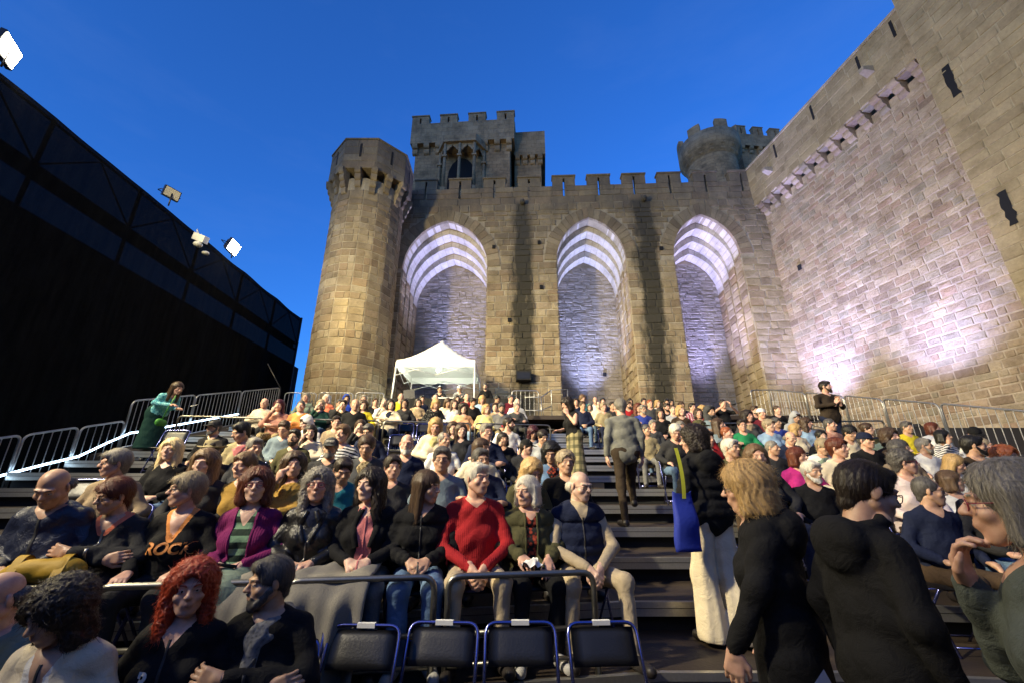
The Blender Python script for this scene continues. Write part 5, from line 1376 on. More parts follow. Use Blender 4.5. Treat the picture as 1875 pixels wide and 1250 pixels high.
def cm2(spec):
    """'navy' or 'navy:stripe'"""
    a = spec.split(':'); return cloth(a[0], a[1] if len(a) > 1 else None)
M_shoe = plain('shoe_dark', (.025, .02, .018), .5); M_shoe2 = plain('shoe_pale', (.45, .44, .42), .6)

# accessories in head space
M_frame = plain('spectacle_frame', (.02, .015, .015), .3); M_frame_r = plain('spectacle_red', (.25, .03, .05), .3)
def glasses_mesh(mat, tag_):
    if tag_ in HAIR: return HAIR[tag_]
    b = MB()
    for s in (-1, 1):
        pts = [(s * .033 + .021 * math.copysign(abs(math.cos(t)) ** .7, math.cos(t)), -.1005 + .004 * abs(math.cos(t)), .002 + .0165 * math.copysign(abs(math.sin(t)) ** .7, math.sin(t))) for t in [i / 16 * 2 * math.pi for i in range(16)]]
        b.tube(pts, .0019, 6, closed=True); b.tube([(s * .054, -.097, .006), (s * .078, -.06, .007), (s * .084, .01, .006)], .0017, 6)
    b.tube([(-.012, -.102, .006), (.012, -.102, .006)], .0018, 6)
    me = b.mesh('glasses', mat); HAIR[tag_] = me; return me
def cap_mesh():
    if 'cap' in HAIR: return HAIR['cap']
    F = Fig(); F.layer(0, .012); F.ell((0, .014, .045), (.088, .107, .088)); F.plane_cut(lambda P: (.028 - .10 * (P[1] + .0) * 0 - P[2]) + 0 * P[0] + 0 * P[1])
    F.layer(0, .0); F.cone((-.035, -.10, .030), (.035, -.10, .030), .055, side=V(0, 0, 1), sc=7.0); F.cone((-.02, -.13, .022), (.02, -.13, .022), .045, side=V(0, 0, 1), sc=7.0)
    G = Grid(F.lo - .02, F.hi + .02, [], .0045, None); D, L = F.solve(G); pos, qd, lb = surface_nets(G, D, L)
    HAIR['cap'] = np_mesh('cap', pos, qd, None, [None]); return HAIR['cap']
def hat_mesh():
    if 'hat' in HAIR: return HAIR['hat']
    b = MB(); prof = [(.0, .125), (.05, .128), (.078, .12), (.086, .09), (.092, .045), (.10, .040), (.135, .034), (.15, .040), (.15, .036), (.135, .029), (.095, .033)]
    b.lathe([(r, z) for r, z in prof], n=28); b.v = [(x, y * 1.15 + .012, z + (.018 * (x / .15) ** 2 if math.hypot(x, y) > .1 else 0)) for x, y, z in b.v]; HAIR['hat'] = b.mesh('hat', None); return HAIR['hat']
def hood_mesh():
    if 'hood' in HAIR: return HAIR['hood']
    F = Fig(); F.layer(0, .03, folds(.003, 45, 4)); F.ell((0, .025, .045), (.105, .122, .110)); F.cone((0, .05, 0), (0, .06, -.13), .095, .10, side=V(1, 0, 0), sc=.9); F.cone((0, .06, .11), (0, .11, .10), .05, .03)
    F.ell((0, -.12, -.02), (.075, .13, .105), sub=True, k=.01); F.ell((0, .015, .02), (.088, .108, .098), sub=True, k=.01)
    G = Grid(F.lo - .02, F.hi + .02, [], .0095, None); D, L = F.solve(G); pos, qd, lb = surface_nets(G, D, L)
    HAIR['hood'] = np_mesh('hood', pos, qd, None, [None]); return HAIR['hood']
def scarf_mesh():
    if 'scarf' in HAIR: return HAIR['scarf']
    F = Fig(); F.layer(0, .02, folds(.007, 60, 9)); F.torus(V(0, .02, -.02), nrm(V(0, -.2, 1)), .085, .036); F.torus(V(0, .0, -.055), nrm(V(0, -.3, 1)), .095, .034); F.cone(V(-.02, -.10, -.06), V(-.03, -.125, -.24), .045, .04, side=V(0, 1, 0), sc=1.8)
    G = Grid(F.lo - .02, F.hi + .02, [], .0075, None); D, L = F.solve(G); pos, qd, lb = surface_nets(G, D, L)
    HAIR['scarf'] = np_mesh('scarf', pos, qd, None, [None]); return HAIR['scarf']

def mat4(Rm, t): M = Matrix.Identity(4); M[0][:3] = Rm[0]; M[1][:3] = Rm[1]; M[2][:3] = Rm[2]; M.translation = Vector(t); return M
def dress(o, info, sp, fine=True):
    """hair, hats, glasses and scarves as children of the figure"""
    Mh = mat4(info['HR'], info['ho'])
    def ch(name, me, mat, extra=None, M=Mh):
        c = bpy.data.objects.new(name, me); COL.objects.link(c); c.parent = o; c.matrix_local = M @ extra if extra else M
        if mat:
            c.material_slots[0].link = 'OBJECT'; c.material_slots[0].material = mat
        return c
    acc = sp.get('acc', '')
    if sp.get('hair') and 'hood+' not in acc: ch('hair', hair_mesh(sp['hair'], fine), hmat(sp['hc']), Matrix.Diagonal((1, 1, .94, 1)) @ Matrix.Translation((0, 0, -.01)) if 'cap' in acc or 'hat' in acc else None)
    if 'glasses' in acc: ch('glasses', glasses_mesh(M_frame_r if 'redglasses' in acc else M_frame, 'gr' if 'redglasses' in acc else 'gb'), None)
    if 'sunhead' in acc: ch('glasses', glasses_mesh(M_frame, 'gb'), None, Matrix.Translation((0, .03, .085)) @ Matrix.Rotation(R(-38), 4, 'X'))
    for a in acc.split():
        if a.startswith('cap='): ch('cap', cap_mesh(), cm2(a[4:]))
        if a.startswith('backcap='): ch('cap', cap_mesh(), cm2(a[8:]), Matrix.Rotation(math.pi, 4, 'Z') @ Matrix.Translation((0, -.03, 0)))
        if a.startswith('hat='): ch('hat', hat_mesh(), cm2(a[4:]))
        if a.startswith('hood='): ch('hood', hood_mesh(), cm2(a[5:]))
        if a.startswith('scarf='): ch('scarf', scarf_mesh(), cm2(a[6:]), None, mat4(info['TR'], info['tor'](0, 0, info['LT'] - .005)))
def paint(o, mats):
    for i, m in enumerate(mats):
        o.material_slots[i].link = 'OBJECT'; o.material_slots[i].material = m
NMAT = [plain('none', (.5, .5, .5))] * 9
M_iris = plain('iris', (.02, .013, .009), .15); M_scl = plain('sclera', (.50, .46, .42), .25)
BODY = {}
def person(sp, loc, rz, label, key=None, scale=1.0, sx=1.0, group=None):
    fine = sp.get('fine', True)
    if key and key in BODY: me, info = BODY[key]
    else:
        info = figure(sp); me = np_mesh('person', *info['mesh'], NMAT); info.pop('mesh')
        if key: BODY[key] = (me, info)
    o = link('person', me, None, loc, (0, 0, rz), (scale * sx, scale * sx, scale))
    hairm = hmat(sp['hc']) if sp.get('hc') else hmat('grey')
    fz = hair_mat(sp['fuzz'], HC[sp['fuzz']]) if sp.get('fuzz') else hairm
    paint(o, [SKINS[sp.get('skin', 0)], cm2(sp['tc']), cm2(sp.get('bc', 'charcoal')), M_shoe2 if sp.get('paleshoe') else M_shoe, fz, lip_mat(), cm2(sp.get('ic', 'white')), M_iris, M_scl])
    dress(o, info, sp, fine)
    tag(o, label, 'person', group)
    return o, info
# ------------------------------------------------------------------ front row on the first step
CHL = 'folding_chair'
def seat(x, i, label, off=.58):
    y = rowY(i, x) + off; z = rowZ(i); rz = rowrot(x)
    folding_chair((x, y, z), rz, label, None, True); return (x, y, z), rz
FRONT = [
 (-3.22, 1.29, dict(hair='fringe', hc='dgrey', skin=2, tc='navy:shiny', bc='navy', top='coat', arms='clasp', yaw=.15, pitch=.55, lean=.22, fat=.6, collar=1.5, seed=2), 'person in dark navy coat bowing the head at the left end of the front row'),
 (-2.86, 1.25, dict(hair='pixie', hc='auburn', skin=2, fem=1, tc='charcoal', bc='navy', top='jacket', arms='cross', yaw=-.55, pitch=.25, lean=.12, acc='glasses', vneck=.06, vtrim=1, ic='coral', collar=1.4, seed=5), 'person in dark jacket with bright pink collar lining and glasses, arms folded'),
 (-2.43, 1.30, dict(hair='pixie', hc='gblond', skin=1, fem=1, fat=.5, tc='black', bc='charcoal', top='sweater', arms='knees', yaw=-.95, lean=.10, acc='glasses', vneck=.13, vtrim=1, ic='orange', collar=.4, seed=7), 'person in black sweater with orange V-neck and orange ROCK lettering'),
 (-1.99, 1.332, dict(hair='bob_wavy', hc='auburn', skin=0, fem=1, fat=.3, tc='purple:knit', bc='sage', top='sweater', arms='lap', yaw=.25, lean=.04, acc='redglasses', open=(.075, .055), ic='green:greenstripe', vneck=.09, skirt=.16, collar=.3, seed=9), 'person in purple cardigan over green striped top with red glasses'),
 (-1.54, 1.336, dict(hair='long_curl', hc='grey', skin=1, fem=1, tc='black:leather', bc='grey', top='jacket', arms='lap', yaw=.12, lean=.05, acc='redglasses', vneck=.10, vinner=1, ic='navy', seed=11), 'person in shiny black leather jacket and red glasses with blanketed knees'),
 (-1.14, 1.339, dict(hair='long_wavy', hc='dark', skin=0, fem=1, tc='black', bc='grey', top='jacket', arms='clasp', yaw=-.5, lean=.05, open=(.06, .05), ic='pink', vneck=.05, collar=1.3, seed=13), 'person in black jacket over dusty pink shirt smiling to the side'),
 (-.73, 1.33, dict(hair='long_bangs', hc='brown', skin=2, fem=1, tc='black', bc='denim', top='puffer', arms='clasp', yaw=.95, pitch=.12, lean=.12, spread=.11, collar=1.4, paleshoe=1, flare=.02, seed=15), 'person in black padded jacket and light blue jeans looking aside'),
 (-.31, 1.391, dict(hair='short', hc='white', skin=1, fat=.5, tc='red:knit', bc='beige', top='sweater', arms='down', yaw=.5, lean=.08, collar=.8, spread=.16, vneck=.02, fuzz='grey', seed=17), 'person in red knitted sweater and beige trousers with clasped hands'),
 (.13, 1.292, dict(hair='bob', hc='white', skin=1, fem=1, tc='olive', bc='black', top='puffer', arms=None, yaw=-.75, pitch=.05, lean=.10, open=(.05, .045), ic='navy:floral', paleshoe=1, collar=1.0, seed=19), 'person in olive quilted jacket over patterned scarf holding white tissue'),
 (.56, 1.309, dict(hair='fringe', hc='white', skin=0, fat=.3, tc='navy', ic='beige', bc='beige', top='puffer', othersleeve=1, arms='down', yaw=.42, pitch=.18, lean=.06, acc='glasses', spread=.20, foot=(0, -.12), vneck=.09, vinner=1, collar=1.2, seed=23), 'person in navy quilted vest over beige sweater with glasses'),
]
FRONT[8][2]['arms'] = ((V(-.25, -.06, .745), V(-.11, -.27, .70), V(.45, -.7, -.45), V(.2, .3, -1), .5), (V(.25, -.06, .745), V(.10, -.29, .67), V(-.35, -.8, -.5), V(-.2, .3, -1), .6))
NEAR = {}
for k, (x, h, sp, lab) in enumerate(FRONT):
    p, rz = seat(x, 0, 'black folding chair under the %s' % lab.split(' with ')[0].split(' bowing')[0].split(' smiling')[0].split(' looking')[0].split(' and ')[0].split(' over ')[0].replace('person in', 'front-row figure in'))
    base = (1.27 if sp.get('fem') else 1.285) + (.012 if sp['hair'] == 'fringe' else .03) - .10 * max(0, sp.get('pitch', 0) - .1)
    NEAR[k] = person(sp, p, rz, lab, scale=h / base)
def conform_text(owner, body, size, cx, cz, mat, name, tilt=0.0, shear=0.0):
    """flat print laid on the chest of a figure"""
    from mathutils.bvhtree import BVHTree
    cu = bpy.data.curves.new('t', 'FONT'); cu.body = body; cu.size = size; cu.align_x = 'CENTER'; cu.shear = shear; cu.offset = size * .035; cu.resolution_u = 3
    to = bpy.data.objects.new('t', cu); COL.objects.link(to); dg = bpy.context.evaluated_depsgraph_get()
    me = bpy.data.meshes.new_from_object(to.evaluated_get(dg)); bpy.data.objects.remove(to)
    om = owner.data; bv = BVHTree.FromPolygons([v.co[:] for v in om.vertices], [tuple(p.vertices) for p in om.polygons])
    for v in me.vertices:
        x = v.co.x * math.cos(tilt) - v.co.y * math.sin(tilt) + cx; z = v.co.x * math.sin(tilt) + v.co.y * math.cos(tilt) + cz
        hit = bv.ray_cast(Vector((x, -.75, z)), Vector((0, 1, 0)))
        v.co = Vector((x, (hit[0].y if hit[0] else -.15) - .006, z))
    me.materials.clear(); me.materials.append(mat); o = bpy.data.objects.new(name, me); COL.objects.link(o); o.parent = owner; return o
def conform_strip(owner, path, width, mat, name, lift=.004, n=18):
    """narrow strip (zip, placket, lapel edge) laid on the front of a figure along path [(x, z)...]"""
    from mathutils.bvhtree import BVHTree
    om = owner.data
    if 'bv' not in CACHE.setdefault(owner.name, {}): CACHE[owner.name]['bv'] = BVHTree.FromPolygons([v.co[:] for v in om.vertices], [tuple(p.vertices) for p in om.polygons])
    bv = CACHE[owner.name]['bv']; pts = []
    for i in range(n + 1):
        t = i / n * (len(path) - 1); k = min(int(t), len(path) - 2); f = t - k
        pts.append((path[k][0] * (1 - f) + path[k + 1][0] * f, path[k][1] * (1 - f) + path[k + 1][1] * f))
    vs = []
    for i, (x, z) in enumerate(pts):
        a, b = pts[max(0, i - 1)], pts[min(n, i + 1)]; d = math.hypot(b[0] - a[0], b[1] - a[1]) + 1e-6; nx, nz = (b[1] - a[1]) / d, -(b[0] - a[0]) / d
        for s, l in ((-1, 0), (-.8, lift), (.8, lift), (1, 0)):
            xx, zz = x + nx * s * width / 2, z + nz * s * width / 2; h = bv.ray_cast(Vector((xx, -.75, zz)), Vector((0, 1, 0)))[0]
            vs.append((xx, (h.y if h else -.12) - l + .001, zz))
    m = MB(); m.add(vs, [(4 * i + e, 4 * i + e + 1, 4 * i + e + 5, 4 * i + e + 4) for i in range(n) for e in range(3)], 0, True); return m.build(name, mat, owner)
CACHE = {}
M_zip = plain('zip_metal', (.30, .29, .27), .35, .8); M_zipd = plain('zip_dark', (.03, .03, .03), .5)
conform_strip(NEAR[0][0], [(0, .95), (.01, .62)], .02, M_zipd, 'zip')
conform_strip(NEAR[1][0], [(0, .93), (.0, .60)], .016, M_zip, 'zip')
for s_ in (-1, 1):
    conform_strip(NEAR[5][0], [(s_ * .035, 1.0), (s_ * .085, .88), (s_ * .05, .74)], .045, cm2('black'), 'lapel', .012)
    conform_strip(NEAR[4][0], [(s_ * .03, .99), (s_ * .07, .90), (s_ * .02, .78)], .035, cm2('black:leather'), 'lapel', .012)
    conform_strip(NEAR[3][0], [(s_ * .075, 1.0), (s_ * .07, .78), (s_ * .055, .60)], .018, cm2('purple:knit'), 'button_band', .006)
    conform_strip(NEAR[8][0], [(s_ * .052, 1.0), (s_ * .046, .62)], .02, cm2('olive'), 'zip', .008)
    conform_strip(NEAR[5][0], [(s_ * .02, 1.015), (s_ * .05, .965)], .03, cm2('pink'), 'collar', .010)
conform_strip(NEAR[4][0], [(.0, .78), (.0, .60)], .012, M_zip, 'zip'); conform_strip(NEAR[6][0], [(0, .97), (0, .6)], .012, M_zipd, 'zip'); conform_strip(NEAR[9][0], [(0, .94), (0, .6)], .014, M_zipd, 'zip')
conform_strip(NEAR[5][0], [(0.0, .95), (0.0, .62)], .014, cm2('pink'), 'placket', .005)
M_print = plain('orange_print', (.70, .27, .07), .6); M_printw = plain('pale_print', (.62, .58, .50), .6)
conform_text(NEAR[2][0], 'ROCK', .105, 0.0, .745, M_print, 'lettering', 0, .25)
st = MB(); pts = [(.022 * (1 if i % 2 == 0 else .42) * math.sin(i * math.pi / 5), .022 * (1 if i % 2 == 0 else .42) * math.cos(i * math.pi / 5)) for i in range(10)]
b_ = NEAR[2][0]; from mathutils.bvhtree import BVHTree
bv_ = BVHTree.FromPolygons([v.co[:] for v in b_.data.vertices], [tuple(p.vertices) for p in b_.data.polygons])
hit = bv_.ray_cast(Vector((0, -.75, .86)), Vector((0, 1, 0)))[0]
st.add([(x, hit.y - .012, .86 + z) for x, z in pts], [tuple(range(10))]); st.build('star_print', M_print, b_)

# things on laps
M_bp = plain('yellow_pack', (.42, .25, .012), .65, bump=.3, bscale=30)
bp = tag(empty('backpack', (-2.98, rowY(0, -2.98) + .26, rowZ(0) + .66), rowrot(-3)), 'mustard yellow backpack lying across two laps on the front row', 'backpack')
F = Fig(); F.layer(0, .05, folds(.008, 22, 6)); F.cone(V(-.16, 0, 0), V(.16, 0, .02), .075, .08, side=V(0, 0, 1), sc=1.25); F.cone(V(-.12, -.03, .03), V(.13, -.03, .04), .05)
G = Grid(F.lo - .03, F.hi + .03, [], .012, None); D, L = F.solve(G); ps, qd, lb = surface_nets(G, D, L); link('pack_body', np_mesh('pack_body', ps, qd, None, [M_bp]), bp)
for x in (-.13, .12):
    vs = []
    for i in range(13):
        t = i / 12; yy = .07 - .20 * t; zz = .085 * math.cos((t - .35) * 2.6) + .02 - .10 * max(0, t - .6); vs += [(x - .025 + .03 * t, yy, zz), (x + .025 + .03 * t, yy, zz)]
    vs2 = [(a, b - .0, c + .008) for a, b, c in vs]; q = MB(); q.add(vs, [(2 * i, 2 * i + 1, 2 * i + 3, 2 * i + 2) for i in range(12)], 0, True); q.add(vs2, [(2 * i, 2 * i + 2, 2 * i + 3, 2 * i + 1) for i in range(12)], 0, True); q.build('strap', M_bp, bp)
M_teal = plain('teal_bag', (.016, .05, .046), .7, bump=.3, bscale=25)
tb_ = tag(empty('shoulder_bag', (-2.0, rowY(0, -2.0) + .22, rowZ(0) + .63), rowrot(-2)), 'dark green cloth bag on the lap below the purple cardigan', 'bag')
F = Fig(); F.layer(0, .05, folds(.007, 26, 3)); F.cone(V(-.12, 0, 0), V(.12, -.02, 0), .07, .06, side=V(0, 0, 1), sc=1.3); G = Grid(F.lo - .03, F.hi + .03, [], .012, None); D, L = F.solve(G); ps, qd, lb = surface_nets(G, D, L); link('bag_body', np_mesh('bag_body', ps, qd, None, [M_teal]), tb_)
MB().tube(rounded([(-.14, .02, .03), (-.17, -.02, .1), (0, -.08, .085), (.16, .0, .05)], .05), .012, 6).build('strap', M_black, tb_)
# blanket over two laps, hanging to the boards
M_blanket = plain('grey_wool', (.20, .185, .155), .95, bump=.5, bscale=140, var=.18)
bx0, bx1 = -1.86, -.96; nu, nv = 46, 40; vs = []
for i in range(nu + 1):
    u = i / nu; x = bx0 + (bx1 - bx0) * u
    for k in range(nv + 1):
        v = k / nv; yb = rowY(0, x); kn_ = max(math.exp(-((x + 1.54 + .13) / .09) ** 2), math.exp(-((x + 1.54 - .13) / .09) ** 2), math.exp(-((x + 1.14 + .13) / .09) ** 2), math.exp(-((x + 1.14 - .13) / .09) ** 2))
        if v < .42:
            t = v / .42; y = yb + .52 - .42 * t; z = rowZ(0) + .645 + .035 * kn_ - .03 * t + .012 * math.sin(u * 19 + t * 5)
        else:
            t = (v - .42) / .58; y = yb + .10 - .13 * math.sin(min(1, t * 3) * math.pi / 2) - .05 * t - (.05 * math.sin(u * 24 + 1.5 * math.sin(t * 2)) + .03 * math.sin(u * 47)) * t; z = rowZ(0) + .615 + .035 * kn_ * (1 - t) - .60 * t * t ** .12
        vs.append((x + (.05 * math.sin(v * 3) * (u - .4)) - .12 * max(0, v - .42) * (1 - u), y, z))
b = MB(); b.add(vs, [(i * (nv + 1) + k, i * (nv + 1) + k + 1, (i + 1) * (nv + 1) + k + 1, (i + 1) * (nv + 1) + k) for i in range(nu) for k in range(nv)], 0, True)
bl = b.build('blanket', M_blanket); sm_ = bl.modifiers.new('t', 'SOLIDIFY'); sm_.thickness = .008; tag(bl, 'grey wool blanket draped over two laps down to the boards', 'blanket')
# tissue
q = MB(); rr = random.Random(3); vs = [(0, 0, .012)]
for i in range(14): a = i / 14 * 2 * math.pi; w = .075 * rr.uniform(.6, 1.25); vs.append((w * math.cos(a), w * .8 * math.sin(a), rr.uniform(-.025, .02)))
for i in range(14): a = i / 14 * 2 * math.pi; w = .04 * rr.uniform(.6, 1.2); vs.append((w * math.cos(a), w * math.sin(a), rr.uniform(.01, .04)))
q.add(vs, [(1 + i, 1 + (i + 1) % 14, 15 + (i + 1) % 14, 15 + i) for i in range(14)] + [(15 + i, 15 + (i + 1) % 14, 0) for i in range(14)], 0, False)
tag(q.build('tissue', M_tagw, loc=(.15, rowY(0, .13) + .205, rowZ(0) + .655)), 'crumpled white paper tissue held above dark trousers', 'tissue')

# ------------------------------------------------------------------ floor row at the lower left
FLOOR = [
 (-2.34, 2.30, .94, dict(hair='fringe', hc='dgrey', skin=1, fat=.7, tc='sage', bc='navy', top='shirt', sleeve='short', arms='lap', yaw=-.35, pitch=.25, collar=1.6, seed=31, w=.95), 'person in grey green polo shirt at the left end of the floor row'),
 (-1.95, 2.22, .94, dict(hair='big_curl', hc='dark', skin=3, fem=1, tc='cream', bc='navy', top='jacket', arms='lap', yaw=-.35, pitch=.40, open=(.06, .05), ic='white', vneck=.13, seed=33, w=.95), 'person in cream jacket over white V-neck top looking down'),
 (-1.60, 2.45, .965, dict(hair='long_curl', hc='red', skin=1, fem=1, tc='black', bc='black', top='jacket', arms='rest', yaw=.40, pitch=.05, vneck=.06, seed=35, w=.95), 'person in black jacket with pale chest letter on the floor row'),
 (-1.24, 2.56, .955, dict(hair='short', hc='dgrey', skin=3, tc='black', bc='black', top='jacket', arms='cross', yaw=-.95, pitch=.08, beard=.4, acc='scarf=grey:print', seed=37, w=.95), 'person in black jacket with grey patterned neck scarf, arms folded'),
]
for x, y, s, sp, lab in FLOOR:
    p = (x, y, .03); rz = R(8)
    folding_chair(p, rz, 'black folding chair on the floor row under the ' + lab.split('person in ')[1].split(' at ')[0].split(' over')[0].split(' on the')[0].split(', arms')[0], None, True)
    o, inf = person(sp, p, rz, lab, scale=s)
    conform_strip(o, [(0, .96), (0, .62)], .014, M_zipd, 'zip')
    if sp['hc'] == 'red': conform_text(o, 'R', .09, -.06, .78, M_printw, 'lettering')

# ------------------------------------------------------------------ standing figures
STAND_UP = []
def arm(e, w, d, n, c=.5): return (V(*e), V(*w), V(*d), V(*n), c)
hang = lambda s, y=0: arm((s * .235, .03 + y, 1.14), (s * .245, -.05 + y * 1.6, .90), (0, -.15, -1), (-s, 0, 0), .5)
# aqua shirt on the left steps, bending forward with a slip of paper
o, inf = person(dict(stand=True, hair='long', hc='brown', skin=1, fem=1, tc='teal:aqua', bc='dgreen', top='shirt', sleeve='long', arms=(arm((-.22, -.20, 1.10), (-.10, -.50, 1.06), (0, -1, .1), (0, 0, -1), .5), arm((.22, -.18, 1.08), (.06, -.44, 1.02), (-.2, -1, .1), (0, 0, -1), .5)), lean=.70, pitch=.35, skirt=.25, seed=41), (-7.0, 8.45, rowZ(7)), R(72), 'person in aqua patterned shirt leaning over the steps with a paper slip', scale=.99)
tag(MB().add([(-.05, -.08, 0), (.05, -.08, .012), (.05, .08, .016), (-.05, .08, .004)], [(0, 1, 2, 3), (3, 2, 1, 0)]).build('paper_slip', M_tagw, loc=(-6.27, 8.40, rowZ(7) + 1.075), rot=(R(15), R(-10), R(20))), 'white paper slip held out over the left steps', 'paper')
gb = tag(empty('shoulder_bag', (-6.68, 8.22, rowZ(7) + .72), R(78)), 'small bright green pouch hanging on a strap at the left steps', 'bag')
M_gr = plain('green_pouch', (.06, .28, .03), .6)
F = Fig(); F.layer(0, .03, folds(.004, 30, 3)); F.cone(V(-.05, 0, 0), V(.05, 0, .0), .07, .06, side=V(0, 1, 0), sc=1.6); G = Grid(F.lo - .03, F.hi + .03, [], .010, None); D, L = F.solve(G); ps, qd, lb = surface_nets(G, D, L); link('pouch', np_mesh('pouch', ps, qd, None, [M_gr]), gb)
MB().tube([(0, 0, .05), (-.02, -.10, .28), (.02, -.16, .52)], .011, 6).build('strap', M_gr, gb)
# black sleeveless top and tartan skirt in the aisle
person(dict(stand=True, hair='bob_wavy', hc='dark', skin=1, fem=1, tc='black', bc='khaki:tartan', top='tank', sleeve='none', arms=(arm((-.22, .02, 1.13), (-.10, -.26, 1.05), (.1, -1, .0), (0, 0, -1), .5), arm((.20, -.10, 1.16), (.07, -.17, 1.34), (-.2, -.2, 1), (-1, .2, 0), 1.0)), lean=.14, pitch=.35, skirt=.22, seed=43), (1.18, 8.25, rowZ(5)), R(-65), 'person in sleeveless black top and tartan skirt standing in the aisle', scale=1.0)
tag(MB().add([(-.07, -.1, 0), (.07, -.1, .01), (.07, .1, .01), (-.07, .1, .0)], [(0, 1, 2, 3), (3, 2, 1, 0)]).build('paper_slip', M_tagw, loc=(.72, 8.12, rowZ(5) + 1.06), rot=(R(8), R(6), R(30))), 'white paper held out by the tartan skirt wearer', 'paper')
# grey jacket climbing the aisle, seen from behind
person(dict(stand=True, hair='short', hc='grey', skin=1, tc='greyolive', bc='dbrown', top='jacket', arms=(hang(-1), hang(1)), yaw=.12, pitch=.1, stride=(-.20, .10), lift=(.23, 0), fold=.009, seed=45, sw=.185), (1.60, 6.25, rowZ(3)), R(180), 'person in grey jacket and dark trousers climbing the aisle steps', scale=1.02)
# black padded jacket and wide cream trousers, with a blue tote
person(dict(stand=True, hair='bob_curl', hc='dark', skin=1, fem=1, tc='black', bc='cream', top='puffer', arms=(hang(-1, -.1), hang(1)), yaw=.85, pitch=.1, hoodback=1, flare=.07, stride=(.06, -.05), seed=47), (1.72, 4.02, rowZ(0)), R(195), 'person in black padded jacket and wide cream trousers walking in the aisle', scale=1.03)
M_tote = plain('blue_tote', (.012, .03, .30), .75, bump=.3, bscale=40); M_lime = plain('lime_strap', (.50, .50, .03), .7)
tt = tag(empty('tote_bag', (1.42, 3.80, rowZ(0) + .60), R(10)), 'bright blue tote bag hanging from a lime yellow strap', 'bag')
q = MB(); vs = []; m_ = 12
for k in range(15):
    t = k / 14; w = .085 + .03 * (1 - t); dp = .035 * math.sin(math.pi * min(1, t * 1.0 + .08)) + .012
    for i in range(m_):
        a = i / m_ * 2 * math.pi; f = 1 + .08 * math.sin(a * 3 + t * 7)
        vs.append((w * math.copysign(abs(math.cos(a)) ** .5, math.cos(a)), dp * f * math.copysign(abs(math.sin(a)) ** .6, math.sin(a)) + .01 * math.sin(t * 9), .10 + .45 * t + .012 * math.cos(a * 2) * t))
q.add(vs, [(k * m_ + i, k * m_ + (i + 1) % m_, (k + 1) * m_ + (i + 1) % m_, (k + 1) * m_ + i) for k in range(14) for i in range(m_)] + [tuple(range(m_ - 1, -1, -1))], 0, True); q.build('bag_body', M_tote, tt)
q = MB(); vs = []
for i in range(9):
    t = i / 8; vs += [(-.02 + .05 * t, -.03 + .12 * t * t, .5 + .42 * t), (.012 + .05 * t, -.03 + .12 * t * t, .5 + .42 * t)]
q.add(vs, [(2 * i, 2 * i + 1, 2 * i + 3, 2 * i + 2) for i in range(8)], 0, True); q.add([(a, b + .004, c) for a, b, c in vs], [(2 * i, 2 * i + 2, 2 * i + 3, 2 * i + 1) for i in range(8)], 0, True); q.build('strap', M_lime, tt)
# long black coat
person(dict(stand=True, hair='bob_wavy', hc='blonde', skin=1, fem=1, tc='black', bc='black', top='coat', hem=.42, arms=(hang(-1, -.05), hang(1, -.08)), yaw=.1, pitch=.12, hoodback=1, acc='glasses', fold=.009, seed=49, w=.84), (1.27, 2.32, .03), R(234), 'person in long black hooded coat and glasses holding a white sheet', scale=1.02)
tag(MB().add([(-.10, 0, -.14), (.10, 0, -.14), (.10, .02, .14), (-.10, .01, .14)], [(0, 1, 2, 3), (3, 2, 1, 0)]).build('paper_sheet', M_tagw, loc=(1.16, 1.93, .80), rot=(R(10), R(-32), R(15))), 'white paper sheet held beside the long black coat', 'paper')
# black hoodie, close to the lens
person(dict(stand=True, hair='short', hc='dark', skin=2, tc='black', bc='black', top='jacket', arms=(hang(-1, .02), hang(1, .0)), yaw=-.25, pitch=.30, hoodback=1, acc='glasses', fuzz='dark', fold=.009, seed=51, sw=.158, w=.84), (1.42, 1.93, .03), R(96), 'person in black hooded jacket and glasses bending to listen', scale=1.0)
# quilted grey green jacket, hand over mouth
person(dict(stand=True, hair='bob', hc='grey', skin=1, fem=1, tc='quiltgreen', bc='black', top='coat', hem=.7, arms=(arm((-.24, -.14, 1.10), (-.06, -.20, 1.335), (.3, -.05, 1), (.5, .8, 0), .7), arm((.25, -.02, 1.13), (.12, -.24, 1.02), (-1, -.1, .1), (0, 1, 0), .5)), yaw=-.10, pitch=.05, acc='redglasses', collar=1.6, fold=.009, seed=53), (1.50, 1.30, .03), R(-128), 'person in quilted grey green jacket whispering behind a raised hand', scale=.985)
# brown sweater by the wall
person(dict(stand=True, hair='short', hc='dark', skin=1, tc='dbrown', bc='navy', top='sweater', arms=(arm((-.28, -.06, 1.16), (-.05, -.26, 1.18), (.3, -.2, 1), (1, .1, 0), .3), arm((.28, -.06, 1.16), (.05, -.27, 1.18), (-.3, -.2, 1), (-1, .1, 0), .3)), yaw=.55, beard=.9, sw=.19, w=1.06, fat=.4, seed=55), (6.85, 9.25, rowZ(7)), R(5), 'person in dark brown sweater clapping in front of the lit wall', scale=1.04)
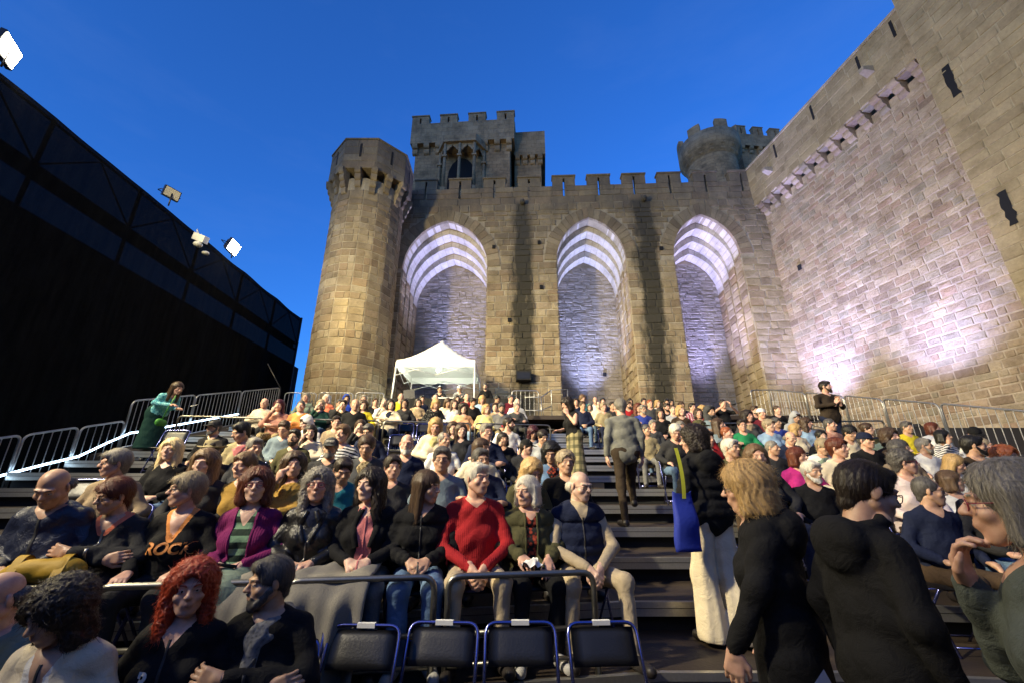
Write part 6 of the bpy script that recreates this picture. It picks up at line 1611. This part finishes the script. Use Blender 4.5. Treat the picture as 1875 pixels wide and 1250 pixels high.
# sound engineer beside the tent
person(dict(stand=True, fine=False, voxel=(.0065, .016, .01), hair='crop', hc='dgrey', skin=1, tc='black', bc='black', top='sweater', arms=(arm((-.25, -.04, 1.14), (-.1, -.25, 1.02), (0, -1, 0), (0, 0, -1), .4), arm((.25, -.04, 1.14), (.1, -.25, 1.02), (0, -1, 0), (0, 0, -1), .4)), pitch=.4, yaw=-.1, beard=.1, seed=57), (-1.02, 16.2, zt), R(2), 'person in black sweater standing beside the white tent', scale=1.03)
CROWD = [   # step, x, size, head turn, head bow, build, hair, hair colour, top, arms, accessories, skin, label
(0,3.52,0.975,60,8,0,'receding','dgrey','navy','knees','glasses',2,'person in navy sweater and jeans on the front row at right'),
(1,4.51,0.870,50,6,1,'bob','lbrown','white','knees','glasses',1,'person in white jacket with pale blue collar and glasses'),
(2,5.20,0.870,40,14,1,'long','blonde','white','rest','sunhead',1,'person in white top with sunglasses pushed up, behind the navy sweater'),
(1,3.15,0.934,12,4,0,'short','white','black','rest','beard',2,'person in black jacket over bright red shirt collar'),
(0,3.98,1.066,12,2,0,'receding','dgrey','charcoal','rest','glasses',1,'person in dark suit jacket and glasses facing the stage'),
(1,-1.71,0.961,15,34,0,'short','dark','teal','rest','',2,'person in teal jacket bowing the head'),
(1,5.04,0.977,40,18,1,'long','black','black','chin','',1,'person in black hooded top leaning the head on a hand'),
(1,0.12,0.980,28,16,1,'long_curl','blonde','olive','lap','glasses',1,'person in olive jacket and glasses bent over the lap'),
(1,-1.21,0.978,28,4,1,'pixie','dark','charcoal','rest','',1,'person in charcoal hooded jacket beside the teal jacket'),
(1,-2.51,0.984,-15,0,1,'pixie','lbrown','mustard','rest','',1,'person in mustard cardigan over brown patterned blouse'),
(1,-2.10,0.992,22,4,1,'long_wavy','brown','mustard','chin','scarf=mustard:print',1,'person in mustard coat and yellow patterned scarf, one hand raised to the head'),
(1,-2.90,0.998,-5,2,1,'long_wavy','lbrown','charcoal','rest','',0,'person in charcoal top behind the orange lettered sweater'),
(1,-3.56,0.994,-40,0,1,'pixie','grey','tan','rest','glasses',1,'person in tan sweater with glasses turned to the left'),
(1,0.54,1.019,0,10,0,'short_curl','gblond','black','rest','',2,'person in black sweater over a collared shirt at the aisle'),
(1,-0.30,1.028,20,6,0,'short','dgrey','navy','cross','glasses',2,'person in navy sweater with bare crossed forearms and glasses'),
(2,3.60,0.935,35,4,1,'bob_bangs','auburn','magenta','rest','',1,'person in magenta jacket with orange hood lining'),
(1,4.08,1.032,55,4,1,'short_curl','dgrey','rose','rest','redglasses',1,'person in pale pink jacket and red glasses'),
(1,-0.75,1.034,-2,10,0,'short','dgrey','bluegrey','lap','glasses',2,'person in dark blue grey polo shirt with glasses'),
(2,5.93,0.919,15,10,1,'big_curl','ginger','charcoal','rest','glasses',1,'person in charcoal top and glasses at the right end by the wall'),
(3,3.74,0.870,48,2,0,'crop','grey','charcoal','rest','',2,'person in black coat looking right beside the magenta jacket'),
(3,6.48,0.870,55,6,0,'crop','gblond','bluegrey','rest','glasses',1,'person in grey blue top and glasses behind the dark suit'),
(2,0.47,1.002,-25,18,1,'long_curl','black','denim','rest','scarf=red:floral',2,'person in denim jacket and orange flowered top'),
(3,4.37,0.907,10,24,1,'pixie','gblond','white','lap','scarf=sage',2,'person in white jacket and green scarf looking down'),
(2,4.74,0.995,38,8,1,'bob','dgrey','tan','rest','',0,'person in tan jacket below the mustard yellow sweatshirt'),
(2,-3.79,0.953,-5,10,1,'long_wavy','pblonde','black','lap','',0,'person in black jacket beside the light tube'),
(2,-3.36,0.936,5,6,0,'short','dark','brown','rest','hat=khaki glasses',3,'person in straw hat and dark glasses'),
(3,0.14,0.887,55,10,0,'short','dark','charcoal','rest','cap=black',1,'person in black cap turned towards the aisle'),
(2,2.81,1.011,42,6,0,'short','white','olive','rest','',2,'person in olive field jacket over pale blue shirt'),
(1,2.70,1.090,6,0,1,'bob','lbrown','charcoal','rest','',1,'person in charcoal top below the bright green sweatshirt'),
(3,5.72,0.876,48,0,0,'short','grey','white','rest','glasses beard',2,'person in white shirt with glasses next to the striped sweater'),
(4,6.75,0.870,48,6,1,'bob','black','white:stripe','chin','',2,'person in black and white striped sweater, hand at chin'),
(2,-0.44,1.015,42,6,1,'long_bangs','brown','cream','rest','glasses',2,'person in cream blouse and glasses turned to the right'),
(2,4.08,1.017,48,0,1,'pixie','auburn','cream','rest','scarf=rose',1,'person in cream jacket and pale scarf looking right'),
(2,-2.99,0.965,45,4,0,'short','grey','dgrey','rest','',2,'person in dark grey jacket looking sideways beside the straw hat'),
(2,-2.19,0.977,-5,3,0,'short','grey','charcoal','rest','cap=dgrey beard',2,'person in black quilted jacket and grey cap below the striped sleeves'),
(2,-1.72,1.028,-4,22,1,'bun','brown','dgrey','lap','scarf=tan:leopard',2,'person with leopard print scarf looking down at hands'),
(2,-1.33,1.024,6,-4,0,'fringe','white','navy','rest','beard',1,'person in dark quilted jacket with white zip, chin raised'),
(2,5.53,1.010,50,0,0,'short','black','dbrown','rest','beard',2,'person in dark brown jacket looking right'),
(4,-0.12,0.870,12,8,1,'bob_bangs','dark','black','chin','',2,'person in black top holding a phone and yellow bag'),
(4,4.52,0.870,28,22,0,'fringe','grey','navy','rest','glasses',1,'person in navy coat and glasses looking down'),
(3,-0.96,0.947,35,2,0,'receding','grey','white','rest','',2,'person in white t-shirt turned to the right'),
(3,5.06,0.945,28,-4,0,'crop','dgrey','black','rest','cap=navy',1,'person in black raincoat and navy flat cap'),
(5,5.14,0.870,38,4,1,'bob_curl','blonde','cream','rest','',0,'person in cream top behind the navy coat'),
(3,2.84,0.985,20,6,0,'short','dark','red','rest','',1,'person in red jacket behind the black padded jacket'),
(4,0.50,0.922,10,20,1,'bun','dark','lgrey','rest','',2,'person in pale grey jacket bending down at the aisle'),
(4,4.98,0.886,2,2,1,'bun','black','black','rest','',0,'person in black top facing the stage below the dusty pink sweater'),
(5,7.39,0.870,55,10,1,'bob','auburn','white','rest','',1,'person in white top behind the striped sweater'),
(3,-2.92,0.946,5,2,0,'short','dark','olive','rest','beard',2,'person in dark olive jacket with a white earphone'),
(6,5.34,0.870,40,8,0,'short','dgrey','blue','rest','',2,'person in blue jacket turned right'),
(4,5.91,0.887,35,4,0,'short','dgrey','sage','rest','glasses',1,'person in green jacket and glasses behind the flat cap'),
(4,3.55,0.937,45,2,0,'crop','ginger','olive','rest','',1,'person in olive jacket looking right below the green sweatshirt'),
(4,7.19,0.892,-30,20,0,'crop','black','white','rest','cap=black',3,'person in white jacket and black cap bending down'),
(3,5.38,1.000,25,8,1,'bob_curl','brown','brown','rest','',1,'person in brown top beside the mustard yellow sweatshirt'),
(5,0.34,0.870,0,14,1,'big_curl','maroon','lgrey','rest','sunhead',2,'person in light grey top with sunglasses pushed up'),
(5,2.53,0.893,38,2,0,'crop','dgrey','khaki','lap','',2,'person in khaki zip hoodie and grey trousers on the aisle seat'),
(4,5.39,0.930,20,26,0,'short_curl','black','cream','rest','',2,'person in cream sweatshirt with bowed head'),
(4,-3.10,0.911,12,6,1,'long_bangs','dark','cream','chin','',0,'person in cream knit jacket covering the mouth with one hand'),
(3,-2.36,1.016,-20,4,1,'pixie','lbrown','white:stripe','rest','',1,'person in striped sleeves and dark sparkling vest'),
(4,-2.25,0.933,-15,16,0,'short','dgrey','navy','rest','glasses',2,'person in dark navy coat and glasses behind the leopard scarf'),
(4,2.70,0.995,-5,20,1,'short_curl','white','charcoal','rest','',1,'person in black coat looking down beside the khaki zip hoodie'),
(5,6.36,0.870,35,4,1,'bun','brown','olive','rest','glasses',0,'person in olive top and glasses at the right barriers'),
(5,6.95,0.870,15,-4,0,'short','dgrey','yellow','rest','',2,'person in mustard yellow sweatshirt by the right barriers'),
(4,-0.85,0.975,10,6,1,'long','brown','charcoal','rest','',0,'person half hidden behind the olive green jacket'),
(3,-0.39,1.051,20,-6,0,'short','grey','navy','cross','glasses',1,'person in navy jacket over pink shirt with glasses'),
(3,-3.56,1.029,-40,22,1,'short','black','khaki','rest','scarf=pink',2,'person in khaki top with pink flowered scarf'),
(4,-3.50,0.947,5,34,0,'short','brown','bluegrey','lap','',1,'person in blue grey sweater bowing the head'),
(5,-1.06,0.897,2,0,1,'long_curl','brown','olive','rest','',0,'person in olive green jacket over black top'),
(6,2.90,0.870,25,2,0,'short','grey','dgrey','rest','',1,'person in dark grey coat behind the khaki zip hoodie'),
(5,3.16,0.940,10,8,1,'bob','grey','dgrey','rest','',1,'person in grey top behind the black coat'),
(6,5.89,0.870,45,2,1,'long_curl','brown','sky','rest','',1,'person in pale denim jacket beside the pale grey hood'),
(5,-2.69,0.900,-10,6,1,'long','brown','charcoal','chin','',0,'person in dark jacket with hand across the mouth below the yellow raincoat'),
(4,-1.28,1.040,5,38,1,'bob','blonde','cream','lap','scarf=pyellow',1,'person in cream jacket bending over a maroon cloth'),
(5,4.27,0.940,-5,2,0,'short','dark','green','cross','glasses',1,'person in bright green sweatshirt with glasses'),
(5,4.71,0.948,38,2,1,'pixie','gblond','sky','rest','',0,'person in light blue denim shirt'),
(5,5.73,0.932,42,4,0,'crop','dgrey','dpink','rest','',1,'person in dusty pink sweater at the right'),
(4,-4.43,0.927,-20,12,0,'short','dgrey','black','rest','cap=charcoal beard',2,'person in black jacket and dark baseball cap beside the light tube'),
(4,3.14,1.024,30,6,0,'short','brown','red','rest','cap=olive',3,'person in olive green cap and red shirt'),
(7,6.17,0.870,25,30,0,'short','brown','lgrey','rest','hood=lgrey',2,'person wearing a pale grey hood'),
(5,3.86,0.979,60,12,1,'long','brown','bluegrey','rest','',1,'person in grey jacket turned away below the checked shirt'),
(5,-0.10,0.970,50,2,0,'short','dark','white','rest','beard',1,'person in white t-shirt in profile under the mid rail'),
(5,-3.52,0.915,-45,20,0,'short','brown','white','rest','hood=white',0,'person wearing a white hood under the mid rail'),
(5,-3.08,0.928,20,4,0,'short','dark','tan:print','rest','',1,'person in tan camouflage jacket under the mid rail'),
(6,4.83,1.007,18,4,1,'bob_curl','dark','dgrey','rest','scarf=tan',1,'person in grey top with pale scarf beside the raised camera'),
(7,5.56,0.942,12,4,0,'crop','brown','maroon','clasp','backcap=white',1,'person in maroon top and white cap worn backwards'),
(7,3.38,1.004,5,4,1,'long_bangs','dark','black','lap','',1,'person in black jacket smiling below the white jacket'),
(7,4.26,0.989,8,4,1,'bob','brown','maroon','rest','',1,'person in maroon top beside the checked shirt'),
(8,6.36,0.922,18,-2,0,'crop','brown','black','rest','',0,'person in plain black sweatshirt smiling by the right barriers'),
(8,5.89,0.927,25,6,0,'short','brown','black','rest','',1,'person in black jacket over white shirt'),
(8,4.01,0.984,8,4,0,'crop','brown','lgrey','rest','',0,'person in pale grey sweater right of the charcoal coat'),
(8,3.24,0.994,22,4,0,'short','grey','blue','cross','glasses beard',2,'person in blue jacket over pale shirt with glasses'),
(7,3.82,1.054,18,2,1,'bob','blonde','brown','rest','',0,'person in brown jacket behind the pale grey sweater'),
(8,4.73,0.968,20,6,1,'bob_curl','blonde','red','rest','',0,'person in red top left of the grey blue hood'),
(6,4.17,1.071,15,10,0,'short','black','bluegrey','cross','hood=dgrey beard',3,'person wearing a dark grey blue hood'),
(8,-0.69,0.994,10,5,1,'bob','blonde','pyellow','lap','glasses',0,'person in pale yellow sweater with glasses'),
(8,-0.24,1.017,0,24,0,'short','dgrey','grey','lap','beard',2,'person in grey blazer looking down at red phone'),
(9,0.16,0.971,14,4,0,'crop','grey','dgrey','cross','',1,'person in dark grey jacket with arms crossed at the aisle'),
(11,2.45,0.870,5,6,1,'bob','dark','sage','lap','hood=sage',1,'person wrapped in a green hooded coat with white trousers'),
(9,4.09,0.947,15,6,0,'short','dark','charcoal','rest','beard',1,'person in charcoal coat smiling beside the black jacket'),
(8,-1.21,0.987,-8,2,1,'big_curl','dark','peach','rest','',0,'person in peach button blouse and light jeans'),
(9,-0.43,0.969,-25,4,1,'pixie','brown','tan','rest','',0,'person in tan top behind the grey blazer'),
(9,3.36,0.971,10,6,1,'long_curl','auburn','brown','rest','',1,'person in brown top beside the red chest band'),
(9,4.83,0.945,12,0,0,'short','dark','plaid:plaid','rest','',1,'person in red and white checked shirt'),
(9,2.53,1.012,10,6,1,'pixie','gblond','khaki','rest','',1,'person in khaki top left of the standing figure in grey'),
(10,2.96,0.950,10,8,0,'short','dark','charcoal','rest','',2,'person hidden behind the standing figure in grey'),
(7,-4.43,0.997,2,10,0,'crop','dgrey','orange','cross','',1,'person in pale orange hooded sweatshirt with arms crossed'),
(9,1.94,1.025,20,6,0,'short','brown','navy','lap','',2,'person in navy jacket holding pale paper'),
(10,2.51,0.971,8,0,0,'receding','brown','cream','rest','glasses',0,'person in cream hooded sweatshirt with glasses'),
(10,3.41,0.954,30,2,0,'short','brown','red','rest','beard',1,'person in black jacket with broad red chest band'),
(10,4.86,0.914,20,4,0,'short_curl','brown','navy','rest','',2,'person in navy jacket left of the checked shirt'),
(8,-3.52,0.992,15,4,1,'long_wavy','brown','yellow','rest','',0,'person in bright yellow open raincoat over grey top'),
(10,3.98,0.981,12,4,0,'crop','ginger','dgrey','rest','',1,'person in dark grey top at the foot of the second pier'),
(11,4.50,0.924,18,4,1,'bob','blonde','white','rest','',0,'person in white jacket with blue sleeve'),
(9,5.54,1.000,18,-4,0,'crop','dark','black','photo','',1,'person in black t-shirt raising a camera with bare arms'),
(7,-4.89,1.012,-5,6,1,'long_bangs','maroon','dpink','chin','',0,'person in dusty pink cardigan with leopard skirt, hand at chin'),
(8,-3.97,0.975,5,6,0,'short','dark','black','chin','',0,'person in black sweater with hand over mouth'),
(7,-3.38,1.051,20,4,0,'fringe','grey','black','rest','',2,'person in black jacket leaning beside the yellow raincoat'),
(8,-2.88,1.019,10,2,1,'bob','dark','cream','cross','scarf=navy',0,'person in cream jacket with patterned dark scarf'),
(9,-2.06,1.011,25,26,1,'bob_bangs','blonde','black:dots','lap','',1,'person in dotted black blouse looking down'),
(12,5.15,0.876,10,6,1,'bob','black','charcoal','rest','glasses',2,'person in charcoal top and glasses against the second pier'),
(8,-4.46,0.986,-10,4,1,'bob','gblond','dgreen','chin','',0,'person in dark green top holding a phone to the ear'),
(9,-4.41,0.926,10,5,0,'short','dgrey','charcoal','rest','glasses',2,'person in charcoal top with glasses beside the blue hood'),
(9,-2.76,0.985,-10,5,1,'long','dark','charcoal','rest','glasses',2,'person in charcoal coat and glasses behind the yellow jacket'),
(10,-1.86,0.982,20,28,1,'long','brown','cream','lap','',2,'person in cream jacket bending forward over the lap'),
(9,-1.58,1.017,20,10,1,'long','brown','white','rest','',0,'person in white blouse with a thin black strap'),
(10,0.09,1.013,10,2,0,'fringe','white','white','rest','',0,'person in white shirt near the top of the aisle'),
(11,3.39,0.956,15,6,1,'big_curl','black','navy','rest','',2,'person in navy top at the edge of the middle arch'),
(12,3.90,0.914,12,4,1,'bob','dark','charcoal','rest','',2,'person in charcoal top behind the red chest band'),
(10,4.42,0.983,-5,6,0,'short','black','black','rest','',2,'person in black top against the second pier'),
(8,-5.67,0.961,8,8,0,'fringe','gblond','cream:print','cross','',1,'person in cream patterned shirt at the left end of the upper stand'),
(9,-3.30,0.980,-10,-14,0,'crop','grey','white','chin','beard',0,'person in white top leaning back with face upturned'),
(10,-2.68,0.952,12,2,1,'bob','dark','tan:print','lap','glasses',0,'person in patterned tan blouse and dark cardigan with glasses'),
(10,-1.10,0.993,25,22,0,'short','dark','black','rest','',2,'person in black t-shirt looking down to the side'),
(11,1.99,1.006,-10,10,1,'long','dark','navy','rest','',1,'person in dark top at the top row right of the aisle'),
(11,4.07,0.956,8,4,0,'short','black','navy','rest','',1,'person in navy top at the foot of the second pier'),
(10,-3.79,0.919,15,8,0,'short','brown','black','lap','',1,'person in black hooded jacket with pale cords'),
(11,2.88,0.992,5,4,0,'short','black','navy','rest','',1,"person in dark jacket behind the grey standing figure's shoulder"),
(12,2.83,0.975,5,4,0,'fringe','grey','rose','rest','',1,'person in pale top behind the cream hooded sweatshirt'),
(11,-2.75,0.952,10,4,0,'short','black','navy','rest','',1,'person in navy jacket half hidden below the tent corner'),
(11,-0.93,1.025,5,16,1,'bob_bangs','blonde','sky','rest','',1,'person in light blue shirt in front of the mixing desk'),
(12,-0.57,0.976,15,14,0,'short','black','navy','rest','glasses',2,'person in navy sweater and glasses beside the desk end'),
(11,-2.32,0.990,15,5,0,'fringe','grey','charcoal','rest','glasses',1,'person in charcoal fleece and glasses in the top row below the tent'),
(11,-1.74,1.008,15,2,1,'long','dark','charcoal','rest','',0,'person in dark top in the top row beside the red jacket'),
(12,-0.05,1.000,10,6,0,'short','dgrey','maroon','rest','',1,'person in maroon sweater in the top row near the aisle'),
(9,-3.76,1.028,5,6,0,'short','grey','charcoal','rest','glasses',1,'person in charcoal coat and glasses against the turret foot'),
(12,2.32,1.041,20,6,1,'updo','lbrown','teal','rest','',1,'person in teal top in the highest row right of the aisle'),
(10,-5.05,0.979,0,6,1,'bob','white','coral','rest','',1,'person in coral vest in the top row below the turret'),
(10,-4.55,0.964,10,6,0,'short','dark','royal','rest','hood=royal',2,'person wearing a bright blue hood in the top row'),
(11,-3.37,0.986,10,5,0,'fringe','grey','yellow','rest','glasses',1,'person in yellow zip jacket with dark side stripe and glasses'),
(12,-1.50,1.000,10,8,0,'fringe','white','red','rest','',1,'person in red jacket in the top row below the tent'),
(10,-5.55,0.987,0,5,1,'bob','grey','sage','rest','',1,'person in green and yellow jacket in the top row below the turret'),
(-1,-2.75,5.30,0,20,1,'short_curl','dark','charcoal','desk','',1,'person sitting behind the black desk under the tent'),
(-1,-2.00,5.35,0,16,0,'short','brown','grey','desk','cap=white',1,'person in white cap behind the desk under the tent')]
YQ = [-45, -22, 0, 18, 40, 57]
COATS = {}
def quant(v, qs): return min(qs, key=lambda q: abs(q - v))
for n_, (step, x, s, yaw, bow, fem, hair, hc, tc, arms, acc, skin, label) in enumerate(CROWD):
    q = random.Random(n_ * 7 + 1); yw = quant(yaw, YQ); bw = 24 if bow > 13 else 2
    beard = 'beard' in acc; ak = arms if arms in ('cross', 'chin', 'photo', 'lap') else 'rest'
    if ak == 'rest' and q.random() < .3: ak = 'lap'
    if ak == 'lap' and bw == 2 and yw not in (0, 18): ak = 'rest'
    sleeve = 'short' if 't-shirt' in label or 'polo' in label else 'long'
    if arms == 'desk':
        sp = dict(stand=True, fine=False, voxel=(.0080, .022, .014), hair=hair, hc=hc, skin=skin, fem=fem, tc=tc, top='jacket', arms='desk', lean=.55, pitch=.2, acc=acc, seed=3)
        person(sp, (x, 16.35, zt), 0, label, key='desk%d' % fem, scale=1.0); continue
    kp = dict(fine=False, voxel=(.0080, .022, .014), fem=fem, yaw=R(yw), pitch=R(bw), lean=.05 + (.16 if bw > 10 else 0), arms=ak, top='jacket' if sleeve == 'long' else 'tshirt', sleeve=sleeve, seed=(n_ % 5) + 1, collar=1.0)
    if beard: kp['beard'] = .4
    sp = dict(kp); sp.update(hair=hair, hc=hc, tc=tc, skin=skin, acc=acc, bc=q.choice(['charcoal', 'navy', 'denim', 'dgrey', 'black', 'khaki', 'brown']))
    if 'white trousers' in label: sp['bc'] = 'white'
    if 'light jeans' in label: sp['bc'] = 'sky'
    if 'leopard skirt' in label: sp['bc'] = 'tan:leopard'
    if 'grey trousers' in label: sp['bc'] = 'grey'
    key = (fem, yw, bw, ak, beard, sleeve)
    y = rowY(step, x) + .58; z = rowZ(step); rz = rowrot(x) + q.uniform(-.07, .07)
    cl = ('folding chair occupied by the spectator ' + label.replace('person ', '').replace(',', '')).split()
    cl = ' '.join(cl[:16] if len(cl) > 16 else cl)
    folding_chair((x, y, z), rowrot(x), cl, 'occupied chairs in the stand', False)
    o, _ = person(sp, (x, y, z), rz, label, key=key, scale=s, sx=q.uniform(.95, 1.04), group='spectators seated in the stand')
    o.rotation_euler = (q.uniform(-.04, .05), q.uniform(-.045, .045), rz)
print('LIB', len(BODY), 'tris', sum(len(m[0].polygons) * 2 for m in BODY.values()), 'all', sum(len(m.polygons) * 2 for m in bpy.data.meshes))
# empty chairs seen in the stand
for x, i in ((-2.55, 8), (-2.05, 8), (-1.55, 8), (-2.2, 6), (-1.65, 6), (-1.5, 4), (-4.3, 0), (-3.8, 0), (-4.6, 2), (-6.2, 6), (2.6, 10)):
    folding_chair((x, rowY(i, x) + .58, rowZ(i)), rowrot(x), 'empty black folding chair standing in the stand', 'empty chairs in the stand', True)
# things held up in the crowd
for n_, (step, x, s, yaw, bow, fem, hair, hc, tc, arms, acc, skin, label) in enumerate(CROWD):
    if arms != 'photo' and 'phone' not in label: continue
    px_, py_, pz_ = x, rowY(step, x) + .58, rowZ(step)
    if arms == 'photo':
        c_ = tag(empty('camera', (px_ + .12, py_ - .44, pz_ + 1.14 * s), R(-30)), 'dark video camera held up by the black t-shirt wearer', 'camera')
        MB().box((-.05, -.10, -.045), (.05, .08, .055)).build('camera_body', M_blackmetal, c_); q = MB(); q.lathe([(.036, 0), (.036, .07), (.03, .07)], n=14); q.build('lens', M_blackmetal, c_, loc=(0, .08, 0), rot=(R(-90), 0, 0)); MB().box((.05, -.06, -.03), (.06, .02, .04)).build('display', M_glass_off, c_)
    elif 'to the ear' in label:
        tag(MB().box((-.006, -.035, -.07), (.006, .035, .07)).build('phone', M_blackmetal, loc=(px_ - .10, py_ - .19, pz_ + 1.16 * s), rot=(R(15), R(-15), R(10))), 'dark phone held to an ear in the upper stand', 'phone')
    elif 'red phone' in label:
        tag(MB().box((-.035, -.07, -.005), (.035, .07, .005)).build('phone', plain('red_case', (.4, .03, .04), .4), loc=(px_ + .02, py_ - .32, pz_ + .72 * s), rot=(R(35), 0, R(5))), 'phone in red case held over the grey blazer', 'phone')
